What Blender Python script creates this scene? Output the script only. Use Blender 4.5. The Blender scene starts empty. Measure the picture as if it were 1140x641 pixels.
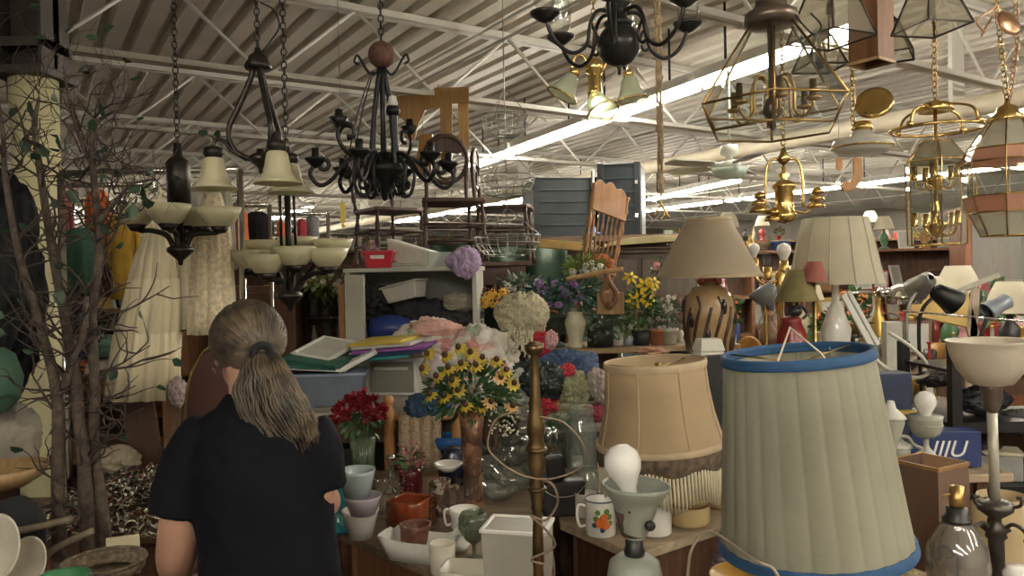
import bpy, bmesh, math, random
from mathutils import Vector, Matrix, noise, Euler
R = math.radians; PI = math.pi
random.seed(7)
scene = bpy.context.scene
COL = scene.collection

# ------------------------------------------------------------------ camera
F = 840.0; W, H = 1140, 641
cam = bpy.data.objects.new('camera', bpy.data.cameras.new('camera'))
COL.objects.link(cam); scene.camera = cam
cam.data.sensor_width = 36; cam.data.lens = F / W * 36; cam.data.clip_start = .05; cam.data.clip_end = 200
cam.location = (0, 0, 1.6)
RT = Matrix.Rotation(R(90 - .85), 4, 'X') @ Matrix.Rotation(R(-1.2), 4, 'Z')
cam.rotation_euler = RT.to_euler()
RC = RT.to_3x3(); CP = Vector((0, 0, 1.6))
def ray(px, py): return RC @ Vector(((px - W/2)/F, -(py - H/2)/F, -1))
def P(px, py, d):                      # point at distance d (along world Y)
    r = ray(px, py); return CP + r*(d/r.y)
def DZ(px, py, z):                     # distance at which the ray meets a horizontal surface
    r = ray(px, py); return (z-1.6)/r.z*r.y
def S(px, py, z): return P(px, py, DZ(px, py, z))

# ------------------------------------------------------------------ materials
MC = {}
def newmat(name):
    m = bpy.data.materials.new(name); m.use_nodes = True; nt = m.node_tree
    b = nt.nodes['Principled BSDF']; return m, nt, b
def mat(name, col, rough=.55, metal=0, var=.12, scale=12, bump=0, bscale=60, trans=0, emit=0, stretch=None, spec=.5, sub=0, sheen=0):
    if name in MC: return MC[name]
    m, nt, b = newmat(name); N = nt.nodes; L = nt.links
    b.inputs['Roughness'].default_value = rough; b.inputs['Metallic'].default_value = metal
    b.inputs['Specular IOR Level'].default_value = spec
    if sheen: b.inputs['Sheen Weight'].default_value = sheen
    tc = N.new('ShaderNodeTexCoord'); mp = N.new('ShaderNodeMapping'); L.new(tc.outputs['Object'], mp.inputs[0])
    if stretch: mp.inputs['Scale'].default_value = stretch
    c = tuple(col[:3])
    if var:
        nz = N.new('ShaderNodeTexNoise'); nz.inputs['Scale'].default_value = scale; nz.inputs['Detail'].default_value = 4
        L.new(mp.outputs[0], nz.inputs['Vector'])
        cr = N.new('ShaderNodeValToRGB'); L.new(nz.outputs['Fac'], cr.inputs[0])
        cr.color_ramp.elements[0].position = .3; cr.color_ramp.elements[1].position = .7
        cr.color_ramp.elements[0].color = (*[max(0, x*(1-var)) for x in c], 1)
        cr.color_ramp.elements[1].color = (*[min(1, x*(1+var)) for x in c], 1)
        L.new(cr.outputs[0], b.inputs['Base Color'])
    else: b.inputs['Base Color'].default_value = (*c, 1)
    if bump:
        n2 = N.new('ShaderNodeTexNoise'); n2.inputs['Scale'].default_value = bscale; L.new(mp.outputs[0], n2.inputs['Vector'])
        bp = N.new('ShaderNodeBump'); bp.inputs['Strength'].default_value = bump; bp.inputs['Distance'].default_value = .01
        L.new(n2.outputs['Fac'], bp.inputs['Height']); L.new(bp.outputs[0], b.inputs['Normal'])
    if trans:
        t = N.new('ShaderNodeBsdfTranslucent'); t.inputs[0].default_value = (*c, 1)
        mx = N.new('ShaderNodeMixShader'); mx.inputs[0].default_value = trans
        L.new(b.outputs[0], mx.inputs[1]); L.new(t.outputs[0], mx.inputs[2])
        L.new(mx.outputs[0], N['Material Output'].inputs[0])
    if emit:
        b.inputs['Emission Color'].default_value = (*c, 1); b.inputs['Emission Strength'].default_value = emit
    MC[name] = m; return m
def wood(name, c1, c2, scale=6, rough=.45, stretch=(1, 1, 8)):
    if name in MC: return MC[name]
    m, nt, b = newmat(name); N = nt.nodes; L = nt.links
    tc = N.new('ShaderNodeTexCoord'); mp = N.new('ShaderNodeMapping'); L.new(tc.outputs['Object'], mp.inputs[0])
    mp.inputs['Scale'].default_value = tuple(1/s*4 for s in stretch)
    nz = N.new('ShaderNodeTexNoise'); nz.inputs['Scale'].default_value = scale; nz.inputs['Detail'].default_value = 8; nz.inputs['Distortion'].default_value = 1.2
    L.new(mp.outputs[0], nz.inputs['Vector'])
    cr = N.new('ShaderNodeValToRGB'); L.new(nz.outputs['Fac'], cr.inputs[0])
    cr.color_ramp.elements[0].position = .32; cr.color_ramp.elements[1].position = .68
    cr.color_ramp.elements[0].color = (*c1, 1); cr.color_ramp.elements[1].color = (*c2, 1)
    L.new(cr.outputs[0], b.inputs['Base Color']); b.inputs['Roughness'].default_value = rough
    MC[name] = m; return m
def glass(name, tint=(1, 1, 1), rough=.02, refl=.12, body=.0, bodycol=(.8, .85, .8)):
    if name in MC: return MC[name]
    m, nt, b = newmat(name); N = nt.nodes; L = nt.links
    tr = N.new('ShaderNodeBsdfTransparent'); tr.inputs[0].default_value = (*tint, 1)
    gl = N.new('ShaderNodeBsdfGlossy'); gl.inputs['Roughness'].default_value = rough
    lw = N.new('ShaderNodeLayerWeight'); lw.inputs[0].default_value = .5
    pw = N.new('ShaderNodeMath'); pw.operation = 'POWER'; pw.inputs[1].default_value = 3.5; L.new(lw.outputs['Facing'], pw.inputs[0])
    ma = N.new('ShaderNodeMath'); ma.operation = 'MULTIPLY_ADD'; ma.inputs[1].default_value = .55; ma.inputs[2].default_value = refl*.6; ma.use_clamp = True
    L.new(pw.outputs[0], ma.inputs[0])
    base = tr.outputs[0]
    if body:
        b.inputs['Base Color'].default_value = (*bodycol, 1); b.inputs['Roughness'].default_value = .3
        m0 = N.new('ShaderNodeMixShader'); m0.inputs[0].default_value = body
        L.new(tr.outputs[0], m0.inputs[1]); L.new(b.outputs[0], m0.inputs[2]); base = m0.outputs[0]
    mx = N.new('ShaderNodeMixShader'); L.new(ma.outputs[0], mx.inputs[0]); L.new(base, mx.inputs[1]); L.new(gl.outputs[0], mx.inputs[2])
    L.new(mx.outputs[0], N['Material Output'].inputs[0]); MC[name] = m; return m
def emis(name, col, st):
    if name in MC: return MC[name]
    m, nt, b = newmat(name); b.inputs['Base Color'].default_value = (*col, 1)
    b.inputs['Emission Color'].default_value = (*col, 1); b.inputs['Emission Strength'].default_value = st
    MC[name] = m; return m
def speck(name, cols, scale=30, rough=.5, metal=0, bump=.3):       # patches of several colours (prints, jumbles)
    if name in MC: return MC[name]
    m, nt, b = newmat(name); N = nt.nodes; L = nt.links
    tc = N.new('ShaderNodeTexCoord'); vo = N.new('ShaderNodeTexVoronoi'); vo.inputs['Scale'].default_value = scale
    nz = N.new('ShaderNodeTexNoise'); nz.inputs['Scale'].default_value = scale*.6
    mxv = N.new('ShaderNodeMix'); mxv.data_type = 'VECTOR'; mxv.inputs[0].default_value = .12
    L.new(tc.outputs['Object'], nz.inputs['Vector']); L.new(tc.outputs['Object'], mxv.inputs[4]); L.new(nz.outputs['Color'], mxv.inputs[5])
    L.new(mxv.outputs[1], vo.inputs['Vector'])
    sep = N.new('ShaderNodeSeparateColor'); L.new(vo.outputs['Color'], sep.inputs[0])
    cr = N.new('ShaderNodeValToRGB'); cr.color_ramp.interpolation = 'CONSTANT'; L.new(sep.outputs[0], cr.inputs[0])
    el = cr.color_ramp.elements
    while len(el) < len(cols): el.new(.5)
    for i, c in enumerate(cols): el[i].position = i/len(cols); el[i].color = (*c, 1)
    L.new(cr.outputs[0], b.inputs['Base Color']); b.inputs['Roughness'].default_value = rough; b.inputs['Metallic'].default_value = metal
    bp = N.new('ShaderNodeBump'); bp.inputs['Strength'].default_value = bump; bp.inputs['Distance'].default_value = .01
    L.new(nz.outputs['Fac'], bp.inputs['Height']); L.new(bp.outputs[0], b.inputs['Normal'])
    MC[name] = m; return m

cream = lambda: mat('cream glass', (.78, .74, .52), .3, trans=.35, var=.05, spec=.6)
bronze = lambda: mat('dark bronze', (.035, .03, .025), .38, .7, var=.3)
iron = lambda: mat('black iron', (.012, .012, .012), .42, .5, var=.2)
brass = lambda: mat('brass', (.75, .53, .2), .22, 1, var=.12)
oldbrass = lambda: mat('aged brass', (.36, .24, .09), .32, 1, var=.3)
chrome = lambda: mat('chrome', (.75, .74, .7), .12, 1, var=.03)
white = lambda: mat('white plastic', (.78, .77, .72), .4, var=.04)
china = lambda: mat('white china', (.8, .78, .72), .15, var=.04)
bulbm = lambda: mat('frosted bulb', (.92, .9, .86), .25, var=.0, trans=.2)
clear = lambda: glass('clear glass', (.97, .98, .97), .02, .10)
crystal = lambda: glass('thick clear glass', (.92, .95, .93), .04, .14, .12, (.75, .8, .76))
leafm = lambda: mat('leaf green', (.05, .12, .035), .5, var=.5, scale=30)

# ------------------------------------------------------------------ mesh builder
def catmull(pts, n=6):
    pts = [Vector(p) for p in pts]
    if len(pts) < 3: return pts
    q = [pts[0]*2-pts[1]] + pts + [pts[-1]*2-pts[-2]]; out = []
    for i in range(1, len(q)-2):
        a, b, c, d = q[i-1:i+3]
        for k in range(n):
            t = k/n
            out.append(.5*((2*b)+(c-a)*t+(2*a-5*b+4*c-d)*t*t+(3*b-a-3*c+d)*t**3))
    out.append(pts[-1]); return out
class MB:
    def __init__(s, k=1.0): s.v = []; s.f = []; s.sm = []; s.k = k
    def add(s, vs, fs, smooth=True, M=None):
        o = len(s.v)
        for p in vs:
            p = Vector(p)
            if M is not None: p = M @ p
            s.v.append(p)
        for f in fs: s.f.append([i+o for i in f]); s.sm.append(smooth)
    def box(s, x0, x1, y0, y1, z0, z1, M=None):
        v = [(x, y, z) for x in (x0, x1) for y in (y0, y1) for z in (z0, z1)]
        s.add(v, [(0,1,3,2),(4,6,7,5),(0,4,5,1),(2,3,7,6),(0,2,6,4),(1,5,7,3)], False, M)
    def taper(s, b, t, z0, z1, M=None, cb=(0,0), ct=(0,0)):       # box with different bottom and top half-sizes
        v = [(cb[0]+b[0]*i, cb[1]+b[1]*j, z0) for i, j in ((-1,-1),(1,-1),(1,1),(-1,1))] + [(ct[0]+t[0]*i, ct[1]+t[1]*j, z1) for i, j in ((-1,-1),(1,-1),(1,1),(-1,1))]
        s.add(v, [(3,2,1,0),(4,5,6,7),(0,1,5,4),(1,2,6,5),(2,3,7,6),(3,0,4,7)], False, M)
    def prism(s, poly, y0, y1, M=None):                            # outline in x,z given thickness in y
        n = len(poly)
        v = [(x, y0, z) for x, z in poly] + [(x, y1, z) for x, z in poly]
        s.add(v, [tuple(range(n)), tuple(range(2*n-1, n-1, -1))] + [(i, n+i, n+(i+1) % n, (i+1) % n) for i in range(n)], False, M)
    def slab(s, poly, z0, z1):
        n = len(poly); v = [(x, y, z0) for x, y in poly] + [(x, y, z1) for x, y in poly]
        s.add(v, [tuple(range(n-1, -1, -1)), tuple(range(n, 2*n))] + [(i, (i+1) % n, n+(i+1) % n, n+i) for i in range(n)], False)
    def lathe(s, prof, seg=24, c=(0,0,0), M=None, smooth=True, mod=None, cap=True):
        v = []; f = []; n = len(prof)
        for i, (r, z) in enumerate(prof):
            for k in range(seg):
                a = 2*PI*k/seg; rr = r*(mod(a, i/(n-1)) if mod else 1)
                v.append((c[0]+rr*math.cos(a), c[1]+rr*math.sin(a), c[2]+z))
        for i in range(n-1):
            for k in range(seg):
                k2 = (k+1) % seg; f.append((i*seg+k, i*seg+k2, (i+1)*seg+k2, (i+1)*seg+k))
        if cap:
            if prof[0][0] > 1e-6: f.append(tuple(range(seg-1, -1, -1)))
            if prof[-1][0] > 1e-6: f.append(tuple((n-1)*seg+k for k in range(seg)))
        s.add(v, f, smooth, M)
    def shell(s, prof, t, seg=24, c=(0,0,0), M=None, mod=None, smooth=True):     # open vessel with wall thickness t
        inner = [(max(r-t, .0001), z) for r, z in reversed(prof)]
        s.lathe(prof+inner+[prof[0]], seg, c, M, smooth, mod, cap=False)
    def tube(s, pts, r, seg=8, n=6, cap=True):
        if n and len(pts) > 2:
            m = len(pts); pp = catmull(pts, n)
            if isinstance(r, (list, tuple)): rr = [r[min(int(i/n), m-1)]*(1-(i % n)/n)+r[min(int(i/n)+1, m-1)]*((i % n)/n) for i in range(len(pp))]
            else: rr = [r]*len(pp)
        else:
            pp = [Vector(p) for p in pts]; rr = list(r) if isinstance(r, (list, tuple)) else [r]*len(pp)
        up = Vector((0, 0, 1)); v = []; f = []; N = None
        for i, p in enumerate(pp):
            t = (pp[min(i+1, len(pp)-1)]-pp[max(i-1, 0)])
            if t.length < 1e-9: t = up.copy()
            t.normalize()
            if N is None:
                N = t.cross(up) if abs(t.dot(up)) < .95 else t.cross(Vector((1, 0, 0)))
            N = (N - t*N.dot(t)); N.normalize(); B = t.cross(N)
            for k in range(seg):
                a = 2*PI*k/seg; v.append(p+(N*math.cos(a)+B*math.sin(a))*rr[i])
        for i in range(len(pp)-1):
            for k in range(seg):
                k2 = (k+1) % seg; f.append((i*seg+k, i*seg+k2, (i+1)*seg+k2, (i+1)*seg+k))
        if cap: f.append(tuple(range(seg-1, -1, -1))); f.append(tuple((len(pp)-1)*seg+k for k in range(seg)))
        s.add(v, f, True)
    def ball(s, c, r, seg=14, sq=(1,1,1), M=None):
        m = seg//2+1; T = Matrix.Translation(c) @ Matrix.Diagonal((*sq, 1))
        if M is not None: T = M @ T
        s.lathe([(max(r*math.sin(PI*i/m), 1e-4), -r*math.cos(PI*i/m)) for i in range(m+1)], seg, M=T, cap=False)
    def torus(s, c, Rr, r, axis='Z', seg=20, rs=6, sq=(1,1), M=None):
        pts = []
        for k in range(seg+1):
            a = 2*PI*k/seg; x, y = Rr*math.cos(a)*sq[0], Rr*math.sin(a)*sq[1]
            p = {'Z': (x, y, 0), 'Y': (x, 0, y), 'X': (0, x, y)}[axis]; p = Vector(p)+Vector(c)
            pts.append(M @ p if M is not None else p)
        s.tube(pts, r, rs, 0, cap=False)
    def blob(s, c, rad, amp=.2, fr=2.0, seed=0, sub=3, ridge=False, flat=None):
        bm = bmesh.new(); bmesh.ops.create_icosphere(bm, subdivisions=sub, radius=1)
        RA = Euler((seed*1.1, seed*.7, seed*2.3)).to_matrix(); RB = Euler((seed*2.1, seed*1.7, seed*.3)).to_matrix()
        off = Vector((seed*3.7, seed*1.3, seed*7.1)); v = []
        for q in bm.verts:
            n = noise.noise(q.co*fr+off)
            if ridge:
                w = Vector((noise.noise(q.co*1.3+off), noise.noise(q.co*1.3-off), noise.noise(q.co*1.7+off*2)))*.7
                k = q.co+w; A = RA @ k; B = RB @ k
                f1 = 1-2*abs(noise.noise(Vector((A.x*fr*2.1, A.y*fr*.6, A.z*fr*.6))+off)); f2 = 1-2*abs(noise.noise(Vector((B.x*fr*3.6, B.y*fr*.9, B.z*fr*.9))-off))
                n = noise.noise(q.co*1.4+off)*.7+(f1-.5)*.62+(f2-.5)*.3
            p = q.co*(1+amp*n); p = Vector((p.x*rad[0], p.y*rad[1], p.z*rad[2]))
            if flat is not None and p.z < -flat: p.z = -flat
            v.append(p+Vector(c))
        s.add(v, [[w.index for w in g.verts] for g in bm.faces], True); bm.free()
    def leaf(s, p, d, l, w, up=None):
        d = Vector(d).normalized(); u = up or Vector((random.uniform(-1,1), random.uniform(-1,1), random.uniform(-1,1)))
        sd = d.cross(u)
        if sd.length < 1e-4: sd = d.cross(Vector((0,.1,1)))
        sd.normalize(); nn = sd.cross(d); p = Vector(p)
        v = [p, p+d*l*.35+sd*w/2+nn*w*.12, p+d*l*.75+sd*w*.36, p+d*l-nn*w*.15, p+d*l*.75-sd*w*.36, p+d*l*.35-sd*w/2+nn*w*.12, p+d*l*.4-nn*w*.1]
        s.add(v, [(0,1,6),(1,2,6),(2,3,6),(3,4,6),(4,5,6),(5,0,6)], True)
    def build(s, name, m, parent=None, loc=None, bevel=0, solid=0, sub=0, rot=None):
        me = bpy.data.meshes.new(name); k = s.k
        me.from_pydata([p*k for p in s.v], [], s.f); me.update()
        me.polygons.foreach_set('use_smooth', s.sm)
        o = bpy.data.objects.new(name, me); COL.objects.link(o)
        if isinstance(m, (list, tuple)):
            for q in m: me.materials.append(q)
        else: me.materials.append(m)
        if parent is not None: o.parent = parent
        if loc is not None: o.location = loc
        if rot is not None: o.rotation_euler = rot
        if solid: q = o.modifiers.new('s', 'SOLIDIFY'); q.thickness = solid
        if bevel: q = o.modifiers.new('b', 'BEVEL'); q.width = bevel; q.segments = 2; q.limit_method = 'ANGLE'
        if sub: q = o.modifiers.new('u', 'SUBSURF'); q.levels = q.render_levels = sub
        return o
def tag(o, label=None, cat=None, group=None, kind=None):
    if label: o['label'] = label
    if cat: o['category'] = cat
    if group: o['group'] = group
    if kind: o['kind'] = kind
    return o
class Thing:          # an Empty at the thing's base; local units are k metres each
    def __init__(s, name, label, cat, px, py, d, group=None, rz=0, rx=0, ry=0, k=None, loc=None, kind=None):
        s.k = k or d/F; s.o = bpy.data.objects.new(name, None); COL.objects.link(s.o)
        s.o.location = loc if loc is not None else P(px, py, d); s.o.rotation_euler = (rx, ry, rz)
        s.o.empty_display_size = .05; tag(s.o, label, cat, group, kind)
    def mb(s): return MB(s.k)
    def add(s, name, mb, m, parent=None, label=None, **kw):
        o = mb.build(name, m, parent or s.o, **kw)
        if label: o['label'] = label
        return o
def single(name, label, cat, mb, m, px, py, d, group=None, kind=None, rot=None, **kw):
    mb.k = d/F if mb.k == 1.0 else mb.k
    o = mb.build(name, m, None, P(px, py, d), rot=rot, **kw); return tag(o, label, cat, group, kind)
def struct(name, mb, m, **kw):
    o = mb.build(name, m, **kw); o['kind'] = 'structure'; return o
def copy_tree(o, parent=None, loc=None, rz=None, label=None, scale=None):
    c = o.copy(); COL.objects.link(c)
    if parent is not None: c.parent = parent
    if loc is not None: c.location = loc
    if rz is not None: c.rotation_euler.z = rz
    if scale is not None: c.scale = (scale,)*3
    if label: c['label'] = label
    for ch in list(o.children): copy_tree(ch, c)
    return c
def chain(mb, p0, p1, L=9, w=3.2, r=.9):
    p0 = Vector(p0); p1 = Vector(p1); d = p1-p0; n = max(2, int(d.length/(L*.78))); d.normalize()
    sd = d.cross(Vector((0, 1, .01))).normalized(); ot = d.cross(sd).normalized()
    st = (p1-p0)/n
    for i in range(n):
        c = p0+st*(i+.5); a = sd if i % 2 else ot
        pts = [c+d*(math.sin(2*PI*k/8)*L*.5)+a*(math.cos(2*PI*k/8)*w) for k in range(9)]
        mb.tube(pts, r, 4, 0, cap=False)
def rotz(a): return Matrix.Rotation(a, 4, 'Z')
def pol(r, a, z): return (r*math.cos(a), r*math.sin(a), z)
# ------------------------------------------------------------------ the building
A0 = R(33)                                   # the roof ribs run 33 degrees to the left of the view
rd = Vector((-math.sin(A0), math.cos(A0), 0)); jd = Vector((math.cos(A0), math.sin(A0), 0))
BM = Matrix((( jd.x, rd.x, 0, 0), (jd.y, rd.y, 0, 0), (0, 0, 1, 0), (0, 0, 0, 1)))   # building frame: x along joists, y along ribs
ZC = 3.5; ZB = 2.93
def put(o): o.matrix_world = BM; return o
deckm = mat('painted steel deck', (.66, .62, .54), .5, 0, .12, 1.5, spec=.4)
joistm = mat('painted steel joist', (.68, .66, .6), .5, var=.1, scale=3)
concrete = mat('dark concrete floor', (.11, .095, .08), .45, var=.3, scale=2.5, bump=.1)
wallm = mat('pale block wall', (.36, .34, .3), .8, var=.12, scale=1.2)
XL, XR, YN, YF = -15, 17, -6, 31
b = MB(); b.box(XL, XR, YN, YF, -.1, 0); put(struct('floor', b, concrete))
b = MB(); x = XL; pr = []
while x < XR:
    pr += [(x, 0), (x+.115, 0), (x+.135, .05), (x+.18, .05), (x+.2, 0)]; x += .2
v = [(px, YN, ZC+z) for px, z in pr]+[(px, YF, ZC+z) for px, z in pr]; n = len(pr)
b.add(v, [(i, i+1, n+i+1, n+i) for i in range(n-1)], False); b.box(XL, XR, YN, YF, ZC+.12, ZC+.2)
put(struct('ceiling', b, deckm))
for nm, a in (('wall_left', (XL-.15, XL, YN, YF)), ('wall_right', (XR, XR+.15, YN, YF)), ('wall_back', (XL, XR, YF, YF+.15)), ('wall_front', (XL, XR, YN-.15, YN))):
    b = MB(); b.box(*a, 0, ZC+.2); put(struct(nm, b, wallm))
ti = 0
def trim(b, m=None):
    global ti; ti += 1; o = struct(f'trim_{ti}', b, m or joistm); return put(o)
for i, D in enumerate((.2, 2.75, 4.98, 7.2, 9.45, 11.7, 13.95, 16.2, 18.5, 20.8, 23, 25.2, 27.5)):
    b = MB()
    for s in (-1, 1):
        b.box(XL, XR, D+s*.035-.02, D+s*.035+.02, ZC-.05, ZC-.005)
        b.box(XL, XR, D+s*.03-.016, D+s*.03+.016, ZB, ZB+.035)
    st = 1.25 if D < 16 else 1.6; x = XL+((i*.37) % 1)
    while x < XR-st:
        b.tube([(x, D, ZC-.03), (x+st/2-.05, D, ZB+.04), (x+st/2, D, ZB+.015), (x+st/2+.05, D, ZB+.04), (x+st, D, ZC-.03)], .013, 6, 0); x += st
    trim(b)
for x in (-9, -5.2, -1.4, 2.4, 6.2, 10, 14):            # bridging rods across the joists
    b = MB(); b.tube([(x, YN, ZB+.06), (x, YF, ZB+.06)], .01, 5, 0); b.tube([(x+.5, YN, ZC-.09), (x+.5, YF, ZC-.09)], .01, 5, 0); trim(b)
def inb(p): return BM.inverted() @ p
# big cream sprinkler main running with the ribs
q = inb(P(760, 156, (3.05-1.6)/ray(760, 156).z*ray(760, 156).y))
b = MB(); b.tube([(q.x, YN, 2.82), (q.x, YF, 2.82)], .075, 14, 0); trim(b, mat('cream pipe', (.72, .65, .5), .45, var=.06))
b = MB()
for yy in (3, 9, 15, 21): b.box(q.x-.09, q.x+.09, yy, yy+.03, 2.82, ZC)
trim(b, joistm)
# fluorescent strips
hous = mat('white enamel housing', (.8, .79, .74), .4, var=.03)
tubem = emis('lit fluorescent tube', (1, .93, .8), 34)
NF = 0
def strip(p, q, label, z=None, w=.085):
    global NF
    d = (q-p); L = d.length; d.normalize(); a = math.atan2(d.y, d.x)
    t = Thing('fluorescent_light', label, 'light', 0, 0, 1, group='fluorescent strip lights under the roof', k=1, loc=p, rz=a)
    b = t.mb(); b.box(0, L, -.035, .035, .02, .1); b.box(0, L, -w, w, .012, .022); t.add('housing', b, hous)
    for s in (-1, 1):
        b = t.mb(); b.tube([(.02, s*.05, -.012), (L-.02, s*.05, -.012)], .019, 8, 0); t.add('tube', b, tubem)
    for x in (.3, L-.3):
        b = t.mb(); b.box(x-.008, x+.008, -.005, .005, .1, ZC-p.z); t.add('hanger', b, iron())
    return t
ZL = 2.99
def seg(p0, p1, n, label):
    a, c = S(*p0, ZL), S(*p1, ZL); d = (c-a)/n
    for i in range(n): strip(a+d*i, a+d*(i+.985), label)
seg((571, 168), (980, 22), 3, 'long lit white strip light crossing above the hanging lantern row')
seg((527, 184), (569, 169), 1, 'short lit strip light past the gap at the far end of its row')
seg((723, 222), (823, 200), 2, 'lit strip light behind the ceiling fan')
# further rows, laid out in the building frame
def row(x, y0, n, label, gap=.15, L=2.4, z=ZL):
    for i in range(n):
        p = BM @ Vector((x, y0+i*(L+gap), z)); q = BM @ Vector((x, y0+i*(L+gap)+L, z)); strip(p, q, label)
row(-3.4, 9.5, 3, 'lit strip light in a row far beyond the hanging dresses')
row(-3.4, -4.5, 2, 'unseen lit strip light added behind the viewer on the dress side')  # rows behind the viewer: out of view, added to light the goods from the front
row(2.4, -5.2, 2, 'unseen lit strip light added behind the viewer above the lamps')
row(-1.4, -5.4, 2, 'unseen lit strip light added behind and above the viewer')
row(5, -5.2, 2, 'unseen lit strip light added behind the viewer further right')
row(.6, -5.2, 1, 'unseen lit strip light added behind the viewer over the aisle')
row(4.6, 14, 3, 'lit strip light far down the row past the fan')
row(7.6, 9.3, 3, 'lit strip light over the far right of the shop')
row(7.6, -1.5, 2, 'lit strip light overhead to the right of the viewer')
row(11.5, 2.5, 5, 'lit strip light near the right hand wall')
row(-8, 13, 3, 'lit strip light in the far corner behind the bare tree')
row(.8, 15.5, 4, 'lit strip light in the far middle of the shop')
row(-3.4, 19, 3, 'lit strip light at the far end beyond the dresses')
# column with dark steel cap and girder (upper left)
c0 = P(44, 308, 3.3)
b = MB(); b.lathe([(.095, 0), (.095, 2.5)], 28, (c0.x, c0.y, 0)); struct('column', b, mat('cream column paint', (.68, .63, .38), .45, var=.1, scale=4))
b = MB(); b.box(c0.x-.13, c0.x+.12, c0.y-.14, c0.y+.14, 2.5, 2.53); b.box(c0.x-.012-.1, c0.x+.1, c0.y-.012, c0.y+.012, 2.53, 3.5)
b.box(c0.x-.1, c0.x-.085, c0.y-.1, c0.y+.1, 2.53, 3.5); b.box(c0.x+.085, c0.x+.1, c0.y-.1, c0.y+.1, 2.53, 3.5)
b.box(c0.x-2.4, c0.x+.1, c0.y-.1, c0.y+.12, 2.62, 2.66); b.box(c0.x-2.4, c0.x+.1, c0.y, c0.y+.03, 2.62, 3.48); b.box(c0.x-2.4, c0.x+.1, c0.y-.1, c0.y+.12, 3.44, 3.49)
ti += 1; o = struct(f'trim_{ti}', b, mat('dark steel girder', (.06, .05, .042), .6, .2, var=.4, scale=4))
scene.world = bpy.data.worlds.new('world'); scene.world.use_nodes = True
scene.world.node_tree.nodes['Background'].inputs[0].default_value = (.9, .85, .75, 1)
scene.world.node_tree.nodes['Background'].inputs[1].default_value = .15
scene.view_settings.view_transform = 'Standard'; scene.view_settings.look = 'None'
scene.view_settings.exposure = 1.25; scene.view_settings.gamma = 1; scene.view_settings.use_curve_mapping = False
try:
    scene.cycles.max_bounces = 8; scene.cycles.transparent_max_bounces = 24; scene.cycles.use_denoising = True
    scene.cycles.caustics_reflective = False; scene.cycles.caustics_refractive = False; scene.cycles.sample_clamp_indirect = 4
except Exception: pass
# ------------------------------------------------------------------ hanging chandeliers, upper part of the view
def up_chain(t, x, z0, m=None, y=0, L=9, w=3, r=.8, top=None, name='chain'):   # chain from local height z0 up to the joists
    zt = (top if top is not None else (ZB-t.o.location.z))/t.k
    b = t.mb(); chain(b, (x, y, z0), (x, y, zt), L, w, r); return t.add(name, b, m or bronze())

# three-light with bell shades
t = Thing('chandelier', 'dark bronze lyre shaped chandelier with three downturned frosted bell shades', 'chandelier', 290, 180, 2.2)
b = t.mb(); b.lathe([(0, -14), (2.5, -12), (2, -8), (6, -4), (11, 0), (13, 5), (9, 8), (4, 9), (4, 14), (0, 14)], 20); t.add('hub', b, bronze())
b = t.mb(); b.lathe([(14, 102), (15, 106), (11, 112), (10, 116), (4, 121), (3, 126), (0, 127)], 20); t.add('cap', b, bronze())
shade = None
for i, a in enumerate((R(188), R(308), R(68))):
    c, s = math.cos(a), math.sin(a)
    b = t.mb(); b.tube([(c*r, s*r, z) for r, z in ((5, 104), (9, 90), (22, 60), (33, 35), (28, 14), (14, 4), (6, 2))], [3.2, 3.4, 3.4, 3, 2.6, 3, 3], 8)
    b.tube([(c*r, s*r, z) for r, z in ((14, 2), (30, 12), (38, 22), (47, 24), (50, 16))], 2.2, 8); t.add('arm', b, bronze())
    b = t.mb(); b.lathe([(4, 17), (10, 15), (11, 8), (9, 6), (9, 3), (0, 3)], 16, (c*50, s*50, 0)); t.add('shade_holder', b, bronze())
    b = t.mb(); b.shell([(8, 5), (11, 2), (13, -8), (15, -18), (19, -25), (26, -30)], 1, 26, (c*50, s*50, 0)); t.add('glass_shade', b, cream())
up_chain(t, 0, 127)
b = t.mb(); b.tube([(2, 2, 120), (14, 4, 135), (24, 2, 150), (18, 2, 168), (4, 0, 176)], .9, 5); t.add('loose_wire', b, iron())

# wrought iron, many arms
t = Thing('chandelier', 'black wrought iron chandelier with scrolled arms, candle cups and a rusty ball on top', 'chandelier', 428, 200, 2.3)
b = t.mb(); b.lathe([(0, -24), (3, -22), (4, -16), (12, -4), (22, 8), (24, 14), (16, 18), (8, 22), (8, 30), (0, 30)], 20); t.add('hub', b, iron())
b = t.mb(); b.ball((0, 0, 138), 15, 18); t.add('top_ball', b, mat('rusty iron', (.11, .05, .035), .7, .2, var=.4, scale=80))
b = t.mb()
for x in (-13, 0, 14): b.tube([(x*.15, 0, 124), (x*.7, x*.2, 70), (x, x*.4, 10)], [3, 3, 4], 8)
b.tube([(1, -6, 120), (-1, -8, 10)], 1.2, 6); t.add('rod', b, iron())
for i, s in enumerate((-1, 1)):
    b = t.mb(); b.tube([(s*3, 0, 124), (s*10, 0, 116), (s*17, 0, 122), (s*22, 0, 131), (s*27, 0, 138), (s*30, 0, 131), (s*25, 0, 128)], 1.6, 6); t.add('top_scroll', b, iron())
def spiral(cx, cz, r0, r1, a0, a1, n=12):
    return [(cx+(r0+(r1-r0)*k/n)*math.cos(a0+(a1-a0)*k/n), cz+(r0+(r1-r0)*k/n)*math.sin(a0+(a1-a0)*k/n)) for k in range(n+1)]
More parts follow.
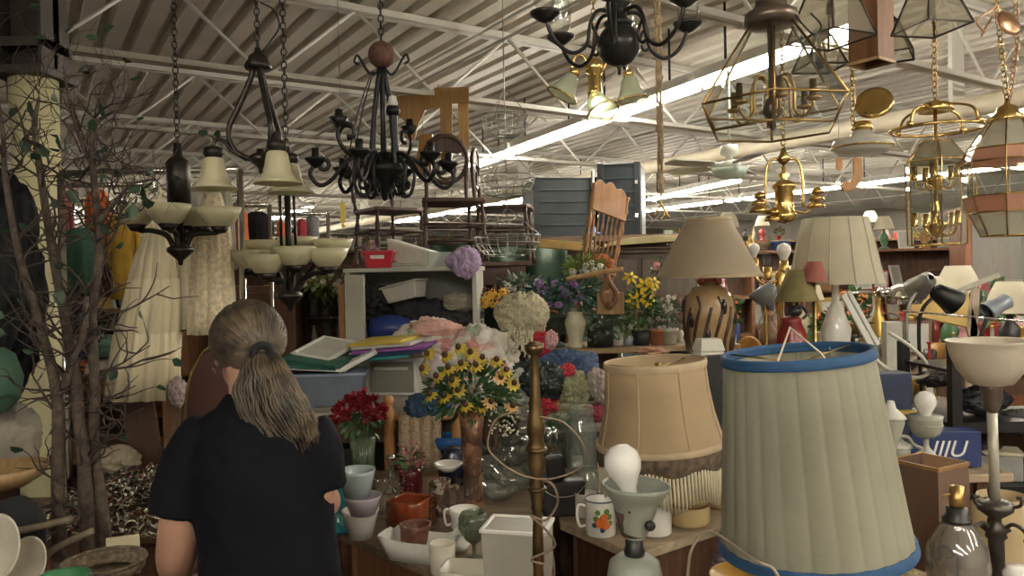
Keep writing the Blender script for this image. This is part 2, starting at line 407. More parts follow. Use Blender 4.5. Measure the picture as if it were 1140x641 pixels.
for k in range(6):
    a = R(20+60*k); c, s = math.cos(a), math.sin(a)
    path = [(6, 6), (22, 26), (42, 18), (56, 0), (70, -8), (80, 4), (74, 16)]+spiral(66, 14, 8, 3, R(20), R(420), 8)
    b = t.mb(); b.tube([(c*r, s*r, z) for r, z in path], 2.5, 6, 4)
    b.tube([(c*r, s*r, z) for r, z in [(24, 22), (34, 10), (30, -14), (20, -18), (15, -6), (20, 2)]+spiral(23, -6, 6, 2, R(90), R(-270), 6)], 2, 6, 3); t.add('arm', b, iron())
    b = t.mb(); b.lathe([(0, 10), (4, 12), (11, 19), (12, 21), (5, 21), (4, 24), (4, 32), (0, 32)], 14, (c*74, s*74, 0)); t.add('candle_cup', b, iron())
for k in range(3):
    a = R(-60+120*k if k else 200); c, s = math.cos(a), math.sin(a)
    b = t.mb(); b.tube([(c*r, s*r, z) for r, z in ((6, 14), (30, 24), (44, 34), (50, 48), (44, 60), (34, 58), (33, 48), (40, 46))], 2.2, 6, 4); t.add('arm', b, iron())
    b = t.mb(); b.lathe([(0, 56), (4, 58), (11, 66), (5, 66), (4, 75), (0, 75)], 14, (c*48, s*48, 0)); t.add('candle_cup', b, iron())
b = t.mb(); b.tube([(15, -10, 12), (14, -12, 40), (13, -12, 72)], [6, 4, 5], 10); b.lathe([(5, 68), (8, 72), (7, 78), (0, 78)], 12, (13, -12, 0)); t.add('candle_tube', b, iron())
b = t.mb(); b.lathe([(5, 78), (5.5, 82), (4, 89), (0, 89)], 12, (13, -12, 0)); t.add('socket', b, mat('grey porcelain', (.55, .55, .5), .3), label='white porcelain socket')
up_chain(t, 0, 153, iron())
b = t.mb()
for x in (-34, -28): b.tube([(x*.3, -6, 118), (x*.7, -8, 80), (x, -9, 40), (x*1.2, -6, 5)], .9, 5)
t.add('loose_wire', b, iron())

# shallow bowl chandeliers
def bowls(px, py, d, label, stem, arms, rb, hb):
    t = Thing('chandelier', label, 'chandelier', px, py, d)
    b = t.mb(); b.lathe([(0, -44), (2.5, -42), (3, -38), (14, -28), (14, -24), (4, -18), (3.5, 30), (0, 30)], 18); t.add('hub', b, bronze())
    for an, R_, zz in arms:
        c, s = math.cos(R(an)), math.sin(R(an))
        b = t.mb(); b.tube([(c*r, s*r, z) for r, z in ((6, -26), (R_*.3, -10), (R_*.65, zz-12), (R_*.9, zz-12), (R_, zz-9))], [3, 3.2, 2.8, 2.4, 2.4], 8)
        b.lathe([(0, zz-13), (6, zz-12), (11, zz-5), (0, zz-5)], 14, (c*R_, s*R_, 0)); t.add('arm', b, bronze())
        b = t.mb(); b.shell([(6, zz-6), (rb*.55, zz-4), (rb*.85, zz+hb*.4), (rb, zz+hb)], .9, 28, (c*R_, s*R_, 0)); t.add('glass_bowl', b, cream())
    b = t.mb(); b.lathe(stem, 18); t.add('stem', b, bronze()); return t
t = bowls(200, 252, 2.6, 'bronze chandelier with shallow cream glass bowls hanging in front of the dresses', [(4, -20), (4, 20), (12, 24), (13, 70), (10, 74), (5, 78), (4, 92), (0, 92)],
      [(180, 48, 8), (250, 8, 7), (0, 44, 7), (75, 50, 6), (300, 22, 8)][:1]+[(268, 26, 6), (2, 44, 4), (100, 40, 8), (60, 30, 6)], 24, 16)
up_chain(t, 0, 92)
t = bowls(322, 303, 3.0, 'bronze chandelier with clustered upturned cream bowls low beside the white bookcase', [(3.5, -15), (3.5, 90), (0, 90)],
      [(185, 42, 10), (235, 30, 4), (300, 28, 12), (345, 48, 10), (30, 50, 22), (90, 36, 26), (150, 40, 22)], 23, 15)
b = t.mb(); b.tube([(-8, 0, 30), (-8, 0, 95)], 1.6, 6); b.tube([(8, 0, 30), (7, 0, 95)], 1.6, 6); t.add('hanging_rod', b, bronze())
up_chain(t, 0, 90)

# black ball chandelier, top middle
t = Thing('chandelier', 'black ball chandelier with looping arms and clear glass chimneys at the top', 'chandelier', 689, 50, 1.55)
b = t.mb(); b.ball((0, 0, 0), 24, 22); b.lathe([(0, -34), (2, -32), (2, -26), (5, -22), (0, -20)], 12)
b.lathe([(14, 18), (17, 24), (10, 29), (9, 40), (14, 44), (12, 50), (5, 52), (4, 120), (0, 120)], 18); t.add('body', b, mat('black enamel', (.018, .017, .016), .3, .3, var=.2))
for k in range(6):
    a = R(15+60*k); c, s = math.cos(a), math.sin(a)
    b = t.mb(); b.tube([(c*r, s*r, z) for r, z in ((8, 36), (24, 36), (33, 22), (38, -2), (54, -12), (70, -4), (80, 10), (84, 24))], 2.3, 7, 5); b.tube([(c*r, s*r, z) for r, z in ((33, 22), (26, 8), (30, -4), (38, -2))], 1.8, 6, 4)
    t.add('arm', b, mat('black enamel', ()))
    b = t.mb(); b.lathe([(0, 18), (6, 20), (16, 27), (17, 30), (0, 31)], 18, (c*85, s*85, 0)); t.add('drip_cup', b, mat('black enamel', ()))
    b = t.mb(); b.shell([(8, 31), (12, 40), (13, 55), (10, 75), (9, 95)], .6, 20, (c*85, s*85, 0)); t.add('glass_chimney', b, clear())

# small brass with ribbed glass shades
t = Thing('chandelier', 'small polished brass chandelier with three ribbed glass shades below the black ball one', 'chandelier', 662, 95, 2.2)
b = t.mb(); b.lathe([(0, -32), (3, -30), (2, -26), (7, -22), (6, -18), (8, -12), (7, 12), (10, 15), (11, 22), (7, 28), (3, 30), (0, 30)], 18); t.add('body', b, brass())
rib = lambda n, am: (lambda a, u: 1+am*math.cos(n*a)*u)
for i, (a, rr, zz, tl) in enumerate(((R(185), 26, 8, 30), (R(265), 20, -18, -20), (R(355), 38, 4, -8))):
    c, s = math.cos(a), math.sin(a)
    b = t.mb(); b.tube([(c*r, s*r, z) for r, z in ((6, 8), (rr*.4, zz+22), (rr*.8, zz+24), (rr, zz+10))], 1.6, 7); t.add('arm', b, brass())
    M = Matrix.Translation((c*rr, s*rr, zz)) @ Matrix.Rotation(R(tl), 4, 'Y') @ Matrix.Rotation(R(-25 if i == 1 else 0), 4, 'X')
    b = t.mb(); b.lathe([(3, 12), (6, 9), (6, 3), (0, 3)], 14, M=M); t.add('shade_holder', b, brass())
    b = t.mb(); b.shell([(5, 5), (9, 0), (11, -8), (14, -16), (18, -22)], .8, 32, M=M, mod=lambda a, u: 1+.02*math.cos(16*a)); g = t.add('glass_shade', b, glass('ribbed glass', (.9, .93, .85), .1, .12, .35, (.75, .78, .62)))
    b = t.mb(); b.torus((0, 0, -22), 18, 1, M=M, seg=28); t.add('rim', b, brass(), parent=g, label='brass rim')
    if i == 1: b = t.mb(); b.ball((0, 0, -8), 7, 14, M=M); t.add('bulb', b, emis('lit small bulb', (1, .95, .7), 5), label='lit bulb')
up_chain(t, 0, 30, brass(), L=7, w=2.4, r=.7)

# large hexagonal glass lantern
def panes(t, rings, n, gm, fm, a0=0, fr=1.1, gname='glass_panel', every=1):
    """n-sided stack of glass panels between (radius, height) rings with metal came along the edges"""
    for i in range(len(rings)-1):
        (r0, z0), (r1, z1) = rings[i], rings[i+1]; g = gm[i] if isinstance(gm, (list, tuple)) else gm
        for k in range(n):
            a, c = a0+2*PI*k/n, a0+2*PI*(k+1)/n
            b = t.mb(); q = [pol(r0, a, z0), pol(r0, c, z0), pol(r1, c, z1), pol(r1, a, z1)]
            b.add(q, [(0, 1, 2, 3)], False); t.add(gname, b, g, solid=.0015)
    b = t.mb()
    for k in range(n):
        a = a0+2*PI*k/n
        b.tube([pol(r, a, z) for r, z in rings], fr, 5, 0)
    for r, z in rings: b.tube([pol(r, a0+2*PI*k/n, z) for k in range(n+1)], fr, 5, 0, cap=False)
    t.add('frame', b, fm)
t = Thing('hanging_lantern', 'large six sided clear glass lantern with brass edges and a candle cluster inside', 'lantern', 860, 120, 1.6)
panes(t, [(70, -26), (84, 2), (24, 92)], 6, clear(), oldbrass(), R(12), 1.5)
b = t.mb(); b.lathe([(22, 90), (30, 92), (28, 104), (18, 110), (16, 124), (26, 128), (24, 140), (8, 146), (0, 146)], 24); t.add('cap', b, mat('brown bronze', (.13, .1, .075), .35, .6, var=.3))
b = t.mb(); b.lathe([(0, -26), (4, -22), (3, -14), (12, -6), (9, 4), (6, 12), (4, 20), (4.5, 92), (0, 92)], 16); t.add('stem', b, mat('brown bronze', ()))
for k in range(6):
    a = R(60*k+20); c, s = math.cos(a), math.sin(a)
    b = t.mb(); b.tube([(c*r, s*r, z) for r, z in ((5, 2), (8, 30), (18, 34), (24, 20), (25, -6), (34, -14), (43, -6), (44, 2))], 1.7, 7, 5); b.lathe([(0, 0), (8, 2), (9, 5), (4, 5), (3.6, 24), (0, 24)], 14, (c*44, s*44, 0)); t.add('candle_arm', b, oldbrass())
up_chain(t, 0, 146, oldbrass())
b = t.mb(); b.tube([(16, -20, 100), (26, -28, 80), (38, -26, 72), (48, -18, 84), (40, -10, 100)], 1, 5); t.add('loose_wire', b, iron())

# brass chandelier with urn and arched frame
t = Thing('chandelier', 'polished brass chandelier with an arched frame, centre urn and scalloped clusters', 'chandelier', 873, 225, 2.4)
b = t.mb(); b.lathe([(0, 42), (3, 38), (2, 34), (7, 30), (3, 26), (12, 20), (13, 17), (10, 14), (10, -8), (12, -12), (14, -18), (8, -22), (0, -24)], 20); t.add('urn', b, brass())
b = t.mb(); b.lathe([(0, 40), (5, 44), (8, 48), (4, 54), (2, 60), (0, 60)], 14); b.tube([(-21, 0, -6), (-20, 0, 30), (-15, 0, 46), (-3, 0, 48)], 1.7, 7); b.tube([(21, 0, -6), (20, 0, 30), (15, 0, 46), (3, 0, 48)], 1.7, 7); t.add('arched_frame', b, brass())
for x, z, n in ((-30, -2, 3), (34, 2, 3), (-14, -12, 2)):
    b = t.mb()
    for k in range(n): b.lathe([(2, -2), (10-k*1.5, -3), (7-k, 2), (2, 4), (0, 5)], 14, (x+k*2, -4+k*3, z-6+k*8), mod=lambda a, u: 1+.12*math.cos(8*a))
    b.tube([(x*.4, 0, -10), (x*.7, 0, -12), (x, 0, z-6)], 1.4, 6); t.add('scalloped_cluster', b, brass())
up_chain(t, 0, 58, brass(), L=7, w=2.5, r=.8)

# brass lantern chandelier with curled ring frame
t = Thing('chandelier', 'tall two tier brass candle chandelier inside a glass lantern under a curled brass ring', 'chandelier', 1042, 200, 2.3)
b = t.mb(); b.lathe([(0, 92), (3, 88), (14, 84), (19, 76), (17, 75), (3, 78), (0, 78)], 24); b.tube([(0, 0, 78), (0, 0, -62)], 2, 8); b.lathe([(0, -66), (5, -60), (11, -52), (9, -46), (3, -44), (2, -8), (8, -4), (10, 2), (3, 6), (0, 8)], 18); t.add('centre_rod', b, brass())
b = t.mb(); b.torus((2, 0, 56), 48, 1.8, seg=36, sq=(1, .9))
for k in range(4):
    a = R(30+90*k); b.tube([(2+48*math.cos(a), 43*math.sin(a), 56), (2+40*math.cos(a), 36*math.sin(a), 74), (14*math.cos(a), 14*math.sin(a), 82)], 1.5, 6); b.ball((2+48*math.cos(a), 43*math.sin(a), 58), 4, 10)
t.add('ring_frame', b, brass())
panes(t, [(31, -72), (33, 20), (16, 42)], 6, [clear(), glass('smoky glass', (.8, .78, .7), .1, .1, .3, (.5, .46, .36))], brass(), R(10), .8)
for zz, nn in ((-4, 5), (-56, 5)):
    for k in range(nn):
        a = R(72*k+18); c, s = math.cos(a), math.sin(a); rr = 22
        b = t.mb(); b.tube([(c*r, s*r, z) for r, z in ((3, zz), (10, zz-6), (18, zz-4), (22, zz+5))], 1.2, 6); b.lathe([(0, zz+4), (4, zz+5), (3.4, zz+7), (3.4, zz+20), (0, zz+20)], 12, (c*rr, s*rr, 0)); t.add('candle_arm', b, brass())
up_chain(t, 0, 90, brass(), L=8, w=3)

# stained glass barrel pendant
amber = glass('pink amber glass', (.85, .6, .45), .08, .1, .6, (.6, .32, .22)); frost = glass('pale panel glass', (.92, .92, .86), .06, .12, .3, (.66, .64, .54))
t = Thing('hanging_lantern', 'barrel shaped leaded glass pendant with pale and amber panels on the right', 'lantern', 1122, 200, 2.0)
panes(t, [(26, -62), (38, -36), (44, -18), (46, 20), (40, 34), (18, 66)], 8, [frost, amber, clear(), amber, frost], oldbrass(), R(10), .9)
b = t.mb(); b.lathe([(19, 64), (21, 67), (12, 74), (10, 80), (3, 84), (2, 90), (0, 90)], 20); t.add('cap', b, brass())
b = t.mb(); chain(b, (0, 0, 88), (-14, 0, 230), 8, 3, .8); t.add('chain', b, brass())
b = t.mb(); chain(b, (2, 0, 86), (12, 0, 150), 8, 3, .8); chain(b, (12, 0, 150), (10, 0, 250), 8, 3, .8); t.add('chain', b, mat('copper chain', (.6, .36, .22), .3, 1))
b = t.mb(); b.lathe([(0, -2), (13, 0), (16, 3), (12, 5), (0, 6)], 20, M=Matrix.Translation((-6, -10, 168)) @ Matrix.Rotation(R(70), 4, 'X') @ Matrix.Rotation(R(15), 4, 'Y')); b.tube([(-30, -10, 160), (-40, -12, 172), (-26, -10, 182), (-14, -8, 190), (-24, -8, 172), (-34, -10, 156)], 1.2, 5); t.add('ceiling_canopy', b, mat('copper chain', ()), label='loose copper ceiling canopy tied in the chain')

# schoolhouse light and tilted brass canopy
t = Thing('ceiling_light', 'white milk glass schoolhouse light with a tilted brass canopy above it', 'light', 960, 160, 2.6)
b = t.mb(); b.lathe([(10, 14), (14, 8), (30, 4), (33, -3), (26, -10), (10, -13), (0, -14)], 28); t.add('glass_shade', b, mat('milk glass', (.82, .8, .72), .2, trans=.3, var=.02))
b = t.mb(); b.torus((0, 0, -4), 32, 1.2, seg=30); b.lathe([(9, 13), (12, 16), (9, 24), (0, 26)], 18); t.add('brass_fitter', b, brass())
M = Matrix.Translation((12, -4, 42)) @ Matrix.Rotation(R(62), 4, 'X') @ Matrix.Rotation(R(-28), 4, 'Y')
b = t.mb(); b.lathe([(0, -6), (5, -5), (8, -2), (16, -1), (20, 3), (19, 6), (12, 5), (0, 4)], 24, M=M); t.add('brass_canopy', b, brass())
up_chain(t, -10, 20, brass(), L=7, w=2.4)

# dark edged glass box lanterns
def box_lantern(px, py, d, label, w, h, tl=0, top=.45):
    t = Thing('hanging_lantern', label, 'lantern', px, py, d, rz=R(tl)); f = oldbrass()
    panes(t, [(w, 0), (w*top, h)], 4, glass('lantern glass', (.93, .92, .88), .05, .08, .12, (.7, .66, .55)), mat('dark came', (.05, .035, .025), .4, .6), R(45), 1.3)
    b = t.mb(); b.taper((w*top*.75,)*2, (w*top*.4,)*2, h, h+8); b.tube([(0, 0, h+8), (0, 0, h-20)], 2.5, 8); b.lathe([(4, h-22), (5, h-34), (0, h-36)], 12); t.add('cap', b, mat('dark came', ())); return t
box_lantern(925, 44, 1.9, 'upper left of the small tapered glass box lanterns with dark edges', 46, 62, 25)
t = box_lantern(1037, 32, 1.9, 'small tapered glass box lantern just left of the copper chains', 40, 50, 12)
up_chain(t, 0, 58, oldbrass())
box_lantern(988, 64, 2.3, 'small square glass lantern half hidden behind the hanging wooden box', 36, 36, 60)
box_lantern(912, 76, 2.4, 'tapered glass lantern lower left behind the wooden box', 30, 34, 5)
t = Thing('wooden_box_lamp', 'square dark wooden box hanging vertically between the glass box lanterns', 'lamp', 970, 70, 2.1, rz=R(35))
b = t.mb()
for a in range(4): b.box(-17, 17, 14.5, 17, 0, 130, M=rotz(a*PI/2))
t.add('casing', b, wood('brown oak', (.16, .07, .03), (.3, .15, .07)), bevel=.002)
b = t.mb()
for a in range(4): b.box(-18.5, 18.5, 16, 18.5, -2, 1, M=rotz(a*PI/2))
t.add('rim', b, wood('light oak trim', (.45, .28, .12), (.6, .4, .2)))

# ceiling fan
t = Thing('ceiling_fan', 'white ceiling fan with a glass bowl light under the pipe', 'fan', 812, 176, 5.0)
b = t.mb(); b.lathe([(0, 16), (9, 14), (10, 4), (4, 2), (3, -2), (10, -4), (14, -9), (8, -13), (0, -13)], 20); b.tube([(0, 0, 15), (0, 0, (ZB-t.o.location.z)/t.k)], 1.6, 8); t.add('motor', b, mat('cream enamel', (.62, .62, .55), .4))
b = t.mb(); b.lathe([(19, -14), (20, -12), (17, -19), (9, -23), (0, -24)], 24); t.add('glass_bowl', b, mat('greenish milk glass', (.6, .68, .6), .2, trans=.3, var=.02))
for k in range(5):
    M = rotz(R(72*k-14)) @ Matrix.Rotation(R(9), 4, 'X')
    b = t.mb(); b.box(10, 26, -2, 2, -8, -6.5, M); b.add([(24, -7, -7), (30, -9, -7), (78, -10, -7), (82, -6, -7), (82, 6, -7), (78, 10, -7), (30, 9, -7), (24, 7, -7)], [tuple(range(8))], False, M); t.add('blade', b, mat('grey fan blade', (.42, .42, .38), .5), solid=.008)

# twine hank
t = Thing('hanging_twine', 'long hank of tan twine hanging straight down from the joist', 'twine', 736, 215, 2.6)
b = t.mb(); zt = (ZB-t.o.location.z)/t.k
for k in range(5):
    ph = k*1.3; b.tube([(2.2*math.sin(z*.05+ph)+.8*math.sin(z*.17+ph*2), 2*math.cos(z*.06+ph), z) for z in range(0, int(zt), 9)], 1.1, 5, 2)
t.add('strands', b, mat('tan twine', (.5, .38, .24), .9, var=.3, scale=90, bump=.5))
b = t.mb()
for z in (14, 72, 128, 190): b.blob((0, 0, z), (4.5, 4, 7), .3, 2.5, z, 2)
t.add('knots', b, mat('tan twine', ()))
b = t.mb(); b.tube([(0, 0, 6), (0, 0, -12), (4, 0, -22), (-2, 0, -30)], 1, 5); b.tube([(-9, 0, -26), (0, 0, -14), (9, 0, -28)], 1, 5); t.add('hook', b, brass())

# tiered wire basket
t = Thing('wire_basket', 'faint tiered wire hanging basket beside the dark chairs', 'basket', 562, 130, 3.0); wm = mat('thin grey wire', (.4, .4, .36), .3, .9)
b = t.mb()
for k in range(3):
    for s in (0, 120, 240): b.tube([pol(27-k*3 if False else 27+k*5, R(s), -k*66), pol(3, R(s), 30-k*66)], .5, 4, 0)
zt = (ZB-t.o.location.z)/t.k; b.tube([(0, 0, -110), (0, 0, zt)], .6, 4, 0); t.add('hanging_wire', b, wm)
for k in range(3):
    R0 = 27+k*5; b = t.mb()
    for zz, rr in ((0, R0), (-8, R0*.97), (-16, R0*.85), (-22, R0*.5)): b.torus((0, 0, zz-k*66), rr, .6, seg=26, rs=4)
    for q in range(20): a = 2*PI*q/20; b.tube([pol(R0, a, -k*66), pol(R0*.95, a, -10-k*66), pol(R0*.7, a, -20-k*66), pol(2, a, -24-k*66)], .4, 3, 0)
    t.add('basket', b, wm)

# scroll cut wooden brackets
corbel = [(0, 0), (28, 0), (28, -12), (14, -13), (13, -60), (9, -68), (4, -60), (4, -16), (-8, -18), (-14, -30), (-18, -44), (-26, -40), (-24, -28), (-30, -22), (-32, -6), (0, -6)]
gold = wood('golden oak', (.3, .16, .045), (.46, .27, .09), 5)
def bracket(px, py, d, label, poly, rz, sc=1, m=None):
    t = Thing('wooden_bracket', label, 'bracket', px, py, d, rz=rz)
    b = t.mb(); b.prism([(x*sc, z*sc) for x, z in poly], -2, 2); t.add('board', b, m or gold, bevel=.002)
    b = t.mb(); zt = (ZB-t.o.location.z)/t.k; b.tube([(3*sc, 0, -4*sc), (3*sc, 0, max(zt, 4))], .5, 4, 0); t.add('string', b, wm); return t
bracket(484, 98, 5.5, 'tall golden wooden bracket hanging behind the black iron chandelier', corbel, 0, 1.35)
bracket(510, 112, 5.6, 'narrow golden wooden board hanging above the dark chair backs', [(0, 0), (11, 0), (11, -50), (8, -62), (3, -62), (0, -50)], R(10))
bracket(468, 150, 5.7, 'small golden scroll bracket low beside the dark chair backs', [(0, 0), (14, 0), (12, -40), (2, -46), (-6, -30), (-2, -14)], R(-10))
fishp = [(0, 0), (9, 0), (10, -18), (6, -30), (-2, -38), (-12, -38), (-16, -32), (-12, -27), (-5, -28), (0, -20)]
bracket(950, 176, 4.0, 'curved orange wooden bracket hanging past the milk glass light', fishp, 0, .95, wood('orange oak', (.5, .24, .09), (.65, .36, .16)))
bracket(931, 176, 4.1, 'short orange wooden peg board piece left of the curved bracket', [(0, 0), (6, 0), (6, -12), (3, -14), (0, -12)], 0, 1, wood('orange oak', (), ()))
t = Thing('hanging_tag_string', 'narrow yellow plastic chain of tags hanging beyond the iron chandelier', 'tag', 382, 248, 3.6)
b = t.mb(); b.box(-3, 3, -.6, .6, 0, 22); b.lathe([(0, -6), (3, -3), (0, 0)], 8); t.add('tag', b, mat('yellow plastic', (.75, .6, .08), .4))
b = t.mb(); b.tube([(0, 0, 21), (0, 0, (ZB-t.o.location.z)/t.k)], .4, 4, 0); t.add('string', b, wm)
# ------------------------------------------------------------------ tables and furniture
darkwood = wood('dark brown wood', (.05, .022, .012), (.12, .055, .028), 6)
midwood = wood('reddish brown wood', (.16, .07, .03), (.27, .13, .06), 6)
oldtop = wood('worn pale wood', (.26, .2, .13), (.42, .33, .23), 5, .5, (6, 1, 1))
greywood = wood('weathered light board', (.36, .32, .26), (.5, .45, .37), 5, .6, (8, 1, 1))
dulltop = wood('dull dark top', (.1, .065, .04), (.2, .14, .09), 5, .5, (8, 1, 1))
whitelam = mat('off white laminate', (.52, .52, .46), .45, var=.1, scale=6)
def poly_table(name, label, cat, poly, z, mtop, mbody, apron=.12, th=.03, inset=.05, leg=.03):
    cx = sum(p[0] for p in poly)/len(poly); cy = sum(p[1] for p in poly)/len(poly)
    t = Thing(name, label, cat, 0, 0, 1, k=1, loc=(cx, cy, 0)); q = [(x-cx, y-cy) for x, y in poly]
    b = t.mb(); b.slab(q, z-th, z); t.add('tabletop', b, mtop, bevel=.004)
    sh = lambda f: [(x-(math.copysign(min(abs(x), f), x)), y-(math.copysign(min(abs(y), f), y))) for x, y in q]
    s = sh(inset)
    if apron:
        b = t.mb(); b.slab(s, z-th-apron, z-th-.001); t.add('apron', b, mbody)
    for x, y in s:
        b = t.mb(); f = 1-leg/max(math.hypot(x, y), .01); b.box(x*f-leg, x*f+leg, y*f-leg, y*f+leg, 0, z-th-.002); t.add('leg', b, mbody)
    return t
def box_table(name, label, cat, x0, x1, y0, y1, z, mt, mb_, **kw): return poly_table(name, label, cat, [(x0, y0), (x1, y0), (x1, y1), (x0, y1)], z, mt, mb_, **kw)
poly_table('table', 'dark wooden table crowded with glass and china beside the woman', 'table', [(-.62, 2.56), (-.17, 2.1), (.11, 2.2), (.11, 3.35), (-.8, 3.35)], .75, wood('dull brown tabletop', (.13, .085, .055), (.25, .18, .12), 5, .4, (6, 1, 1)), midwood, apron=.3)
poly_table('table', 'dark sided wooden table with worn pale top under the fringed lampshade', 'table', [(.15, 2.6), (.36, 2.28), (1.0, 2.75), (.95, 3.12), (.15, 3.35)], .75, oldtop, darkwood, apron=.2)
box_table('table', 'low wooden table holding the big blue trimmed lampshade', 'table', 0, 1.06, 1.1, 1.98, .75, oldtop, darkwood)
box_table('table', 'low table under the cream shade on the right edge', 'table', 1.18, 2.3, 2.12, 2.5, .7, oldtop, darkwood)
box_table('table', 'long cluttered table of lamps stretching back on the right', 'table', .58, 2.15, 3.2, 4.2, .95, dulltop, darkwood)
box_table('table', 'far cluttered bric-a-brac table on the right', 'table', 1.5, 5.4, 4.45, 6.6, .98, dulltop, darkwood)
box_table('table', 'table stacked with trays and bins in front of the white bookcase', 'table', -1.3, -.03, 3.42, 3.95, 1.0, greywood, darkwood)
box_table('table', 'table heaped with clothing under the plant shelf', 'table', .02, .56, 3.5, 4.2, .9, greywood, darkwood)
box_table('table', 'dark table of tangled jewellery behind the bare tree', 'table', -1.9, -.95, 2.4, 2.86, .8, darkwood, darkwood)
box_table('table', 'low table with wicker and plates in the lower left corner', 'table', -1.5, -.88, 1.5, 2.02, .78, darkwood, darkwood)

# black steel rack on the right
t = Thing('steel_rack', 'black steel shelf rack behind the white bowl torchiere', 'rack', 0, 0, 1, k=1, loc=(1.62, 2.95, 0)); blk = mat('black steel', (.015, .015, .016), .4, .4, var=.2)
for x in (0, 1.3):
    for y in (-.18, .18):
        b = t.mb(); b.box(x-.018, x+.018, y-.018, y+.018, 0, 1.3); t.add('post', b, blk)
for z in (.45, .78, 1.02, 1.22):
    b = t.mb(); b.box(0, 1.3, -.18, .18, z-.012, z); b.box(0, 1.3, -.19, -.175, z-.03, z+.01); t.add('shelf', b, blk)

# white bookcase
t = Thing('bookcase', 'off white bookcase stuffed with clothes and bins', 'bookcase', 0, 0, 1, k=1, loc=P(460, 395, 4.15).xy.to_3d(), rz=R(-4)); X0, X1 = -.37, .36
zt = P(460, 302, 4.15).z
b = t.mb(); b.box(X0-.0, X0+.025, 0, .34, 0, zt); t.add('side_panel', b, whitelam, bevel=.002)
b = t.mb(); b.box(X1-.025, X1, 0, .34, 0, zt); t.add('side_panel', b, whitelam, bevel=.002)
b = t.mb(); b.box(X0-.01, X1+.01, -.01, .35, zt, zt+.022); t.add('top', b, whitelam, bevel=.002)
for z in (.4, .8, zt-.47):
    b = t.mb(); b.box(X0+.025, X1-.025, .0, .33, z, z+.02); t.add('shelf', b, whitelam)
b = t.mb(); b.box(X0+.02, X1-.02, .33, .34, 0, zt); t.add('back_panel', b, mat('darker grey board', (.3, .31, .28), .6))  # back panel in a darker grey than the sides
BC = t.o.location.copy(); BCZ = zt+.022; SHZ = zt-.45
# white side unit with wooden edge just left of it
t = Thing('cabinet_end', 'white painted cabinet end standing left of the bookcase', 'cabinet', 0, 0, 1, k=1, loc=P(396, 395, 4.0).xy.to_3d())
b = t.mb(); z1 = P(396, 306, 4.0).z; b.box(-.045, .05, 0, .04, 0, z1); b.box(-.05, -.045, -.005, .12, 0, z1); t.add('panel', b, whitelam, bevel=.002)
b = t.mb(); b.box(-.085, -.051, 0, .12, 0, z1-.05); t.add('side', b, wood('orange brown wood', (.3, .14, .06), (.42, .22, .1)))
# wooden cabinet and glass display left of it
t = Thing('display_cabinet', 'glass shelved curio cabinet full of glassware behind the woman', 'cabinet', 0, 0, 1, k=1, loc=P(358, 400, 4.4).xy.to_3d())
z1 = P(358, 318, 4.4).z
b = t.mb(); b.box(-.14, .14, .3, .32, .4, z1); b.box(-.14, .14, 0, .32, 0, .6); b.box(-.15, .15, -.01, .32, z1, z1+.03); b.box(-.14, -.12, 0, .3, .6, z1); b.box(.12, .14, 0, .3, .6, z1); t.add('body', b, midwood)
for z in (.85, 1.05, 1.22, 1.38):
    b = t.mb(); b.box(-.12, .12, .01, .3, z, z+.008); t.add('glass_shelf', b, crystal())
t = Thing('cabinet', 'tall plain brown wooden cabinet behind the woman', 'cabinet', 0, 0, 1, k=1, loc=P(288, 400, 4.1).xy.to_3d(), rz=R(8))
z1 = P(300, 318, 4.2).z; dk = wood('plain brown wood', (.09, .035, .016), (.14, .06, .03))
b = t.mb(); b.box(-.22, .2, 0, .4, 0, z1); t.add('body', b, dk, bevel=.004)
b = t.mb(); b.prism([(-.2, .1), (.17, .1), (.17, z1-.1), (.1, z1-.04), (-.1, z1-.03), (-.2, z1-.08)], -.012, -.001); t.add('door', b, dk, bevel=.003)
t = Thing('counter', 'grey topped counter behind the dresses', 'counter', 0, 0, 1, k=1, loc=P(275, 400, 4.7).xy.to_3d())
b = t.mb(); b.box(-.35, .3, 0, .5, 1.18, 1.22); t.add('top', b, mat('grey laminate', (.3, .29, .25), .4)); b = t.mb(); b.box(-.33, .28, .02, .48, 0, 1.18); t.add('body', b, darkwood)

# plant shelf
t = Thing('plant_shelf', 'long wooden board shelf holding vases and potted silk plants', 'shelf', 0, 0, 1, k=1, loc=P(700, 388, 4.4).xy.to_3d(), rz=R(6))
PSZ = P(700, 386, 4.3).z; PSO = t.o
b = t.mb(); b.box(-.54, .62, -.14, .26, PSZ-.03, PSZ); t.add('board', b, wood('brown board', (.25, .17, .09), (.38, .27, .15), 5, .5, (8, 1, 1)), bevel=.003)
for x in (-.5, .56):
    b = t.mb(); b.box(x-.02, x+.02, -.1, .24, 0, PSZ-.03); t.add('leg', b, darkwood)
b = t.mb(); b.box(-.52, .58, .2, .22, PSZ-.35, PSZ-.031); t.add('back_rail', b, darkwood)
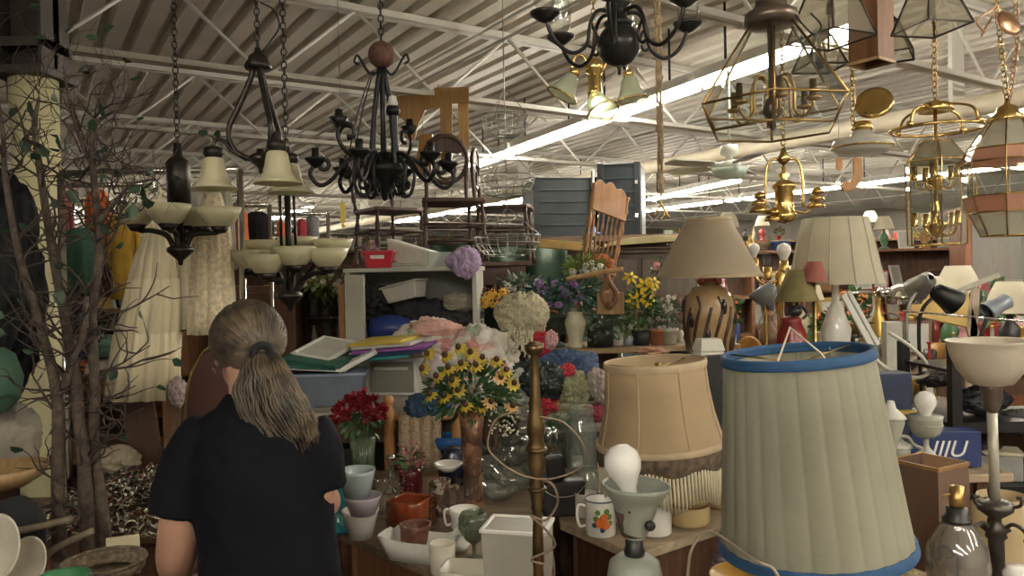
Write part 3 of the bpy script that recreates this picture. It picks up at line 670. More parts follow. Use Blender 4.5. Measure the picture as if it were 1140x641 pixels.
# dresser, long brown table top, foam sheet and steel lockers beyond
t = Thing('dresser', 'dark brown dresser with a moulded edge beyond the potted flowers', 'dresser', 0, 0, 1, k=1, loc=P(712, 330, 5.5).xy.to_3d(), rz=R(-4)); z1 = P(712, 274, 5.4).z
dr = wood('dusty brown dresser', (.07, .048, .034), (.12, .085, .06))
b = t.mb(); b.box(-.34, .42, 0, .5, 0, z1-.05); t.add('body', b, dr, bevel=.005)
b = t.mb(); b.box(-.37, .45, -.03, .52, z1-.05, z1-.02); b.box(-.39, .47, -.05, .54, z1-.02, z1); t.add('top', b, dr, bevel=.006)
for x0, x1 in ((-.32, -.02), (.02, .4)):
    b = t.mb(); b.box(x0, x1, -.012, -.001, .3, z1-.09); t.add('door', b, wood('greyed veneer', (.13, .1, .08), (.19, .16, .13)), bevel=.004)
DRZ = z1
t = Thing('table', 'very long brown wooden table top carrying the steel trunks', 'table', 0, 0, 1, k=1, loc=P(672, 330, 6.4).xy.to_3d(), rz=R(-3)); z1 = P(672, 262, 6.2).z
b = t.mb(); b.box(-.65, .62, -.2, 1.1, z1-.05, z1); t.add('tabletop', b, wood('dull brown plank', (.16, .1, .06), (.26, .17, .11), 5, .5, (8, 1, 1)))
for x in (-.6, .57):
    for y in (-.15, 1.05): b = t.mb(); b.box(x-.04, x+.04, y-.04, y+.04, 0, z1-.05); t.add('leg', b, darkwood)
b = t.mb(); b.box(-.6, .57, .2, .25, z1-.5, z1-.05); t.add('apron', b, darkwood)
LKZ = z1; stl = mat('blue grey steel', (.028, .037, .043), .45, .3, var=.25, scale=5); stl2 = mat('lighter grey steel', (.13, .14, .15), .35, .6, var=.2, scale=6)
def trunk(px, d, w, h, dep, rz, label, right=None):
    p = P(px, 262, d); t = Thing('steel_locker', label, 'trunk', 0, 0, 1, k=1, loc=(p.x, p.y, LKZ), rz=rz)
    b = t.mb(); b.box(-w/2, w/2, 0, dep, 0, h); t.add('body', b, stl, bevel=.008)
    if right: b = t.mb(); b.box(w/2, w/2+.006, .03, dep-.02, .02, h-.02); t.add('side_panel', b, stl2)  # right side in a lighter steel tone than the body
    b = t.mb(); n = 5
    for i in range(n+1): b.box(-w/2+.01, w/2-.01, -.012, -.001, h*i/n*.96+.005, h*i/n*.96+.02)
    t.add('ridges', b, stl, bevel=.003)
    for x in (-w/2, w/2-.05): b = t.mb(); b.box(x, x+.05, -.02, -.001, 0, h); t.add('corner_strip', b, mat('dark steel edge', (.03, .035, .04), .4, .5))
    for z in (h*.25, h*.7): b = t.mb(); b.box(w/2-.045, w/2-.02, -.035, -.021, z, z+.03); t.add('latch', b, chrome())
trunk(630, 6.5, .56, .52, .6, R(8), 'dark blue grey ribbed steel trunk, shorter and left of the pair')
trunk(690, 6.4, .36, .62, .5, R(-14), 'taller dark steel locker box with a lighter right side', True)
t = Thing('folding_pole', 'thin grey steel pole standing between the two steel trunks', 'pole', 661, 262, 6.1)
b = t.mb(); b.tube([(0, 0, 0), (0, 0, 72)], 1.8, 8, 0); t.add('tube', b, chrome()); b = t.mb(); b.lathe([(9, 0), (9, 3), (4, 4), (3, 9), (0, 9)], 16); t.add('base', b, mat('blue base', (.08, .12, .25), .4))
# foam sheet on dresser
b = MB(); pts = [(-42, 0), (40, 4), (52, 6), (44, 9), (10, 10), (-20, 8), (-40, 4)]; b.prism(pts, -20, 40)
q = P(716, 271, 5.45); q.z = DRZ+.004; o = b; o.k = 5.4/F
s_ = o.build('foam_sheet', mat('cream foam', (.68, .62, .36), .7, var=.1), None, q, bevel=.003); tag(s_, 'warped cream foam sheet lying on the dark dresser', 'sheet')
# green tarpaulin and screens
b = MB(1); w = 1.1
vs = []; fs = []; nx, nz = 24, 10
for i in range(nx+1):
    for j in range(nz+1):
        u, v_ = i/nx, j/nz; vs.append((-w*.5+w*u, .03*math.sin(u*22)+.02*noise.noise(Vector((u*6, v_*4, 0))), 1.9*v_-.05*math.sin(u*3)*v_))
for i in range(nx):
    for j in range(nz): a = i*(nz+1)+j; fs.append((a, a+nz+1, a+nz+2, a+1))
b.add(vs, fs); q = P(556, 330, 6.09); b.k = 1.0001
o = b.build('tarpaulin', mat('green tarpaulin', (.035, .075, .045), .5, var=.3, scale=6, bump=.2), None, (q.x, q.y, 0), solid=.012); tag(o, 'dull green tarpaulin hanging behind the dark chairs', 'tarpaulin')
# far furniture: hutch at right edge
t = Thing('china_hutch', 'reddish wooden china hutch with glass doors at the far right', 'hutch', 0, 0, 1, k=1, loc=P(1135, 320, 7.3).xy.to_3d(), rz=R(-12)); z1 = P(1125, 235, 7.4).z; rw = wood('red brown hutch', (.22, .08, .04), (.33, .14, .07))
b = t.mb(); b.box(-.45, .9, 0, .5, 0, .9); b.box(-.45, .9, .45, .5, .9, z1); b.box(-.5, .95, -.05, .5, z1, z1+.05)
for x in (-.45, .2, .85): b.box(x, x+.05, .05, .45, .9, z1)
t.add('body', b, rw)
for x in (-.4, .25):
    b = t.mb(); b.box(x, x+.6, .03, .035, .95, z1-.03); d_ = t.add('door_glass', b, crystal())
for z in (1.2, 1.45): b = t.mb(); b.box(-.4, .85, .06, .44, z, z+.01); t.add('shelf', b, rw)
# dark upright piano-like cabinet behind the column, left edge
t = Thing('cabinet', 'dark tall cabinet at the left edge behind the column', 'cabinet', 0, 0, 1, k=1, loc=P(-60, 400, 4.5).xy.to_3d(), rz=R(12))
b = t.mb(); b.box(-.4, .28, 0, .5, 0, 1.95); t.add('body', b, darkwood, bevel=.01); b = t.mb(); b.box(-.36, .24, -.02, -.001, .15, 1.85); t.add('door', b, darkwood, bevel=.01)

# ------------------------------------------------------------------ chairs
def turned(b, p, q, r, n=5, seg=8):
    p, q = Vector(p), Vector(q); prof = []
    m = 4*n
    pts = [p+(q-p)*i/m for i in range(m+1)]; rr = [r*(1+.35*math.sin(i*PI/2*1.0+.6)*(1 if i % 4 != 0 else .2)) for i in range(m+1)]
    b.tube(pts, rr, seg, 0)
def dining_chair(label, loc, rz, m, w=.44, sh=.45, bh=1.0, group=None, cane=True, hoop=False, rx=0, ry=0):
    t = Thing('dining_chair', label, 'chair', 0, 0, 1, k=1, loc=loc, rz=rz, rx=rx, ry=ry, group=group)
    b = t.mb(); b.slab([(-w*.42, w*.45), (w*.42, w*.45), (w*.5, -w*.45), (w*.3, -w*.52), (-w*.3, -w*.52), (-w*.5, -w*.45)], sh-.03, sh); t.add('seat', b, m, bevel=.01)
    for x, y in ((-.44, -.42), (.44, -.42), (-.36, .4), (.36, .4)):
        b = t.mb(); turned(b, (x*w*1.1, y*w*1.15, 0), (x*w, y*w, sh-.03), .017, 3); t.add('leg', b, m)
    for a, c in (((-.45, -.43), (.45, -.43)), ((-.45, -.43), (-.38, .42)), ((.45, -.43), (.38, .42)), ((-.38, .42), (.38, .42))):
        for z in (.14, .25): b = t.mb(); b.tube([(a[0]*w*1.06, a[1]*w*1.08, z), (c[0]*w*1.06, c[1]*w*1.08, z)], .009, 6, 0); t.add('stretcher', b, m)
    if hoop == 2:
        c = (sh+bh)/2+.02; hgt = (bh-sh)/2-.03
        b = t.mb(); b.torus((0, w*.5, c+.05), w*.36, .016, 'Y', 28, 8, (1, hgt*.78/(w*.36))); t.add('back_hoop', b, m)
        b = t.mb(); b.prism([(-w*.36, c+hgt*.55), (-w*.2, c+hgt*.42), (0, c+hgt*.5), (w*.2, c+hgt*.42), (w*.36, c+hgt*.55), (w*.3, bh-.04), (w*.12, bh+.01), (-w*.12, bh+.01), (-w*.3, bh-.04)], w*.49, w*.53); t.add('crest_rail', b, m, bevel=.006)
        b = t.mb(); b.torus((0, w*.5, c-.02), w*.16, .011, 'Y', 20, 6); t.add('splat', b, m)
        for s in (-1, 1): b = t.mb(); b.tube([(s*w*.38, w*.4, sh-.02), (s*w*.33, w*.47, sh+.08), (s*w*.36, w*.5, c+.05)], .015, 8); t.add('back_post', b, m)
    elif hoop:
        b = t.mb(); b.tube([(-w*.36, w*.42, sh), (-w*.42, w*.5, sh+.25), (-w*.36, w*.56, bh-.08), (0, w*.6, bh), (w*.36, w*.56, bh-.08), (w*.42, w*.5, sh+.25), (w*.36, w*.42, sh)], .015, 8); t.add('back_hoop', b, m)
        b = t.mb(); b.prism([(-.07, sh), (.07, sh), (.05, sh+.2), (.1, bh-.18), (.14, bh-.02), (-.14, bh-.02), (-.1, bh-.18), (-.05, sh+.2)], w*.48, w*.5); t.add('splat', b, m)
    else:
        for s in (-1, 1): b = t.mb(); turned(b, (s*w*.38, w*.42, sh-.02), (s*w*.46, w*.62, bh), .016, 5); t.add('back_post', b, m)
        cr = [(-w*.46, bh-.17), (w*.46, bh-.17)]+[(w*.46*(1-2*i/14), bh-.01+.035*abs(math.sin(i*PI*3/14))+.03*math.sin(i*PI/14)) for i in range(15)]
        b = t.mb(); b.prism(cr, w*.575, w*.62); t.add('crest_rail', b, m, bevel=.004)
        b = t.mb(); b.box(-w*.42, w*.42, w*.48, w*.52, sh+.1, sh+.14); t.add('lower_rail', b, m)
        for i in range(7): x = (i-3)*w*.11; b = t.mb(); turned(b, (x, w*.5, sh+.13), (x*1.1, w*.59, bh-.17), .007, 3, 6); t.add('spindle', b, m)
    return t
dch = wood('near black walnut', (.03, .015, .01), (.08, .04, .025))
PLZ = 1.70
box_table('table', 'hidden table under the dark stacked chairs', 'table', -1.3, .13, 4.8, 6.0, PLZ, darkwood, darkwood, leg=.04)
for px, rz, lb, hp, ht in ((503, R(12), 'dark wooden chair, middle of the three on the tables, with balloon shaped back', 2, .9), (432, R(40), 'dark wooden chair behind the iron chandelier, leftmost on the tables', False, .84), (562, R(84), 'dark wooden chair with woven seat seen side on, rightmost of the dark ones', 2, .86)):
    p = P(px, 290, 5.1 if px == 503 else 5.65); dining_chair(lb, (p.x, p.y, PLZ+.002), rz, dch, .42, .42, ht, hoop=hp)
oak = wood('golden brown oak', (.22, .1, .035), (.36, .18, .07))
p = P(630, 316, 4.95)
dining_chair('golden oak pressed back chair with carved crest rail behind the flowers', (p.x+.02, p.y, P(0, 316, 4.95).z-.5), R(226), oak, .4, .40, 1.04, rx=R(2), ry=R(-11))
box_table('table', 'small hidden table under the golden oak chair', 'table', .16, .56, 4.7, 5.25, p.z-.51, darkwood, darkwood)
# ------------------------------------------------------------------ generic small things
def on(name, label, cat, px, py, z, **kw):
    T = Thing(name, label, cat, px, py, DZ(px, py, z), **kw); T.o.location.z += .0015; return T
def ond(name, label, cat, px, d, z, **kw):
    q = P(px, 305, d); return Thing(name, label, cat, 0, 0, 1, k=d/F, loc=(q.x, d, z+.0015), **kw)
def vessel(name, label, cat, px, py, z, prof, m, t=1.2, seg=28, handle=None, hm=None, mod=None, part='bowl', **kw):
    """hollow turned vessel whose profile is in photo pixels above its base"""
    T = on(name, label, cat, px, py, z, **kw); b = T.mb()
    b.lathe([(0, prof[0][1])]+prof+[(max(r-t, .01), zz) for r, zz in reversed(prof)][:-1]+[(0, prof[0][1]+t)], seg, mod=mod, cap=False)
    T.add(part, b, m)
    if handle:
        x, z0, z1, out, r = handle; b = T.mb(); b.tube([(x, 0, z1), (x+out*.8, 0, z1+1), (x+out, 0, (z0+z1)/2), (x+out*.7, 0, z0), (x, 0, z0+1)], r, 7); T.add('handle', b, hm or m)
    return T
def foliage(T, c, rad, n, l, w, m=None, name='foliage', seed=0, droop=.2):
    rnd = random.Random(seed); b = T.mb(); random.seed(seed)
    for i in range(n):
        d = Vector((rnd.gauss(0, 1), rnd.gauss(0, 1), rnd.gauss(.2, .8))).normalized(); q = rnd.random()**.5
        p = Vector(c)+Vector((d.x*rad[0], d.y*rad[1], d.z*rad[2]))*q
        b.leaf(p, d+Vector((0, 0, -droop)), l*rnd.uniform(.6, 1.3), w*rnd.uniform(.7, 1.2))
    T.add(name, b, m or leafm())
def stems(T, c, tips, r=.6, m=None):
    b = T.mb()
    for t in tips: mid = (Vector(c)+Vector(t))/2+Vector((0, 0, 3)); b.tube([c, mid, t], r, 4, 3)
    T.add('stems', b, m or mat('stem green', (.07, .1, .03), .6))
def daisy(b, p, d, r, n=9, w=.5, cone=None):
    d = Vector(d).normalized(); u = d.orthogonal().normalized(); v = d.cross(u)
    for i in range(n):
        a = 2*PI*i/n+.3; e = u*math.cos(a)+v*math.sin(a); b.leaf(Vector(p)+e*r*.15, e-d*.35, r, r*w, d)
def flower_group(T, pts, r, m, name='flower', cm=None, cr=.28, n=9, w=.5, seed=1):
    rnd = random.Random(seed)
    for p in pts:
        b = T.mb(); d = (p[0]*.02+rnd.uniform(-.4, .4), -1, rnd.uniform(.0, .8)); daisy(b, p, d, r*rnd.uniform(.85, 1.15), n, w)
        f = T.add(name, b, m)
        if cm: b = T.mb(); dd = Vector(d).normalized(); b.ball(Vector(p)+dd*r*.15, r*cr, 8, (1, 1, 1.2)); T.add('flower_centre', b, cm, parent=f)
def rose(b, p, r, seed=0):
    for i in range(3): b.blob(p, (r*(1-.25*i), r*(1-.25*i), r*(.7-.1*i)+i*.15*r), .45, 2.6, seed*3+i, 2)
def sheet(name, label, cat, px, py, d, w, h, m, fold=4, amp=3, sag=None, seed=0, thick=.004, tilt=0, rz=0, group=None):
    """soft cloth laid as a rumpled surface, pixel sized, local x right and y away"""
    b = MB(d/F); nx, ny = 30, 20; off = Vector((seed*5.1, seed*2.7, 0)); v = []
    for i in range(nx+1):
        for j in range(ny+1):
            u, q = i/nx-.5, j/ny-.5
            zz = amp*noise.noise(Vector((u*fold, q*fold*.7, seed)))+amp*.5*noise.noise(Vector((u*fold*2.6, q*fold*2, seed+9)))
            e = 1+.1*noise.noise(Vector((u*3, q*3, seed+4)))
            v.append((u*w*e, q*h*e, zz+(sag(u, q) if sag else 0)))
    b.add(v, [(i*(ny+1)+j, (i+1)*(ny+1)+j, (i+1)*(ny+1)+j+1, i*(ny+1)+j+1) for i in range(nx) for j in range(ny)])
    o = b.build(name, m, None, P(px, py, d), solid=thick, rot=(tilt, 0, rz)); return tag(o, label, cat, group)
def heap(name, label, cat, px, py, d, rad, m, seed=0, amp=.5, fr=2.2, group=None, sub=5, ridge=True, flat=None):
    b = MB(d/F); b.blob((0, 0, 0), rad, amp, fr, seed, sub, ridge, flat); o = b.build(name, m, None, P(px, py, d)); return tag(o, label, cat, group)

# ------------------------------------------------------------------ bookcase contents
Z = BCZ; D0 = 4.2
T = ond('storage_basket', 'small bright red plastic basket with a white label on top of the bookcase', 'basket', 423, 4.22, Z); red = mat('red plastic', (.55, .02, .04), .35, var=.05)
b = T.mb(); b.taper((13, 9), (16, 11), 0, 18); T.add('body', b, red, bevel=.004)
b = T.mb(); b.box(-17, 17, -12, 12, 17, 19); T.add('rim', b, red, bevel=.002)
b = T.mb(); b.box(-8, 7, -12.2, -11.6, 10, 14); T.add('label', b, white(), label='white label')
T = ond('storage_bin', 'white plastic bin lying tilted on its side on the bookcase top', 'bin', 458, 4.32, Z, rz=R(-10))
M = Matrix.Translation((0, 0, 12)) @ Matrix.Rotation(R(17), 4, 'Y')
b = T.mb(); b.taper((22, 12), (26, 15), -9, 11, M); T.add('body', b, mat('off white plastic', (.62, .61, .53), .4), bevel=.004)
b = T.mb(); b.taper((27, 16), (27, 16), 11, 13, M); T.add('rim', b, white())
T = ond('storage_box', 'small clear plastic box beside the lilac cloth on the bookcase', 'box', 490, 4.24, Z)
b = T.mb(); b.box(-12, 12, -8, 8, 0, 14); T.add('body', b, glass('cloudy plastic', (.85, .9, .88), .2, .1, .4, (.6, .66, .62)))
b = T.mb(); b.box(-13, 13, -9, 9, 14, 16); T.add('lid', b, glass('cloudy plastic'))
heap('folded_cloth', 'crumpled lilac cloth draped over the corner of the bookcase', 'cloth', 517, 292, 4.12, (18, 12, 17), mat('lilac knit', (.42, .32, .5), .9, var=.2, scale=60, bump=.3), 3, .3, 1.6)
heap('folded_cloth', 'plum patterned cloth bundle behind the red basket', 'cloth', 413, 284, 4.42, (10, 7, 15), speck('plum print', [(.2, .1, .14), (.3, .16, .2), (.4, .38, .2)], 60, .9), 5, .4)
T = ond('plastic_tray', 'flat stack of white trays lying on the bookcase top', 'tray', 448, 4.3, Z)
b = T.mb()
for i in range(3): b.box(-20+i, 22-i, -18, -4, i*2.2, i*2.2+1.4)
T.add('trays', b, mat('off white plastic', ()))
zz = SHZ+.03
bagm = mat('black shiny plastic', (.02, .02, .025), .25, var=.3, scale=20, bump=.3, bscale=25)
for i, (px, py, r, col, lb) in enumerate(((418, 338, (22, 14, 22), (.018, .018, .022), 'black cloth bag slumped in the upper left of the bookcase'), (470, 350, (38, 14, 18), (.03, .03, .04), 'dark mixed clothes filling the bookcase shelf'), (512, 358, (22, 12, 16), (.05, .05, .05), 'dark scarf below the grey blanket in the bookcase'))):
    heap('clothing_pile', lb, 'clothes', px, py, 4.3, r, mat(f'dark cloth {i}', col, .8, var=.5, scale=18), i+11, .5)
T = Thing('storage_bin', 'white lidded plastic bin resting askew on the dark clothes in the bookcase', 'bin', 453, 334, 4.26, rz=R(-22), ry=R(-12))
b = T.mb(); b.taper((18, 11), (22, 13), 0, 17); T.add('body', b, white(), bevel=.004); b = T.mb(); b.box(-24, 24, -15, 15, 17, 19.5); T.add('lid', b, mat('off white plastic', ()), bevel=.003)
heap('folded_blanket', 'folded grey green blanket on the right of the bookcase shelf', 'blanket', 513, 336, 4.25, (20, 12, 11), mat('grey blanket', (.4, .38, .3), .9, var=.25, scale=25), 31, .3)
T = Thing('storage_bin', 'cobalt blue rounded plastic tub in the bookcase', 'bin', 434, 366, 4.1)
b = T.mb(); b.lathe([(0, -16), (22, -14), (25, 0), (22, 11), (10, 15), (0, 16)], 28, M=Matrix.Diagonal((1, .5, 1, 1))); T.add('body', b, mat('cobalt plastic', (.012, .035, .2), .35, var=.08))
b = T.mb(); b.tube([(-24, -6, -18), (-10, -14, -22), (6, -12, -20)], 3, 8); T.add('rim', b, mat('lime plastic', (.2, .45, .05), .4), label='lime green rim')

# ------------------------------------------------------------------ quilt, crochet blanket, clothes heap
quilt = speck('pink floral quilt', [(.62, .58, .5), (.6, .3, .27), (.66, .62, .54), (.36, .42, .3), (.62, .4, .36), (.68, .64, .58)], 16, .9)
quilt2 = mat('faded quilt', (.68, .63, .56), .9, var=.2, scale=9, bump=.4, bscale=22)
pinkq = mat('dusty pink quilting', (.6, .36, .31), .9, var=.25, scale=14, bump=.3)
heap('quilt', 'pink and white floral quilt bundled at the bookcase front', 'quilt', 478, 376, 3.85, (32, 22, 20), quilt, 41, .45, 1.8)
heap('quilt', 'dusty pink folded quilt edge on top of the floral one', 'quilt', 484, 366, 3.8, (30, 14, 9), pinkq, 44, .4, 1.6)
heap('quilt', 'pale patchwork quilt with faint flowers spilling towards the yellow flowers', 'quilt', 535, 400, 3.8, (42, 24, 36), quilt, 47, .35, 1.7)
heap('quilt', 'white sheet corner hanging down right of the pale quilt', 'quilt', 562, 432, 3.72, (30, 14, 26), mat('white cotton', (.66, .65, .6), .9, var=.12, scale=20), 49, .4, 1.7)
heap('crochet_blanket', 'cream crochet blanket bunched on top of the heap', 'blanket', 581, 352, 3.95, (28, 20, 27), mat('cream crochet', (.6, .55, .38), .95, var=.3, scale=110, bump=1, bscale=140), 52, .4, 2.2)
T = Thing('blanket_fringe', 'loose hanging yarn tassels of the cream crochet blanket', 'yarn', 578, 376, 3.72)
b = T.mb(); rnd = random.Random(3)
for i in range(16): x = rnd.uniform(-20, 16); b.tube([(x, 2, 8), (x+rnd.uniform(-3, 3), -2, -6), (x+rnd.uniform(-8, 5), -3, -18+rnd.uniform(-6, 6))], 1.1, 5, 3)
T.add('tassels', b, mat('cream crochet', ()))
heap('clothing_pile', 'bright red cloth tucked beneath the cream crochet blanket', 'clothes', 603, 384, 3.9, (13, 9, 14), mat('scarlet cloth', (.5, .03, .05), .8, var=.3), 55, .5)
heap('clothing_pile', 'pink white cloth end beside the scarlet cloth', 'clothes', 614, 378, 3.85, (7, 6, 10), mat('pale pink cloth', (.6, .35, .36), .8), 57, .4)
cl = [(585, 415, (20, 12, 14), (.03, .05, .045), 'black plastic bag of clothes at the top of the table heap', 1), (628, 402, (24, 14, 12), (.06, .1, .2), 'blue denim cloth at the top of the clothing heap', 0), (650, 408, (18, 12, 14), (.1, .15, .25), 'light blue striped cloth under the plant shelf', 0),
      (606, 425, (22, 12, 20), (.025, .035, .035), 'shiny black bag in the middle of the clothing heap', 1), (640, 432, (18, 11, 17), (.34, .34, .2), 'olive knitted hat shape in the clothing heap', 2), (608, 452, (18, 10, 11), (.45, .03, .05), 'crimson cloth low in the clothing heap', 0),
      (655, 462, (22, 12, 11), (.3, .05, .08), 'wine red folded cloth beside the fringed lampshade', 0), (630, 455, (18, 8, 9), (.4, .36, .12), 'mustard cloth low in the clothing heap', 0), (668, 430, (14, 12, 18), (.4, .34, .3), 'beige pink cloth behind the fringed lampshade edge', 0), (590, 470, (16, 10, 12), (.35, .33, .3), 'pale grey cloth behind the glass jars', 0), (632, 412, (8, 9, 7), (.5, .05, .07), 'small red cloth corner in the clothing heap', 0)]
for i, (px, py, r, c, lb, sh) in enumerate(cl):
    heap('clothing_pile', lb, 'clothes', px, py, 3.75 if i < 3 else 3.62, r, mat(f'heap cloth {i}', c, .25 if sh == 1 else .85, var=.35, scale=25, bump=.8 if sh == 2 else .3, bscale=80), 61+i, .5, 2.2)

# ------------------------------------------------------------------ trays, frames and bins on the middle table (z 1.0)
T = on('plastic_drawer_box', 'white plastic drawer box with a smoky front under coloured trays', 'box', 428, 440, 1.0, rz=R(-8))
b = T.mb(); b.box(-36, 38, -2, 46, 0, 43); T.add('casing', b, white(), bevel=.006)
b = T.mb(); b.box(-14, 35, -6, -2.2, 4, 37); dr_ = T.add('drawer', b, glass('smoky plastic front', (.7, .7, .62), .2, .08, .75, (.34, .33, .27)), bevel=.004)
b = T.mb(); b.box(-8, 30, -9, -6, 29, 32); T.add('handle', b, mat('off white plastic', ()), parent=dr_)
T = on('storage_bin', 'wide blue grey plastic bin under the picture frames', 'bin', 362, 450, 1.0, rz=R(6))
b = T.mb(); b.taper((40, 22), (46, 26), 0, 34); T.add('body', b, mat('slate plastic', (.14, .17, .22), .4), bevel=.005); b = T.mb(); b.box(-48, 48, -28, 28, 34, 37); T.add('rim', b, mat('pale blue rim', (.3, .36, .48), .4), bevel=.003)
zf = T.o.location.z+37*T.k
def flat(name, label, cat, px, py, d, w, h, th, m, rz=0, ry=0, rx=0, fm=None, fr=3):
    t = Thing(name, label, cat, px, py, d, rz=rz, ry=ry, rx=rx); b = t.mb()
    if fm:
        b.box(-w/2, w/2, -h/2, -h/2+fr, 0, th); b.box(-w/2, w/2, h/2-fr, h/2, 0, th); b.box(-w/2, -w/2+fr, -h/2, h/2, 0, th); b.box(w/2-fr, w/2, -h/2, h/2, 0, th); t.add('frame', b, fm, bevel=.001)
        b = t.mb(); b.box(-w/2+fr, w/2-fr, -h/2+fr, h/2-fr, 0, th*.6); t.add('panel', b, m)
    else: b.box(-w/2, w/2, -h/2, h/2, 0, th); t.add('panel', b, m, bevel=.002)
    return t
dgreen = mat('dark green folder', (.02, .1, .075), .5)
flat('picture_frame', 'white framed picture lying at the bottom of the stack behind the woman', 'frame', 350, 409, 3.62, 78, 60, 3, mat('grey print', (.35, .34, .3), .4), R(4), R(4), fm=white())
flat('binder', 'dark green binder under the white framed picture', 'binder', 358, 399, 3.64, 70, 70, 4, dgreen, R(-14), R(6), R(6))
flat('binder', 'second dark green binder lower left in the stack', 'binder', 345, 405, 3.6, 60, 60, 3, dgreen, R(10), R(6), R(5))
flat('picture_frame', 'white framed picture on top of the green binders', 'frame', 363, 389, 3.7, 50, 60, 3, mat('pale print', (.5, .5, .46), .35), R(-22), R(8), R(14), white(), 4)
flat('plastic_tray', 'white ribbed tray leaning against the coloured trays', 'tray', 397, 400, 3.62, 46, 42, 5, mat('off white plastic', ()), R(14), R(-26), R(8), white(), 4)
for i, (px, py, c, lb, w) in enumerate(((428, 396, (.02, .2, .2), 'teal plastic tray directly on the white drawer box', 70), (440, 391, (.015, .03, .1), 'navy tray above the teal one', 78), (442, 387, (.25, .08, .32), 'purple tray near the top of the tray stack', 84), (436, 383, (.5, .5, .46), 'white tray topping the tray stack', 70), (430, 380, (.55, .42, .06), 'yellow folder lying uppermost on the trays', 66))):
    flat('plastic_tray', lb, 'tray', px, py, 3.72, w, 60, 3.4, mat(f'tray {i}', c, .4), R(-6-3*i), R(-4), R(3))
heap('clothing_pile', 'navy denim cloth beneath the white drawer box', 'clothes', 476, 455, 3.4, (22, 14, 17), mat('navy denim', (.02, .05, .11), .8, var=.4), 91, .5)
heap('handbag', 'round grey pink bag between drawer box and yellow flowers', 'bag', 482, 412, 3.6, (13, 9, 20), mat('grey pink leather', (.3, .25, .25), .4), 93, .15, 1.5, ridge=False)

# ------------------------------------------------------------------ plants on the long shelf
vi = [0]
def potted(label, px, zb, pot, pm, fol, n, l, w, fm=None, flowers=None, fr=5, flm=None, cm=None, name='potted_flowers', dy=0, fn=9, fw=.5, py=None):
    vi[0] += 1; d = 4.4+dy; p = P(px, 380, d); T = Thing(name, label, 'plant', 0, 0, 1, k=d/F, loc=(p.x, p.y, zb+.0015))
    b = T.mb(); b.lathe([(0, 0)]+pot+[(pot[-1][0]-1.2, pot[-1][1]), (pot[-1][0]-2, pot[-1][1]-4), (0, pot[-1][1]-4)], 24); T.add('pot', b, pm)
    foliage(T, *fol, n, l, w, fm, seed=vi[0])
    if flowers: flower_group(T, flowers, fr, flm, cm=cm, n=fn, w=fw, seed=vi[0])
    return T
gg = mat('grey green leaves', (.14, .2, .13), .6, var=.5, scale=40); bl = mat('blue green leaves', (.05, .13, .1), .5, var=.4, scale=40); yg = mat('yellow green leaves', (.2, .28, .06), .5, var=.4, scale=40)
terra = mat('terracotta', (.42, .16, .08), .8); viol = mat('violet petals', (.3, .16, .42), .6); whp = mat('white petals', (.75, .72, .66), .6, trans=.2); yel = mat('yellow petals', (.8, .58, .03), .5, var=.2, trans=.2); orng = mat('rust petals', (.5, .15, .05), .6); pinkp = mat('pink petals', (.6, .25, .25), .6)
rp = lambda c, r, n, s: [(c[0]+random.Random(s+i).uniform(-r[0], r[0]), c[1]-r[1]*.6-random.Random(s+i+50).uniform(0, r[1]*.4), c[2]+random.Random(s+i+99).uniform(-r[2], r[2])) for i in range(n)]
potted('dark green stone urn with violet silk flowers on the plant shelf', 617, PSZ, [(13, 0), (12, 3), (6, 6), (7, 12), (15, 16), (16, 32), (19, 35)], mat('dark green stone', (.06, .075, .06), .7, var=.4, scale=50, bump=.4), ((-4, 0, 58), (26, 16, 16)), 200, 9, 5, bl, rp((-4, 0, 58), (24, 18, 14), 7, 3), 6, viol)
potted('pale cream baluster vase with blue green silk flowers', 641, PSZ, [(8, 0), (9, 2), (6, 5), (9, 14), (12, 25), (12, 30), (8, 38), (9, 40)], mat('cream ceramic', (.62, .6, .44), .2), ((3, 0, 62), (27, 16, 15)), 220, 10, 5, bl, rp((0, 0, 62), (24, 16, 13), 6, 9), 5, viol, dy=-.1)
potted('dark pot of trailing variegated ivy right of the cream vase', 668, PSZ, [(14, 0), (17, 22)], mat('black pot', (.02, .02, .02), .5), ((2, -6, 28), (24, 14, 24)), 200, 9, 6, gg, dy=-.05)
potted('small white mug of grey green sprigs on the plant shelf', 688, PSZ, [(6, 0), (7, 14)], china(), ((0, 0, 24), (12, 10, 12)), 120, 7, 3, gg)
potted('small blue white pot of green leaves on the plant shelf', 700, PSZ, [(5, 0), (6, 10)], mat('pale blue china', (.4, .46, .55), .3), ((0, 0, 20), (14, 12, 14)), 120, 7, 4, yg, rp((0, 0, 22), (8, 8, 6), 3, 31), 3, whp)
potted('tall bright yellow lilies in a dark pot on the plant shelf', 714, PSZ, [(9, 0), (11, 16)], mat('black pot', ()), ((0, 0, 40), (16, 14, 26)), 200, 12, 4, leafm(), [(-12, -8, 76), (3, -9, 66), (14, -8, 70), (-2, -10, 54), (8, -10, 50), (10, -8, 62), (-8, -9, 50)], 9, yel, n if False else None, fn=6, fw=.45)
potted('terracotta pot of pale yellow sprigs right of the lilies', 731, PSZ, [(7, 0), (8.5, 14), (9.5, 14), (9.5, 17)], terra, ((0, 0, 30), (12, 10, 16)), 140, 8, 3, gg, rp((-2, 0, 28), (10, 8, 10), 7, 21), 2.6, whp)
potted('whitewashed pot of white flower spikes, second from the cone lamp', 745, PSZ, [(8, 0), (9.5, 14), (10.5, 14), (10.5, 18)], mat('whitewashed clay', (.55, .54, .48), .8), ((0, 0, 34), (11, 9, 18)), 120, 7, 3, gg, rp((0, 0, 40), (6, 8, 16), 9, 41), 3, whp)
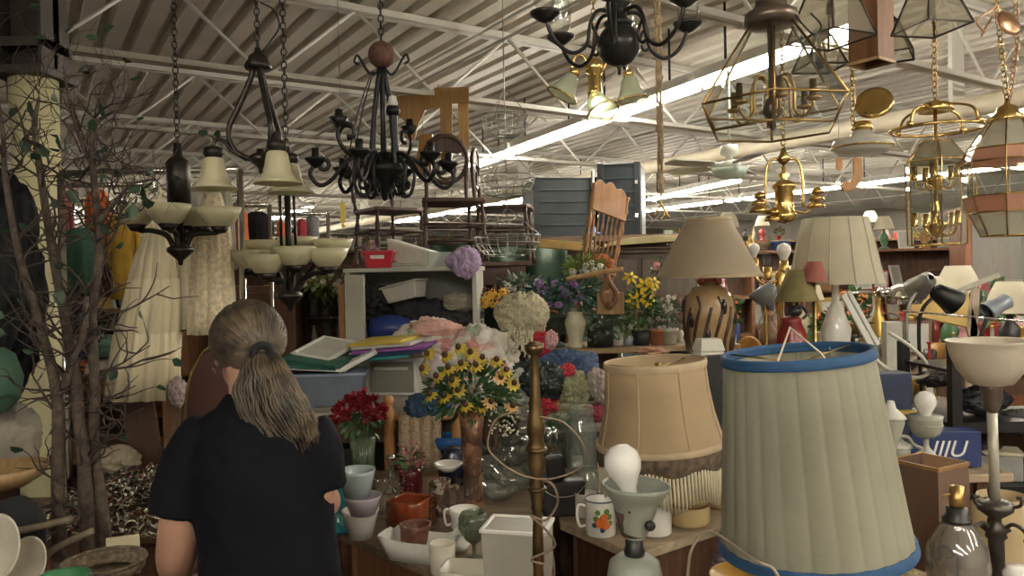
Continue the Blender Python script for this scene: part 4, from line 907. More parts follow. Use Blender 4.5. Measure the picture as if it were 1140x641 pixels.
potted('tiny cream figurine pot of dried pink sprigs beside the cone lamp', 757, PSZ, [(4, 0), (3, 5), (5, 10), (3, 14)], china(), ((0, 0, 34), (9, 8, 18)), 110, 7, 3, mat('dried pink leaves', (.35, .2, .17), .7, var=.4), dy=.1)
def bouquet(label, px, py, d, rad, n, l, w, fm, flowers, fr, flm, cm=None, group=None, base=None, name='flower_bunch', fn=8, fw=.5):
    vi[0] += 1; T = Thing(name, label, 'flowers', px, py, d, group=group)
    foliage(T, (0, 0, 0), rad, n, l, w, fm, seed=vi[0]+100)
    if flowers: flower_group(T, flowers, fr, flm, cm=cm, seed=vi[0], n=fn, w=fw)
    stems(T, (0, 0, -rad[2]*1.6), [(0, 0, 0), (rad[0]*.4, 0, 0), (-rad[0]*.4, 0, 0)], .8); return T
bouquet('cream and green bunch of silk flowers on the oak chair seat', 652, 298, 4.75, (22, 14, 13), 200, 8, 4, yg, rp((0, 0, 2), (18, 14, 8), 9, 61), 4, whp)
bouquet('rust orange chrysanthemum bunch behind the wooden rail', 672, 290, 4.8, (12, 10, 8), 60, 6, 3, gg, rp((0, 0, 0), (10, 10, 6), 7, 71), 6, orng, fn=14, fw=.3)
bouquet('tall white blossom spike in front of the steel trunks', 657, 270, 5.0, (7, 6, 12), 50, 5, 3, gg, rp((0, 0, 2), (5, 6, 9), 9, 81), 3.4, whp)
bouquet('yellow and orange silk roses heaped behind the crochet blanket', 552, 330, 4.35, (20, 14, 10), 90, 7, 4, mat('dark red leaves', (.15, .05, .04), .6), rp((0, 0, 0), (16, 13, 9), 12, 91), 5, mat('golden petals', (.7, .42, .05), .6))
bouquet('white and pale green silk flowers left of the oak chair', 580, 318, 4.5, (24, 12, 12), 160, 8, 4, gg, rp((0, 0, 0), (20, 12, 9), 11, 101), 4.5, whp)
bouquet('pink carnation peeking above the lilies', 733, 300, 4.9, (8, 6, 8), 40, 6, 3, leafm(), [(-2, -5, 4), (4, -5, 0)], 5, pinkp, fn=12, fw=.4)
bouquet('pink dried flower head between the cone lampshade and white spikes', 728, 345, 4.9, (14, 10, 16), 120, 8, 3, mat('dried pink leaves', ()), None, 5, pinkp)
bouquet('green stems with white buds in the curio cabinet top', 362, 318, 4.3, (26, 12, 16), 170, 9, 3, yg, rp((0, 0, 4), (22, 12, 10), 9, 111), 3.5, whp)
# foam blocks behind the oak chair and wooden rail bracket in front
flat('foam_block', 'yellow tan foam slab behind the oak chair spindles', 'foam', 632, 278, 5.6, 66, 30, 9, mat('yellow tan foam', (.55, .4, .15), .8), R(-10), R(6))
T = Thing('wooden_stand', 'upturned light wood plant stand with a turned rail and hanging forked leg', 'stand', 668, 306, 4.15, rz=R(-6))
lw_ = wood('honey wood', (.32, .18, .07), (.48, .3, .13))
b = T.mb(); b.tube([(-38, 0, -4), (-20, 0, -1), (10, 0, 4), (26, 0, 6)], [2.2, 3, 3, 2.6], 10); T.add('rail', b, lw_)
b = T.mb(); b.tube([(8, 0, 2), (7, -1, -8), (2, -2, -18), (3, -2, -28), (9, -2, -36)], 3, 8); b.tube([(8, 0, 2), (10, -1, -8), (17, -2, -20), (15, -2, -30), (9, -2, -36)], 3, 8); b.ball((9, -2, -34), 5.5, 12); T.add('forked_leg', b, wood('dark honey wood', (.2, .1, .04), (.3, .16, .07)))
b = T.mb(); b.box(-4, 26, 2, 5, -44, -20); T.add('board', b, lw_, bevel=.003)
heap('doll', 'small clay coloured doll heads under the plant shelf', 'doll', 727, 392, 4.2, (16, 9, 6), mat('clay skin', (.42, .22, .14), .6), 131, .5, 2.6, ridge=False)
# ------------------------------------------------------------------ crowded table beside the woman (z .75)
ZT = .75
def lath(name, label, cat, px, py, z, prof, m, part='body', **kw):
    T = on(name, label, cat, px, py, z, **kw); b = T.mb(); b.lathe([(0, prof[0][1])]+prof+[(0, prof[-1][1])], 24, cap=False); T.add(part, b, m); return T
teal = mat('teal glaze', (.02, .22, .24), .2, var=.1)
lath('vase', 'teal glazed flared vase at the front edge behind the stacked planters', 'vase', 381, 589, ZT, [(19, 0), (20, 3), (15, 14), (11, 28), (9, 44), (10, 58)], teal)
vessel('planter', 'white tapered planter at the bottom of the stacked three', 'planter', 402, 598, ZT, [(13, 0), (20, 28), (21, 31)], china(), 1.5)
T = vessel('planter', 'lavender white planter in the middle of the stack', 'planter', 405, 604, ZT, [(14, 32), (20, 50), (21, 53)], mat('lavender china', (.5, .45, .5), .2), 1.3)
T = vessel('planter', 'pale blue bowl leaning on top of the stacked planters', 'planter', 399, 606, ZT, [(14, 54), (20, 80), (21, 84)], mat('pale blue glaze', (.42, .5, .5), .2), 1.3)
vessel('mixing_jug', 'clear glass jug right of the stacked planters', 'jug', 434, 575, ZT, [(14, 0), (17, 6), (18, 22), (14, 34), (16, 40)], clear(), 1, handle=(16, 8, 34, 12, 1.6))
T = vessel('glass_box', 'square amber orange lidded glass box in the middle of the table', 'box', 458, 587, ZT, [(26, 0), (28, 4), (28, 30), (27, 33)], glass('amber glass', (.75, .22, .08), .08, .1, .45, (.4, .1, .03)), 1.2, seg=4, rz=R(20))
T = lath('candlestick', 'silver candlestick behind the amber glass box', 'candlestick', 436, 548, ZT, [(9, 0), (8, 2), (3, 6), (3, 12), (5, 16), (3, 20), (3, 34), (6, 38), (4, 42)], chrome())
# roses in glass vase
def bunch(label, px, py, z, vase, vm, top, rad, n, flw, vname='vase', fkind='rose', lf=(9, 5), fm=None, seed=1, t=1):
    T = on('flower_vase', label, 'flowers', px, py, z); b = T.mb(); b.lathe([(0, 0)]+vase+[(max(r-t, .1), zz) for r, zz in reversed(vase)][:-1]+[(0, 1.5)], 24, cap=False); T.add('vase', b, vm)
    foliage(T, (0, 0, top-6), rad, n, lf[0], lf[1], fm, seed=seed)
    stems(T, (0, 0, 4), [(x, 0, top-6) for x in (-8, -3, 2, 7)], .7)
    for i, (x, y, zz, r, m) in enumerate(flw):
        b = T.mb()
        if fkind == 'rose':
            rnd = random.Random(seed*7+i)
            for k in range(16): dd = Vector((rnd.gauss(0, 1), rnd.gauss(0, 1)-.4, rnd.gauss(.2, 1))).normalized(); b.leaf(Vector((x, y, zz))+dd*r*.15, dd, r, r*.75)
        T.add('flower', b, m)
    return T
crim = mat('crimson petals', (.2, .006, .014), .5, var=.3)
bunch('crimson silk roses in a tall clear glass vase by the shoulder of the woman', 405, 545, ZT, [(14, 0), (14, 8), (12, 30), (15, 60)], glass('green tinted glass', (.75, .85, .72), .04, .12, .2, (.3, .38, .26)), 84, (22, 16, 20), 160,
      [(x, y, z, 10, crim) for x, y, z in ((-20, -8, 92), (-8, -12, 102), (4, -10, 106), (14, -8, 98), (-12, -14, 88), (2, -14, 92), (12, -14, 84), (24, -8, 88), (-26, -4, 84), (-2, -8, 98))], seed=5)
mauve = mat('dusty pink hyacinth', (.4, .1, .12), .6, var=.3)
T = bunch('dusty pink hyacinth spikes in a dark red glass vase', 458, 560, ZT, [(10, 0), (13, 6), (13, 34), (11, 40)], glass('dark red glass', (.4, .04, .05), .08, .1, .6, (.12, .01, .015)), 52, (14, 10, 14), 60, [], seed=8)
b = T.mb(); rnd = random.Random(4)
for cx, z0, z1 in ((-8, 38, 66), (4, 40, 70), (10, 42, 60), (-3, 12, 40)):
    for k in range(46): a = rnd.uniform(0, 6.28); b.leaf((cx+3*math.cos(a), 4*math.sin(a)-5-(6 if z1 == 40 else 0), rnd.uniform(z0, z1)), (math.cos(a), math.sin(a), .2), 4.5, 3)
T.add('hyacinth_spikes', b, mauve)
# wooden post with towel
T = Thing('towel_stand', 'orange wooden turned post with a rail behind the glass table', 'stand', 0, 0, 1, k=1, loc=(P(435, 500, 3.4).x, 3.38, 0))
zt = P(435, 462, 3.4).z; ow = wood('orange pine', (.36, .16, .05), (.5, .26, .1))
b = T.mb(); b.lathe([(0, 0), (.026, 0), (.026, zt-.1), (.022, zt-.08), (.028, zt-.05), (.026, zt+.02), (.018, zt+.035), (.012, zt+.045), (.022, zt+.06), (.024, zt+.075), (.016, zt+.09), (0, zt+.095)], 18, cap=False); T.add('post', b, ow)
b = T.mb(); b.tube([(0, 0, zt-.01), (.3, 0, zt-.01)], .014, 10, 0); T.add('rail', b, ow)
b = T.mb(); b.lathe([(0, 0), (.022, 0), (.022, zt+.0), (0, zt+.01)], 14, (.3, 0, 0), cap=False); T.add('post', b, ow)
b = MB(); n = 40; v = []; f = []; rows = [(-.26, -.05), (-.13, -.045), (-.02, -.034), (.012, 0), (-.02, .034), (-.2, .045)]
for i in range(n+1):
    u = i/n
    for z, y in rows: v.append((u*.19, y+(-.012 if y < 0 else .01)*abs(math.sin(u*PI*4))*(1 if z < 0 else 0), z))
m_ = len(rows)
b.add(v, [(i*m_+j, (i+1)*m_+j, (i+1)*m_+j+1, i*m_+j+1) for i in range(n) for j in range(m_-1)]); b.k = 1.0001
o = b.build('towel', mat('beige knitted towel', (.4, .3, .2), .95, var=.25, scale=80, bump=.8, bscale=150), None, (P(435, 500, 3.4).x+.045, 3.38, zt+.01), solid=.006); tag(o, 'beige ribbed knitted towel hung over the orange wooden rail', 'towel')
# yellow coneflowers
T = bunch('yellow coneflowers in a tall mottled copper vase', 527, 566, ZT, [(11, 0), (12, 6), (10, 40), (12, 80), (15, 112)], speck('mottled copper', [(.12, .06, .035), (.2, .1, .06), (.08, .045, .03), (.34, .17, .1)], 30, .35, .3), 134, (50, 26, 34), 420, [], lf=(13, 6), fm=mat('deep green leaves', (.04, .09, .03), .5, var=.5), seed=12, t=1.5)
ye = mat('yellow coneflower petals', (.5, .38, .035), .5, var=.35, scale=40, trans=.15); br = mat('dark brown cone', (.06, .025, .01), .8); pe = mat('peach petals', (.6, .36, .14), .5, var=.2)
cf = [(-44, 176), (-34, 152), (-24, 174), (-10, 182), (-22, 160), (2, 176), (14, 170), (-42, 132), (-28, 128), (-12, 136), (-18, 146), (8, 162), (30, 168), (40, 156), (-4, 120), (12, 116), (34, 148), (48, 142), (22, 122), (-50, 160), (-8, 164), (46, 118)]
rnd = random.Random(9)
for i, (x, z) in enumerate(cf):
    p = (x, -16-rnd.uniform(0, 14), z); d = Vector((x*.02+rnd.uniform(-.5, .5), -1, rnd.uniform(.5, 2.2)))
    b = T.mb(); daisy(b, p, d, 8.2, 9, .5); f_ = T.add('flower', b, pe if i in (16, 18, 21) else ye)
    b = T.mb(); b.ball(Vector(p)+d.normalized()*2.4, 3.3, 10, (1, 1, 1.1)); T.add('flower_centre', b, br, parent=f_)
b = T.mb()
for k in range(60): b.ball((rnd.uniform(20, 52), -18+rnd.uniform(-6, 6), rnd.uniform(84, 112)), 1.3, 6)
T.add('small_white_buds', b, mat('cream buds', (.6, .56, .4), .6))
vessel('bowl', 'cobalt blue glazed bowl behind the copper vase', 'bowl', 503, 520, ZT, [(10, 18), (20, 24), (22, 32), (20, 36)], mat('cobalt glaze', (.02, .1, .3), .15), 1.5)
lath('jug', 'dark navy jug behind the white bowl', 'jug', 505, 538, ZT, [(14, 0), (17, 10), (16, 26), (9, 34), (10, 40)], mat('navy glaze', (.015, .02, .05), .2))
vessel('beer_stein', 'brown beer stein with a grey relief band in front of the navy jug', 'stein', 490, 572, ZT, [(13, 0), (12, 4), (12, 34), (13, 38)], speck('relief stoneware', [(.09, .05, .035), (.32, .28, .22), (.12, .06, .04), (.05, .03, .025)], 40, .3), 1.5, handle=(12, 8, 30, -10 if False else 9, 1.8))
vessel('bowl', 'white oval dish perched above the beer stein', 'bowl', 500, 562, ZT, [(8, 38), (15, 44), (16, 47)], china(), 1.5)
vessel('glass_tumbler', 'tall clear ribbed tumbler right of the beer stein', 'glass', 521, 570, ZT, [(10, 0), (11, 4), (13, 40)], clear(), .8, mod=lambda a, u: 1+.03*math.cos(12*a))
vessel('creamer', 'white porcelain creamer pitcher with a handle', 'jug', 517, 592, ZT, [(10, 0), (15, 6), (15, 16), (17, 26)], china(), 1.2, handle=(-14, 8, 24, -8, 1.6))
def dish(name, label, px, py, z, w, d_, h, m, rz=0, th=1.6, ruff=0, cat='dish'):
    T = on(name, label, cat, px, py, z, rz=rz); b = T.mb(); n = 40; ring = []
    def rr(sx, sy, zz, ru): 
        o = []
        for k in range(n):
            a = 2*PI*k/n; e = .28; x = math.copysign(abs(math.cos(a))**e, math.cos(a))*sx; y = math.copysign(abs(math.sin(a))**e, math.sin(a))*sy
            o.append((x, y, zz+ru*math.cos(6*a)))
        return o
    L = [rr(w*.72, d_*.72, 0, 0), rr(w, d_, h, ruff), rr(w-th, d_-th, h, ruff), rr(w*.72-th, d_*.72-th, th, 0)]
    v = [p for l in L for p in l]; f = [tuple(range(n-1, -1, -1)), tuple(range(3*n, 4*n))]
    for i in range(3):
        for k in range(n): k2 = (k+1) % n; f.append((i*n+k, i*n+k2, (i+1)*n+k2, (i+1)*n+k))
    b.add(v, f); T.add('body', b, m); return T
dish('serving_dish', 'long white ruffled planter dish holding a brown bowl', 466, 622, ZT, 44, 22, 26, china(), R(-22), 2, 2)
vessel('bowl', 'brown terracotta bowl with raised leaves standing in the ruffled white dish', 'bowl', 463, 609, ZT+.012, [(13, 0), (17, 8), (17, 22), (18, 26)], mat('brown terracotta', (.14, .055, .035), .5, var=.35, scale=50, bump=.6), 2)
vessel('cup', 'plain white handleless cup in front of the ruffled dish', 'cup', 493, 640, ZT, [(12, 0), (14, 6), (15, 36)], mat('cream china', (.6, .56, .46), .25), 1.5)
dish('serving_dish', 'small white rectangular dish at the bottom of the view', 527, 655, ZT, 36, 24, 24, mat('cream china', ()), R(-12), 2)
T = vessel('goblet', 'smoky green glass goblet standing behind the small white dish', 'glass', 528, 622, ZT, [(12, 0), (10, 1.5), (2.5, 4), (2.5, 16), (10, 22), (17, 34), (17, 46), (14, 52)], glass('smoky green glass', (.6, .68, .56), .04, .14, .35, (.18, .2, .15)), .8)
T = vessel('trinket_jar', 'small white lidded jar between the creamer and goblet', 'jar', 512, 612, ZT, [(8, 0), (12, 6), (12, 14), (8, 18)], china(), 1.2)
b = T.mb(); b.lathe([(0, 18), (9, 18), (6, 24), (2, 26), (3, 29), (0, 31)], 16); T.add('lid', b, china())
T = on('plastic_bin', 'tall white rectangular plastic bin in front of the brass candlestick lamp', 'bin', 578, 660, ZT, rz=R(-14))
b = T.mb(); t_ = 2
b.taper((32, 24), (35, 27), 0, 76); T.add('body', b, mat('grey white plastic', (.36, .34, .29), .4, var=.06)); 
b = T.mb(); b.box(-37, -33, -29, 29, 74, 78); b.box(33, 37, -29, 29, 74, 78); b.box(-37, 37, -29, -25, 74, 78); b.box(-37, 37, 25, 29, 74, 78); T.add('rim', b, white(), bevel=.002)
# glass bowls and jars
cut = glass('cut glass', (.92, .95, .93), .03, .3, .08, (.8, .84, .8))
cutmod = lambda n, am: (lambda a, u: 1+am*abs(math.cos(n*a)))
gl = [(562, 520, 34, 26, 'clear cut glass bowl left of the brass candlestick lamp'), (592, 510, 36, 30, 'large clear glass punch bowl behind the brass candlestick lamp'), (572, 545, 26, 20, 'small cut glass dish in front of the punch bowl'), (548, 536, 16, 26, 'cut glass sugar bowl beside the copper vase'), (556, 556, 22, 16, 'low clear cut glass ashtray dish at the front of the glassware'), (604, 536, 24, 18, 'clear glass nut dish near the black bag')]
for i, (px, py, r, h, lb) in enumerate(gl):
    z = ZT+(.06 if i in (0, 1) else 0); vessel('glass_bowl', lb, 'bowl', px, py+(0 if z == ZT else -4), ZT, [(r*.4, 0), (r*.5, 2), (r*.85, h*.5), (r, h)], cut, 1.2, 36, mod=cutmod(8, .05))
vessel('glass_bowl', 'big upright round glass vase with a wide mouth among the glassware', 'bowl', 590, 538, ZT, [(18, 0), (32, 12), (42, 40), (40, 66), (34, 72), (38, 78)], clear(), 1.2, 36)
for i, (px, py, r, h, lb) in enumerate(((622, 528, 15, 62, 'tall clear glass storage jar left of the fringed lampshade, nearer the clothes'), (648, 522, 17, 66, 'clear glass canister with ridged neck against the fringed lampshade'), (634, 512, 13, 58, 'slim clear bottle between the two glass jars'), (655, 548, 12, 28, 'short clear glass tumbler in front of the canister'))):
    T = vessel('glass_jar', lb, 'jar', px, py, ZT, [(r, 0), (r*1.05, 3), (r*1.05, h*.72), (r*.8, h*.84), (r*.8, h*.95), (r*.9, h)], crystal() if i % 2 else clear(), 1)
    if i < 3: b = T.mb(); b.lathe([(0, h+6), (r*.75, h+6), (r*.85, h), (0, h)][::-1], 20); T.add('lid', b, crystal())
heap('plastic_leaf', 'green plastic leaf scrap lying among the glass jars', 'leaf', 620, 470, 3.3, (12, 8, 8), mat('bright green plastic', (.04, .2, .06), .4), 141, .5, 2)
T = on('handbag', 'upright black leather handbag behind the brass candlestick lamp', 'bag', 626, 572, ZT, rz=R(8))
b = T.mb(); b.taper((22, 14), (26, 10), 0, 38); T.add('body', b, mat('black leather', (.012, .011, .012), .4, var=.3), bevel=.01)
b = T.mb(); b.box(-10, 10, -4, 8, 38, 66, M=Matrix.Rotation(R(-8), 4, 'Y')); T.add('flap', b, mat('black leather', ()), bevel=.008)
b = T.mb(); b.tube([(-25, -8, 32), (-10, -16, 24), (12, -16, 25), (26, -8, 34)], .8, 5); T.add('strap', b, chrome(), label='thin silver strap')
def mug(name, label, px, py, r, h, m, hs=-1, deco=None):
    T = vessel(name, label, 'mug', px, py, ZT, [(r*.9, 0), (r, 2), (r, h-1), (r*1.04, h)], m, 1.4, handle=(hs*r*.95, h*.25, h*.8, hs*r*.6, 1.7)); return T
T = mug('coffee_mug', 'white enamel mug with an orange and green fruit print on the worn table', 669, 595, 17, 40, china(), -1)
b = T.mb()
for i, (x, z, r, c) in enumerate(((-2, 18, 6, 'o'), (4, 15, 5, 'o'), (2, 23, 5, 'o'), (-7, 22, 3.5, 'g'), (8, 24, 3.5, 'g'), (5, 30, 3.4, 'g'), (-5, 29, 3, 'g'), (9, 17, 3, 'g'), (-9, 15, 3, 'b'), (0, 10, 3, 'b'))):
    a = -PI/2+x/17.3; b = T.mb(); M = Matrix.Translation((17.2*math.cos(a), 17.2*math.sin(a), z)) @ rotz(a-PI/2+PI) @ Matrix.Diagonal((1, .06, 1, 1)); b.ball((0, 0, 0), r, 10, M=M)
    T.add('printed_fruit' if c == 'o' else 'printed_leaf', b, mat('fruit '+c, {'o': (.6, .14, .03), 'g': (.08, .2, .04), 'b': (.03, .04, .1)}[c], .3))
b = T.mb(); b.torus((0, 0, 40), 17.3, .8, seg=28); T.add('rim', b, mat('navy rim', (.02, .03, .07), .3), label='navy rim')
mug('coffee_mug', 'plain cream mug left of the fruit printed mug', 652, 574, 12, 26, mat('cream china', ()), -1)
mug('coffee_mug', 'white ribbed mug hidden behind the fruit printed mug', 690, 578, 15, 34, china(), 1)
vessel('coffee_canister', 'tall cream canister right behind the grey torchiere cup', 'canister', 730, 594, ZT, [(16, 0), (18, 3), (18, 48), (17, 52)], china(), 1.5)
yw = mat('yellow ware', (.55, .42, .2), .25, var=.08); bb = mat('brown glaze band', (.16, .07, .025), .2)
def crock(label, px, py, r, h, lid=False):
    T = vessel('stoneware_crock', label, 'crock', px, py, ZT, [(r*.92, 0), (r, 4), (r, h*.86), (r*.93, h*.9), (r*1.0, h)], yw, 2); b = T.mb(); b.torus((0, 0, h*.9), r, 1.7, seg=30); T.add('glaze_band', b, bb)
    if lid:
        b = T.mb(); b.lathe([(r*1.02, h), (r*1.0, h+3), (r*.9, h+14), (r*.9, h+24), (r*.98, h+28), (r*.9, h+30), (0, h+30)], 28); T.add('stacked_bowl', b, yw)
        b = T.mb(); b.torus((0, 0, h+27), r*.96, 1.6, seg=30); T.add('glaze_band', b, bb)
    return T
crock('yellow stoneware crock stack with brown bands under the fringed shade', 766, 582, 24, 26, True)
crock('second yellow stoneware crock partly behind the blue trimmed shade', 802, 562, 22, 32)
vessel('bowl', 'white bowl with a dark foot behind the second crock', 'bowl', 806, 548, ZT, [(14, 8), (24, 20), (22, 34)], china(), 2)
# ------------------------------------------------------------------ lamps
ZF = .75
def bulb(T, c, r, m=None, M=None, name='bulb', parent=None):
    b = T.mb(); X = Matrix.Translation(c) @ (M or Matrix.Identity(4)); b.lathe([(0, r*1.0), (r*.5, r*.87), (r*.87, r*.5), (r, 0), (r*.9, -r*.45), (r*.62, -r*.95), (r*.42, -r*1.4), (r*.4, -r*1.7), (0, -r*1.7)][::-1], 22, M=X, cap=False)
    return T.add(name, b, m or bulbm(), parent=parent)
pleat = lambda n, am: (lambda a, u: 1+am*abs(math.sin(n*a/2)))
# big blue trimmed pleated shade
T = Thing('table_lamp', 'large pale pleated drum lampshade with bright blue trim top and bottom, leaning', 'lamp', 907, 607, 1.5)
M = Matrix.Rotation(R(-4.6), 4, 'Y')
shm = mat('pale sage pleated fabric', (.34, .33, .25), .85, var=.14, scale=5, trans=.3, bump=.25, bscale=30)
blue = mat('royal blue ribbon', (.014, .062, .15), .75, var=.15, scale=40)
def inner(r, t): return r-t
b = T.mb(); n = 144; prof = [(103, 6), (80, 211)]; L = []
H_ = 218
b.shell([(100, 0), (94.5, 50), (89.5, 100), (83.5, 155), (77.5, H_)], 1.2, 336, M=M, mod=lambda a, u: 1+.02*abs(math.sin(a*13+.25*math.sin(5*a)+.3))**.5+.004*math.sin(7*a)); sh = T.add('shade', b, shm)
for z, r, r2 in ((-2, 105, 104), (208, 82.3, 81.4)):
    b = T.mb(); b.shell([(r-.8, z), (r, z+2), (r-.4, z+5), (r2, z+7), (r2-.3, z+11)], 5, 80, M=M); T.add('trim_ribbon', b, blue, parent=sh, label='royal blue ribbon trim')
b = T.mb()
for k in range(3): b.tube([M @ Vector(pol(77, R(120*k+20), H_-2)), M @ Vector((0, 0, H_-12))], 1, 5, 0)
b.torus((0, 0, H_-12), 8, 1, M=M); T.add('shade_spider', b, oldbrass())
b = T.mb(); b.tube([M @ Vector(p) for p in ((-6, 0, 60), (-44, 0, 120), (-30, 0, 190), (-4, 0, 246), (26, 0, 215), (42, 0, 190), (36, 0, 120), (6, 0, 60))], 1.3, 6, 0); T.add('harp', b, mat('cream wire', (.6, .5, .36), .4, .3))
zb = (ZF-T.o.location.z)/T.k
b = T.mb(); b.lathe([(0, zb), (46, zb), (46, zb+6), (30, zb+12), (10, zb+20), (7, zb+40), (12, zb+60), (7, zb+90), (6, 60), (0, 62)], 24, cap=False); T.add('base', b, oldbrass())
b = T.mb(); b.tube([(26, 12, -34), (34, 14, 60)], 5, 12, 0); T.add('white_sleeve', b, mat('cream china', ()), label='cream tube')
b = T.mb(); b.tube([(-142, 6, -40), (-138, -2, 0), (-118, -6, 20), (-100, -100, 24), (-84, -108, 18), (-76, -108, 0), (-66, -104, -26), (-60, -100, -60)], 1.8, 7); T.add('cord', b, mat('tan rubber cord', (.28, .23, .17), .5))

# grey torchiere style lamp base with bare bulb
gr = mat('grey green enamel', (.24, .255, .215), .4, var=.1, scale=8)
T = Thing('table_lamp', 'grey green metal lamp base with flared cup and a big bare white bulb', 'lamp', 706, 600, 1.5)
zb = (ZF-T.o.location.z)/T.k
b = T.mb(); b.shell([(12, 2), (16, 10), (24, 36), (27, 44), (31, 48), (38, 58), (38.5, 62)], 2, 36); T.add('cup', b, gr, rot=(0, R(3), 0))
b = T.mb(); b.lathe([(0, 4), (14, 5), (22, 34), (0, 36)], 28); T.add('socket', b, mat('dull brown metal', (.12, .085, .06), .5, .4))
b = T.mb(); b.lathe([(0, zb), (52, zb), (54, zb+5), (46, zb+14), (20, zb+26), (14, zb+50), (26, -70), (31, -44), (28, -26), (18, -18), (0, -17)], 32, cap=False); T.add('body', b, gr)
b = T.mb(); b.lathe([(11, -19), (12, -12), (10, -8), (10, 3), (0, 3)], 20); T.add('neck', b, mat('dark neck', (.03, .03, .028), .4, .4))
b = T.mb(); b.lathe([(0, 0), (5.5, 0), (6, 3), (4, 6), (0, 6)], 14, M=Matrix.Translation((14, -20, 22)) @ Matrix.Rotation(R(90), 4, 'X')); T.add('switch', b, blk); b = T.mb(); b.ball((-8, -22, 37), 1.5, 8); T.add('screw', b, blk)
bulb(T, (-12, -4, 87), 21, M=Matrix.Rotation(R(-12), 4, 'Y'))
# brass candlestick lamp
T = Thing('table_lamp', 'tall thin aged brass candlestick lamp stem with a looped cord', 'lamp', 597, 510, 1.6)
zb = (ZF-T.o.location.z)/T.k
b = T.mb(); b.lathe([(0, zb), (40, zb), (40, zb+4), (24, zb+12), (8, zb+20), (6, zb+50), (6, -120), (7, -116), (5, -60), (7, -56), (6, -50), (9, -34), (7, -22), (9, -12), (11, -6), (8, 2), (10.5, 8), (10.5, 14), (8, 22), (10.5, 28), (10, 40), (7.5, 52), (7, 60), (5, 90), (4, 120), (6, 122), (6, 130), (0, 131)], 20, cap=False); T.add('stem', b, mat('antique dark brass', (.17, .115, .05), .35, .9, var=.3))
for z_, r_, q_ in ((10, 10, 3.2), (-34, 9, 2.4)): b = T.mb(); b.torus((0, 0, z_), r_, q_, seg=24); T.add('collar', b, mat('dark brass', (.1, .065, .03), .3, .8))
b = T.mb(); b.shell([(7, 116), (10, 120), (11, 128)], 1, 18); T.add('socket_cup', b, mat('dark brass', ()))
b = T.mb(); b.tube([(4, -6, 48), (30, -12, 42), (50, -14, 20), (52, -12, -2), (38, -12, -14), (10, -14, -20), (-20, -12, -14), (-44, -8, 2), (-54, -4, 18), (-44, 2, 44), (-20, 4, 52)], 1, 6); b.tube([(4, -10, -20), (18, -12, -28), (22, -12, -48), (8, -12, -66), (-8, -12, -60), (10, -12, -78), (18, -10, -96), (-8, -14, -108), (6, -14, -114)], 1.4, 6); T.add('cord', b, mat('brown cord', (.2, .14, .09), .4, .3))
# red bucket rim, yellow bowl, orange tray, purple bag in the foreground
vessel('bucket', 'bright red plastic bucket at the bottom edge', 'bucket', 636, 752, ZF, [(22, 0), (30, 90), (32, 92), (32, 96)], red, 2)
vessel('bowl', 'mustard yellow bowl under the left of the big lampshade', 'bowl', 842, 745, ZF, [(20, 66), (46, 92), (50, 104)], mat('mustard glaze', (.5, .28, .05), .3), 2)
heap('plastic_bag', 'crumpled purple grey plastic bag left of the big lampshade', 'bag', 824, 622, 1.75, (24, 16, 13), mat('purple film', (.16, .13, .16), .15, var=.4), 151, .6, 2.6)
T = Thing('wooden_crate', 'orange wooden slatted crate under the right of the big lampshade', 'crate', 985, 650, 1.75, rz=R(-35))
for i in range(4): b = T.mb(); b.box(-40, 60, -22+i*11, -13+i*11, 0, 4); T.add('slat', b, wood('orange plank', (.4, .19, .05), (.55, .3, .1)))
b = T.mb(); b.box(-40, 60, -24, -22, -30, 8); b.box(-40, 60, 22, 24, -30, 8); T.add('side', b, wood('orange plank', (), ()))
heap('tinsel', 'lumpy cream nut trim on the orange crate edge', 'ornament', 1006, 640, 1.7, (18, 8, 6), mat('nut cream', (.5, .42, .22), .7, var=.4, scale=60), 155, .6, 4)
# fringed bell shade
T = Thing('table_lamp', 'beige bell lampshade with brown lace and a cream bead fringe', 'lamp', 735, 492, 2.55)
M = Matrix.Rotation(R(-3), 4, 'Y'); beige = mat('beige linen shade', (.53, .4, .245), .85, var=.1, scale=7, trans=.3)
b = T.mb(); b.shell([(70, 0), (66, 14), (61, 34), (57, 60), (55, 90)], 1.4, 60, M=M, mod=lambda a, u: 1+.006*abs(math.cos(4*a))); sh = T.add('shade', b, beige)
b = T.mb(); b.shell([(71, -3), (72, 0), (71, 4)], 2, 60, M=M); b.shell([(56.5, 84), (57.2, 88), (56.5, 92)], 2, 60, M=M)
for k in range(8):
    a = R(45*k+15); b.tube([M @ Vector(pol(r+.6, a, z)) for r, z in ((70, 2), (66, 14), (61, 34), (57, 60), (55.5, 88))], .9, 5, 3)
T.add('binding', b, mat('tan binding', (.46, .36, .23), .8), parent=sh)
b = T.mb(); b.shell([(68, -30), (71, -16), (71, -3)], .8, 100, M=M, mod=lambda a, u: 1+.01*math.sin(30*a)); T.add('lace_band', b, mat('brown lace', (.085, .06, .035), .8, var=.6, scale=50), parent=sh)
b = T.mb(); 
for k in range(110):
    a = 2*PI*k/110; l = 54+5*math.cos(8*a); b.tube([M @ Vector(pol(70, a, -20-3*math.cos(8*a))), M @ Vector(pol(69, a, -l))], 1.5, 5, 0)
T.add('fringe', b, mat('cream fringe', (.56, .5, .34), .8, var=.2), parent=sh)
b = T.mb()
for k in range(3): b.tube([M @ Vector(pol(55, R(120*k+40), 88)), M @ Vector((0, 0, 82))], .9, 5, 0)
T.add('shade_spider', b, oldbrass())
zb = (ZF-T.o.location.z)/T.k
b = T.mb(); b.lathe([(0, zb), (16, zb), (16, zb+4), (6, zb+10), (8, -40), (4, -10), (3, 84), (5, 88), (0, 90)], 20, cap=False); T.add('base', b, oldbrass())
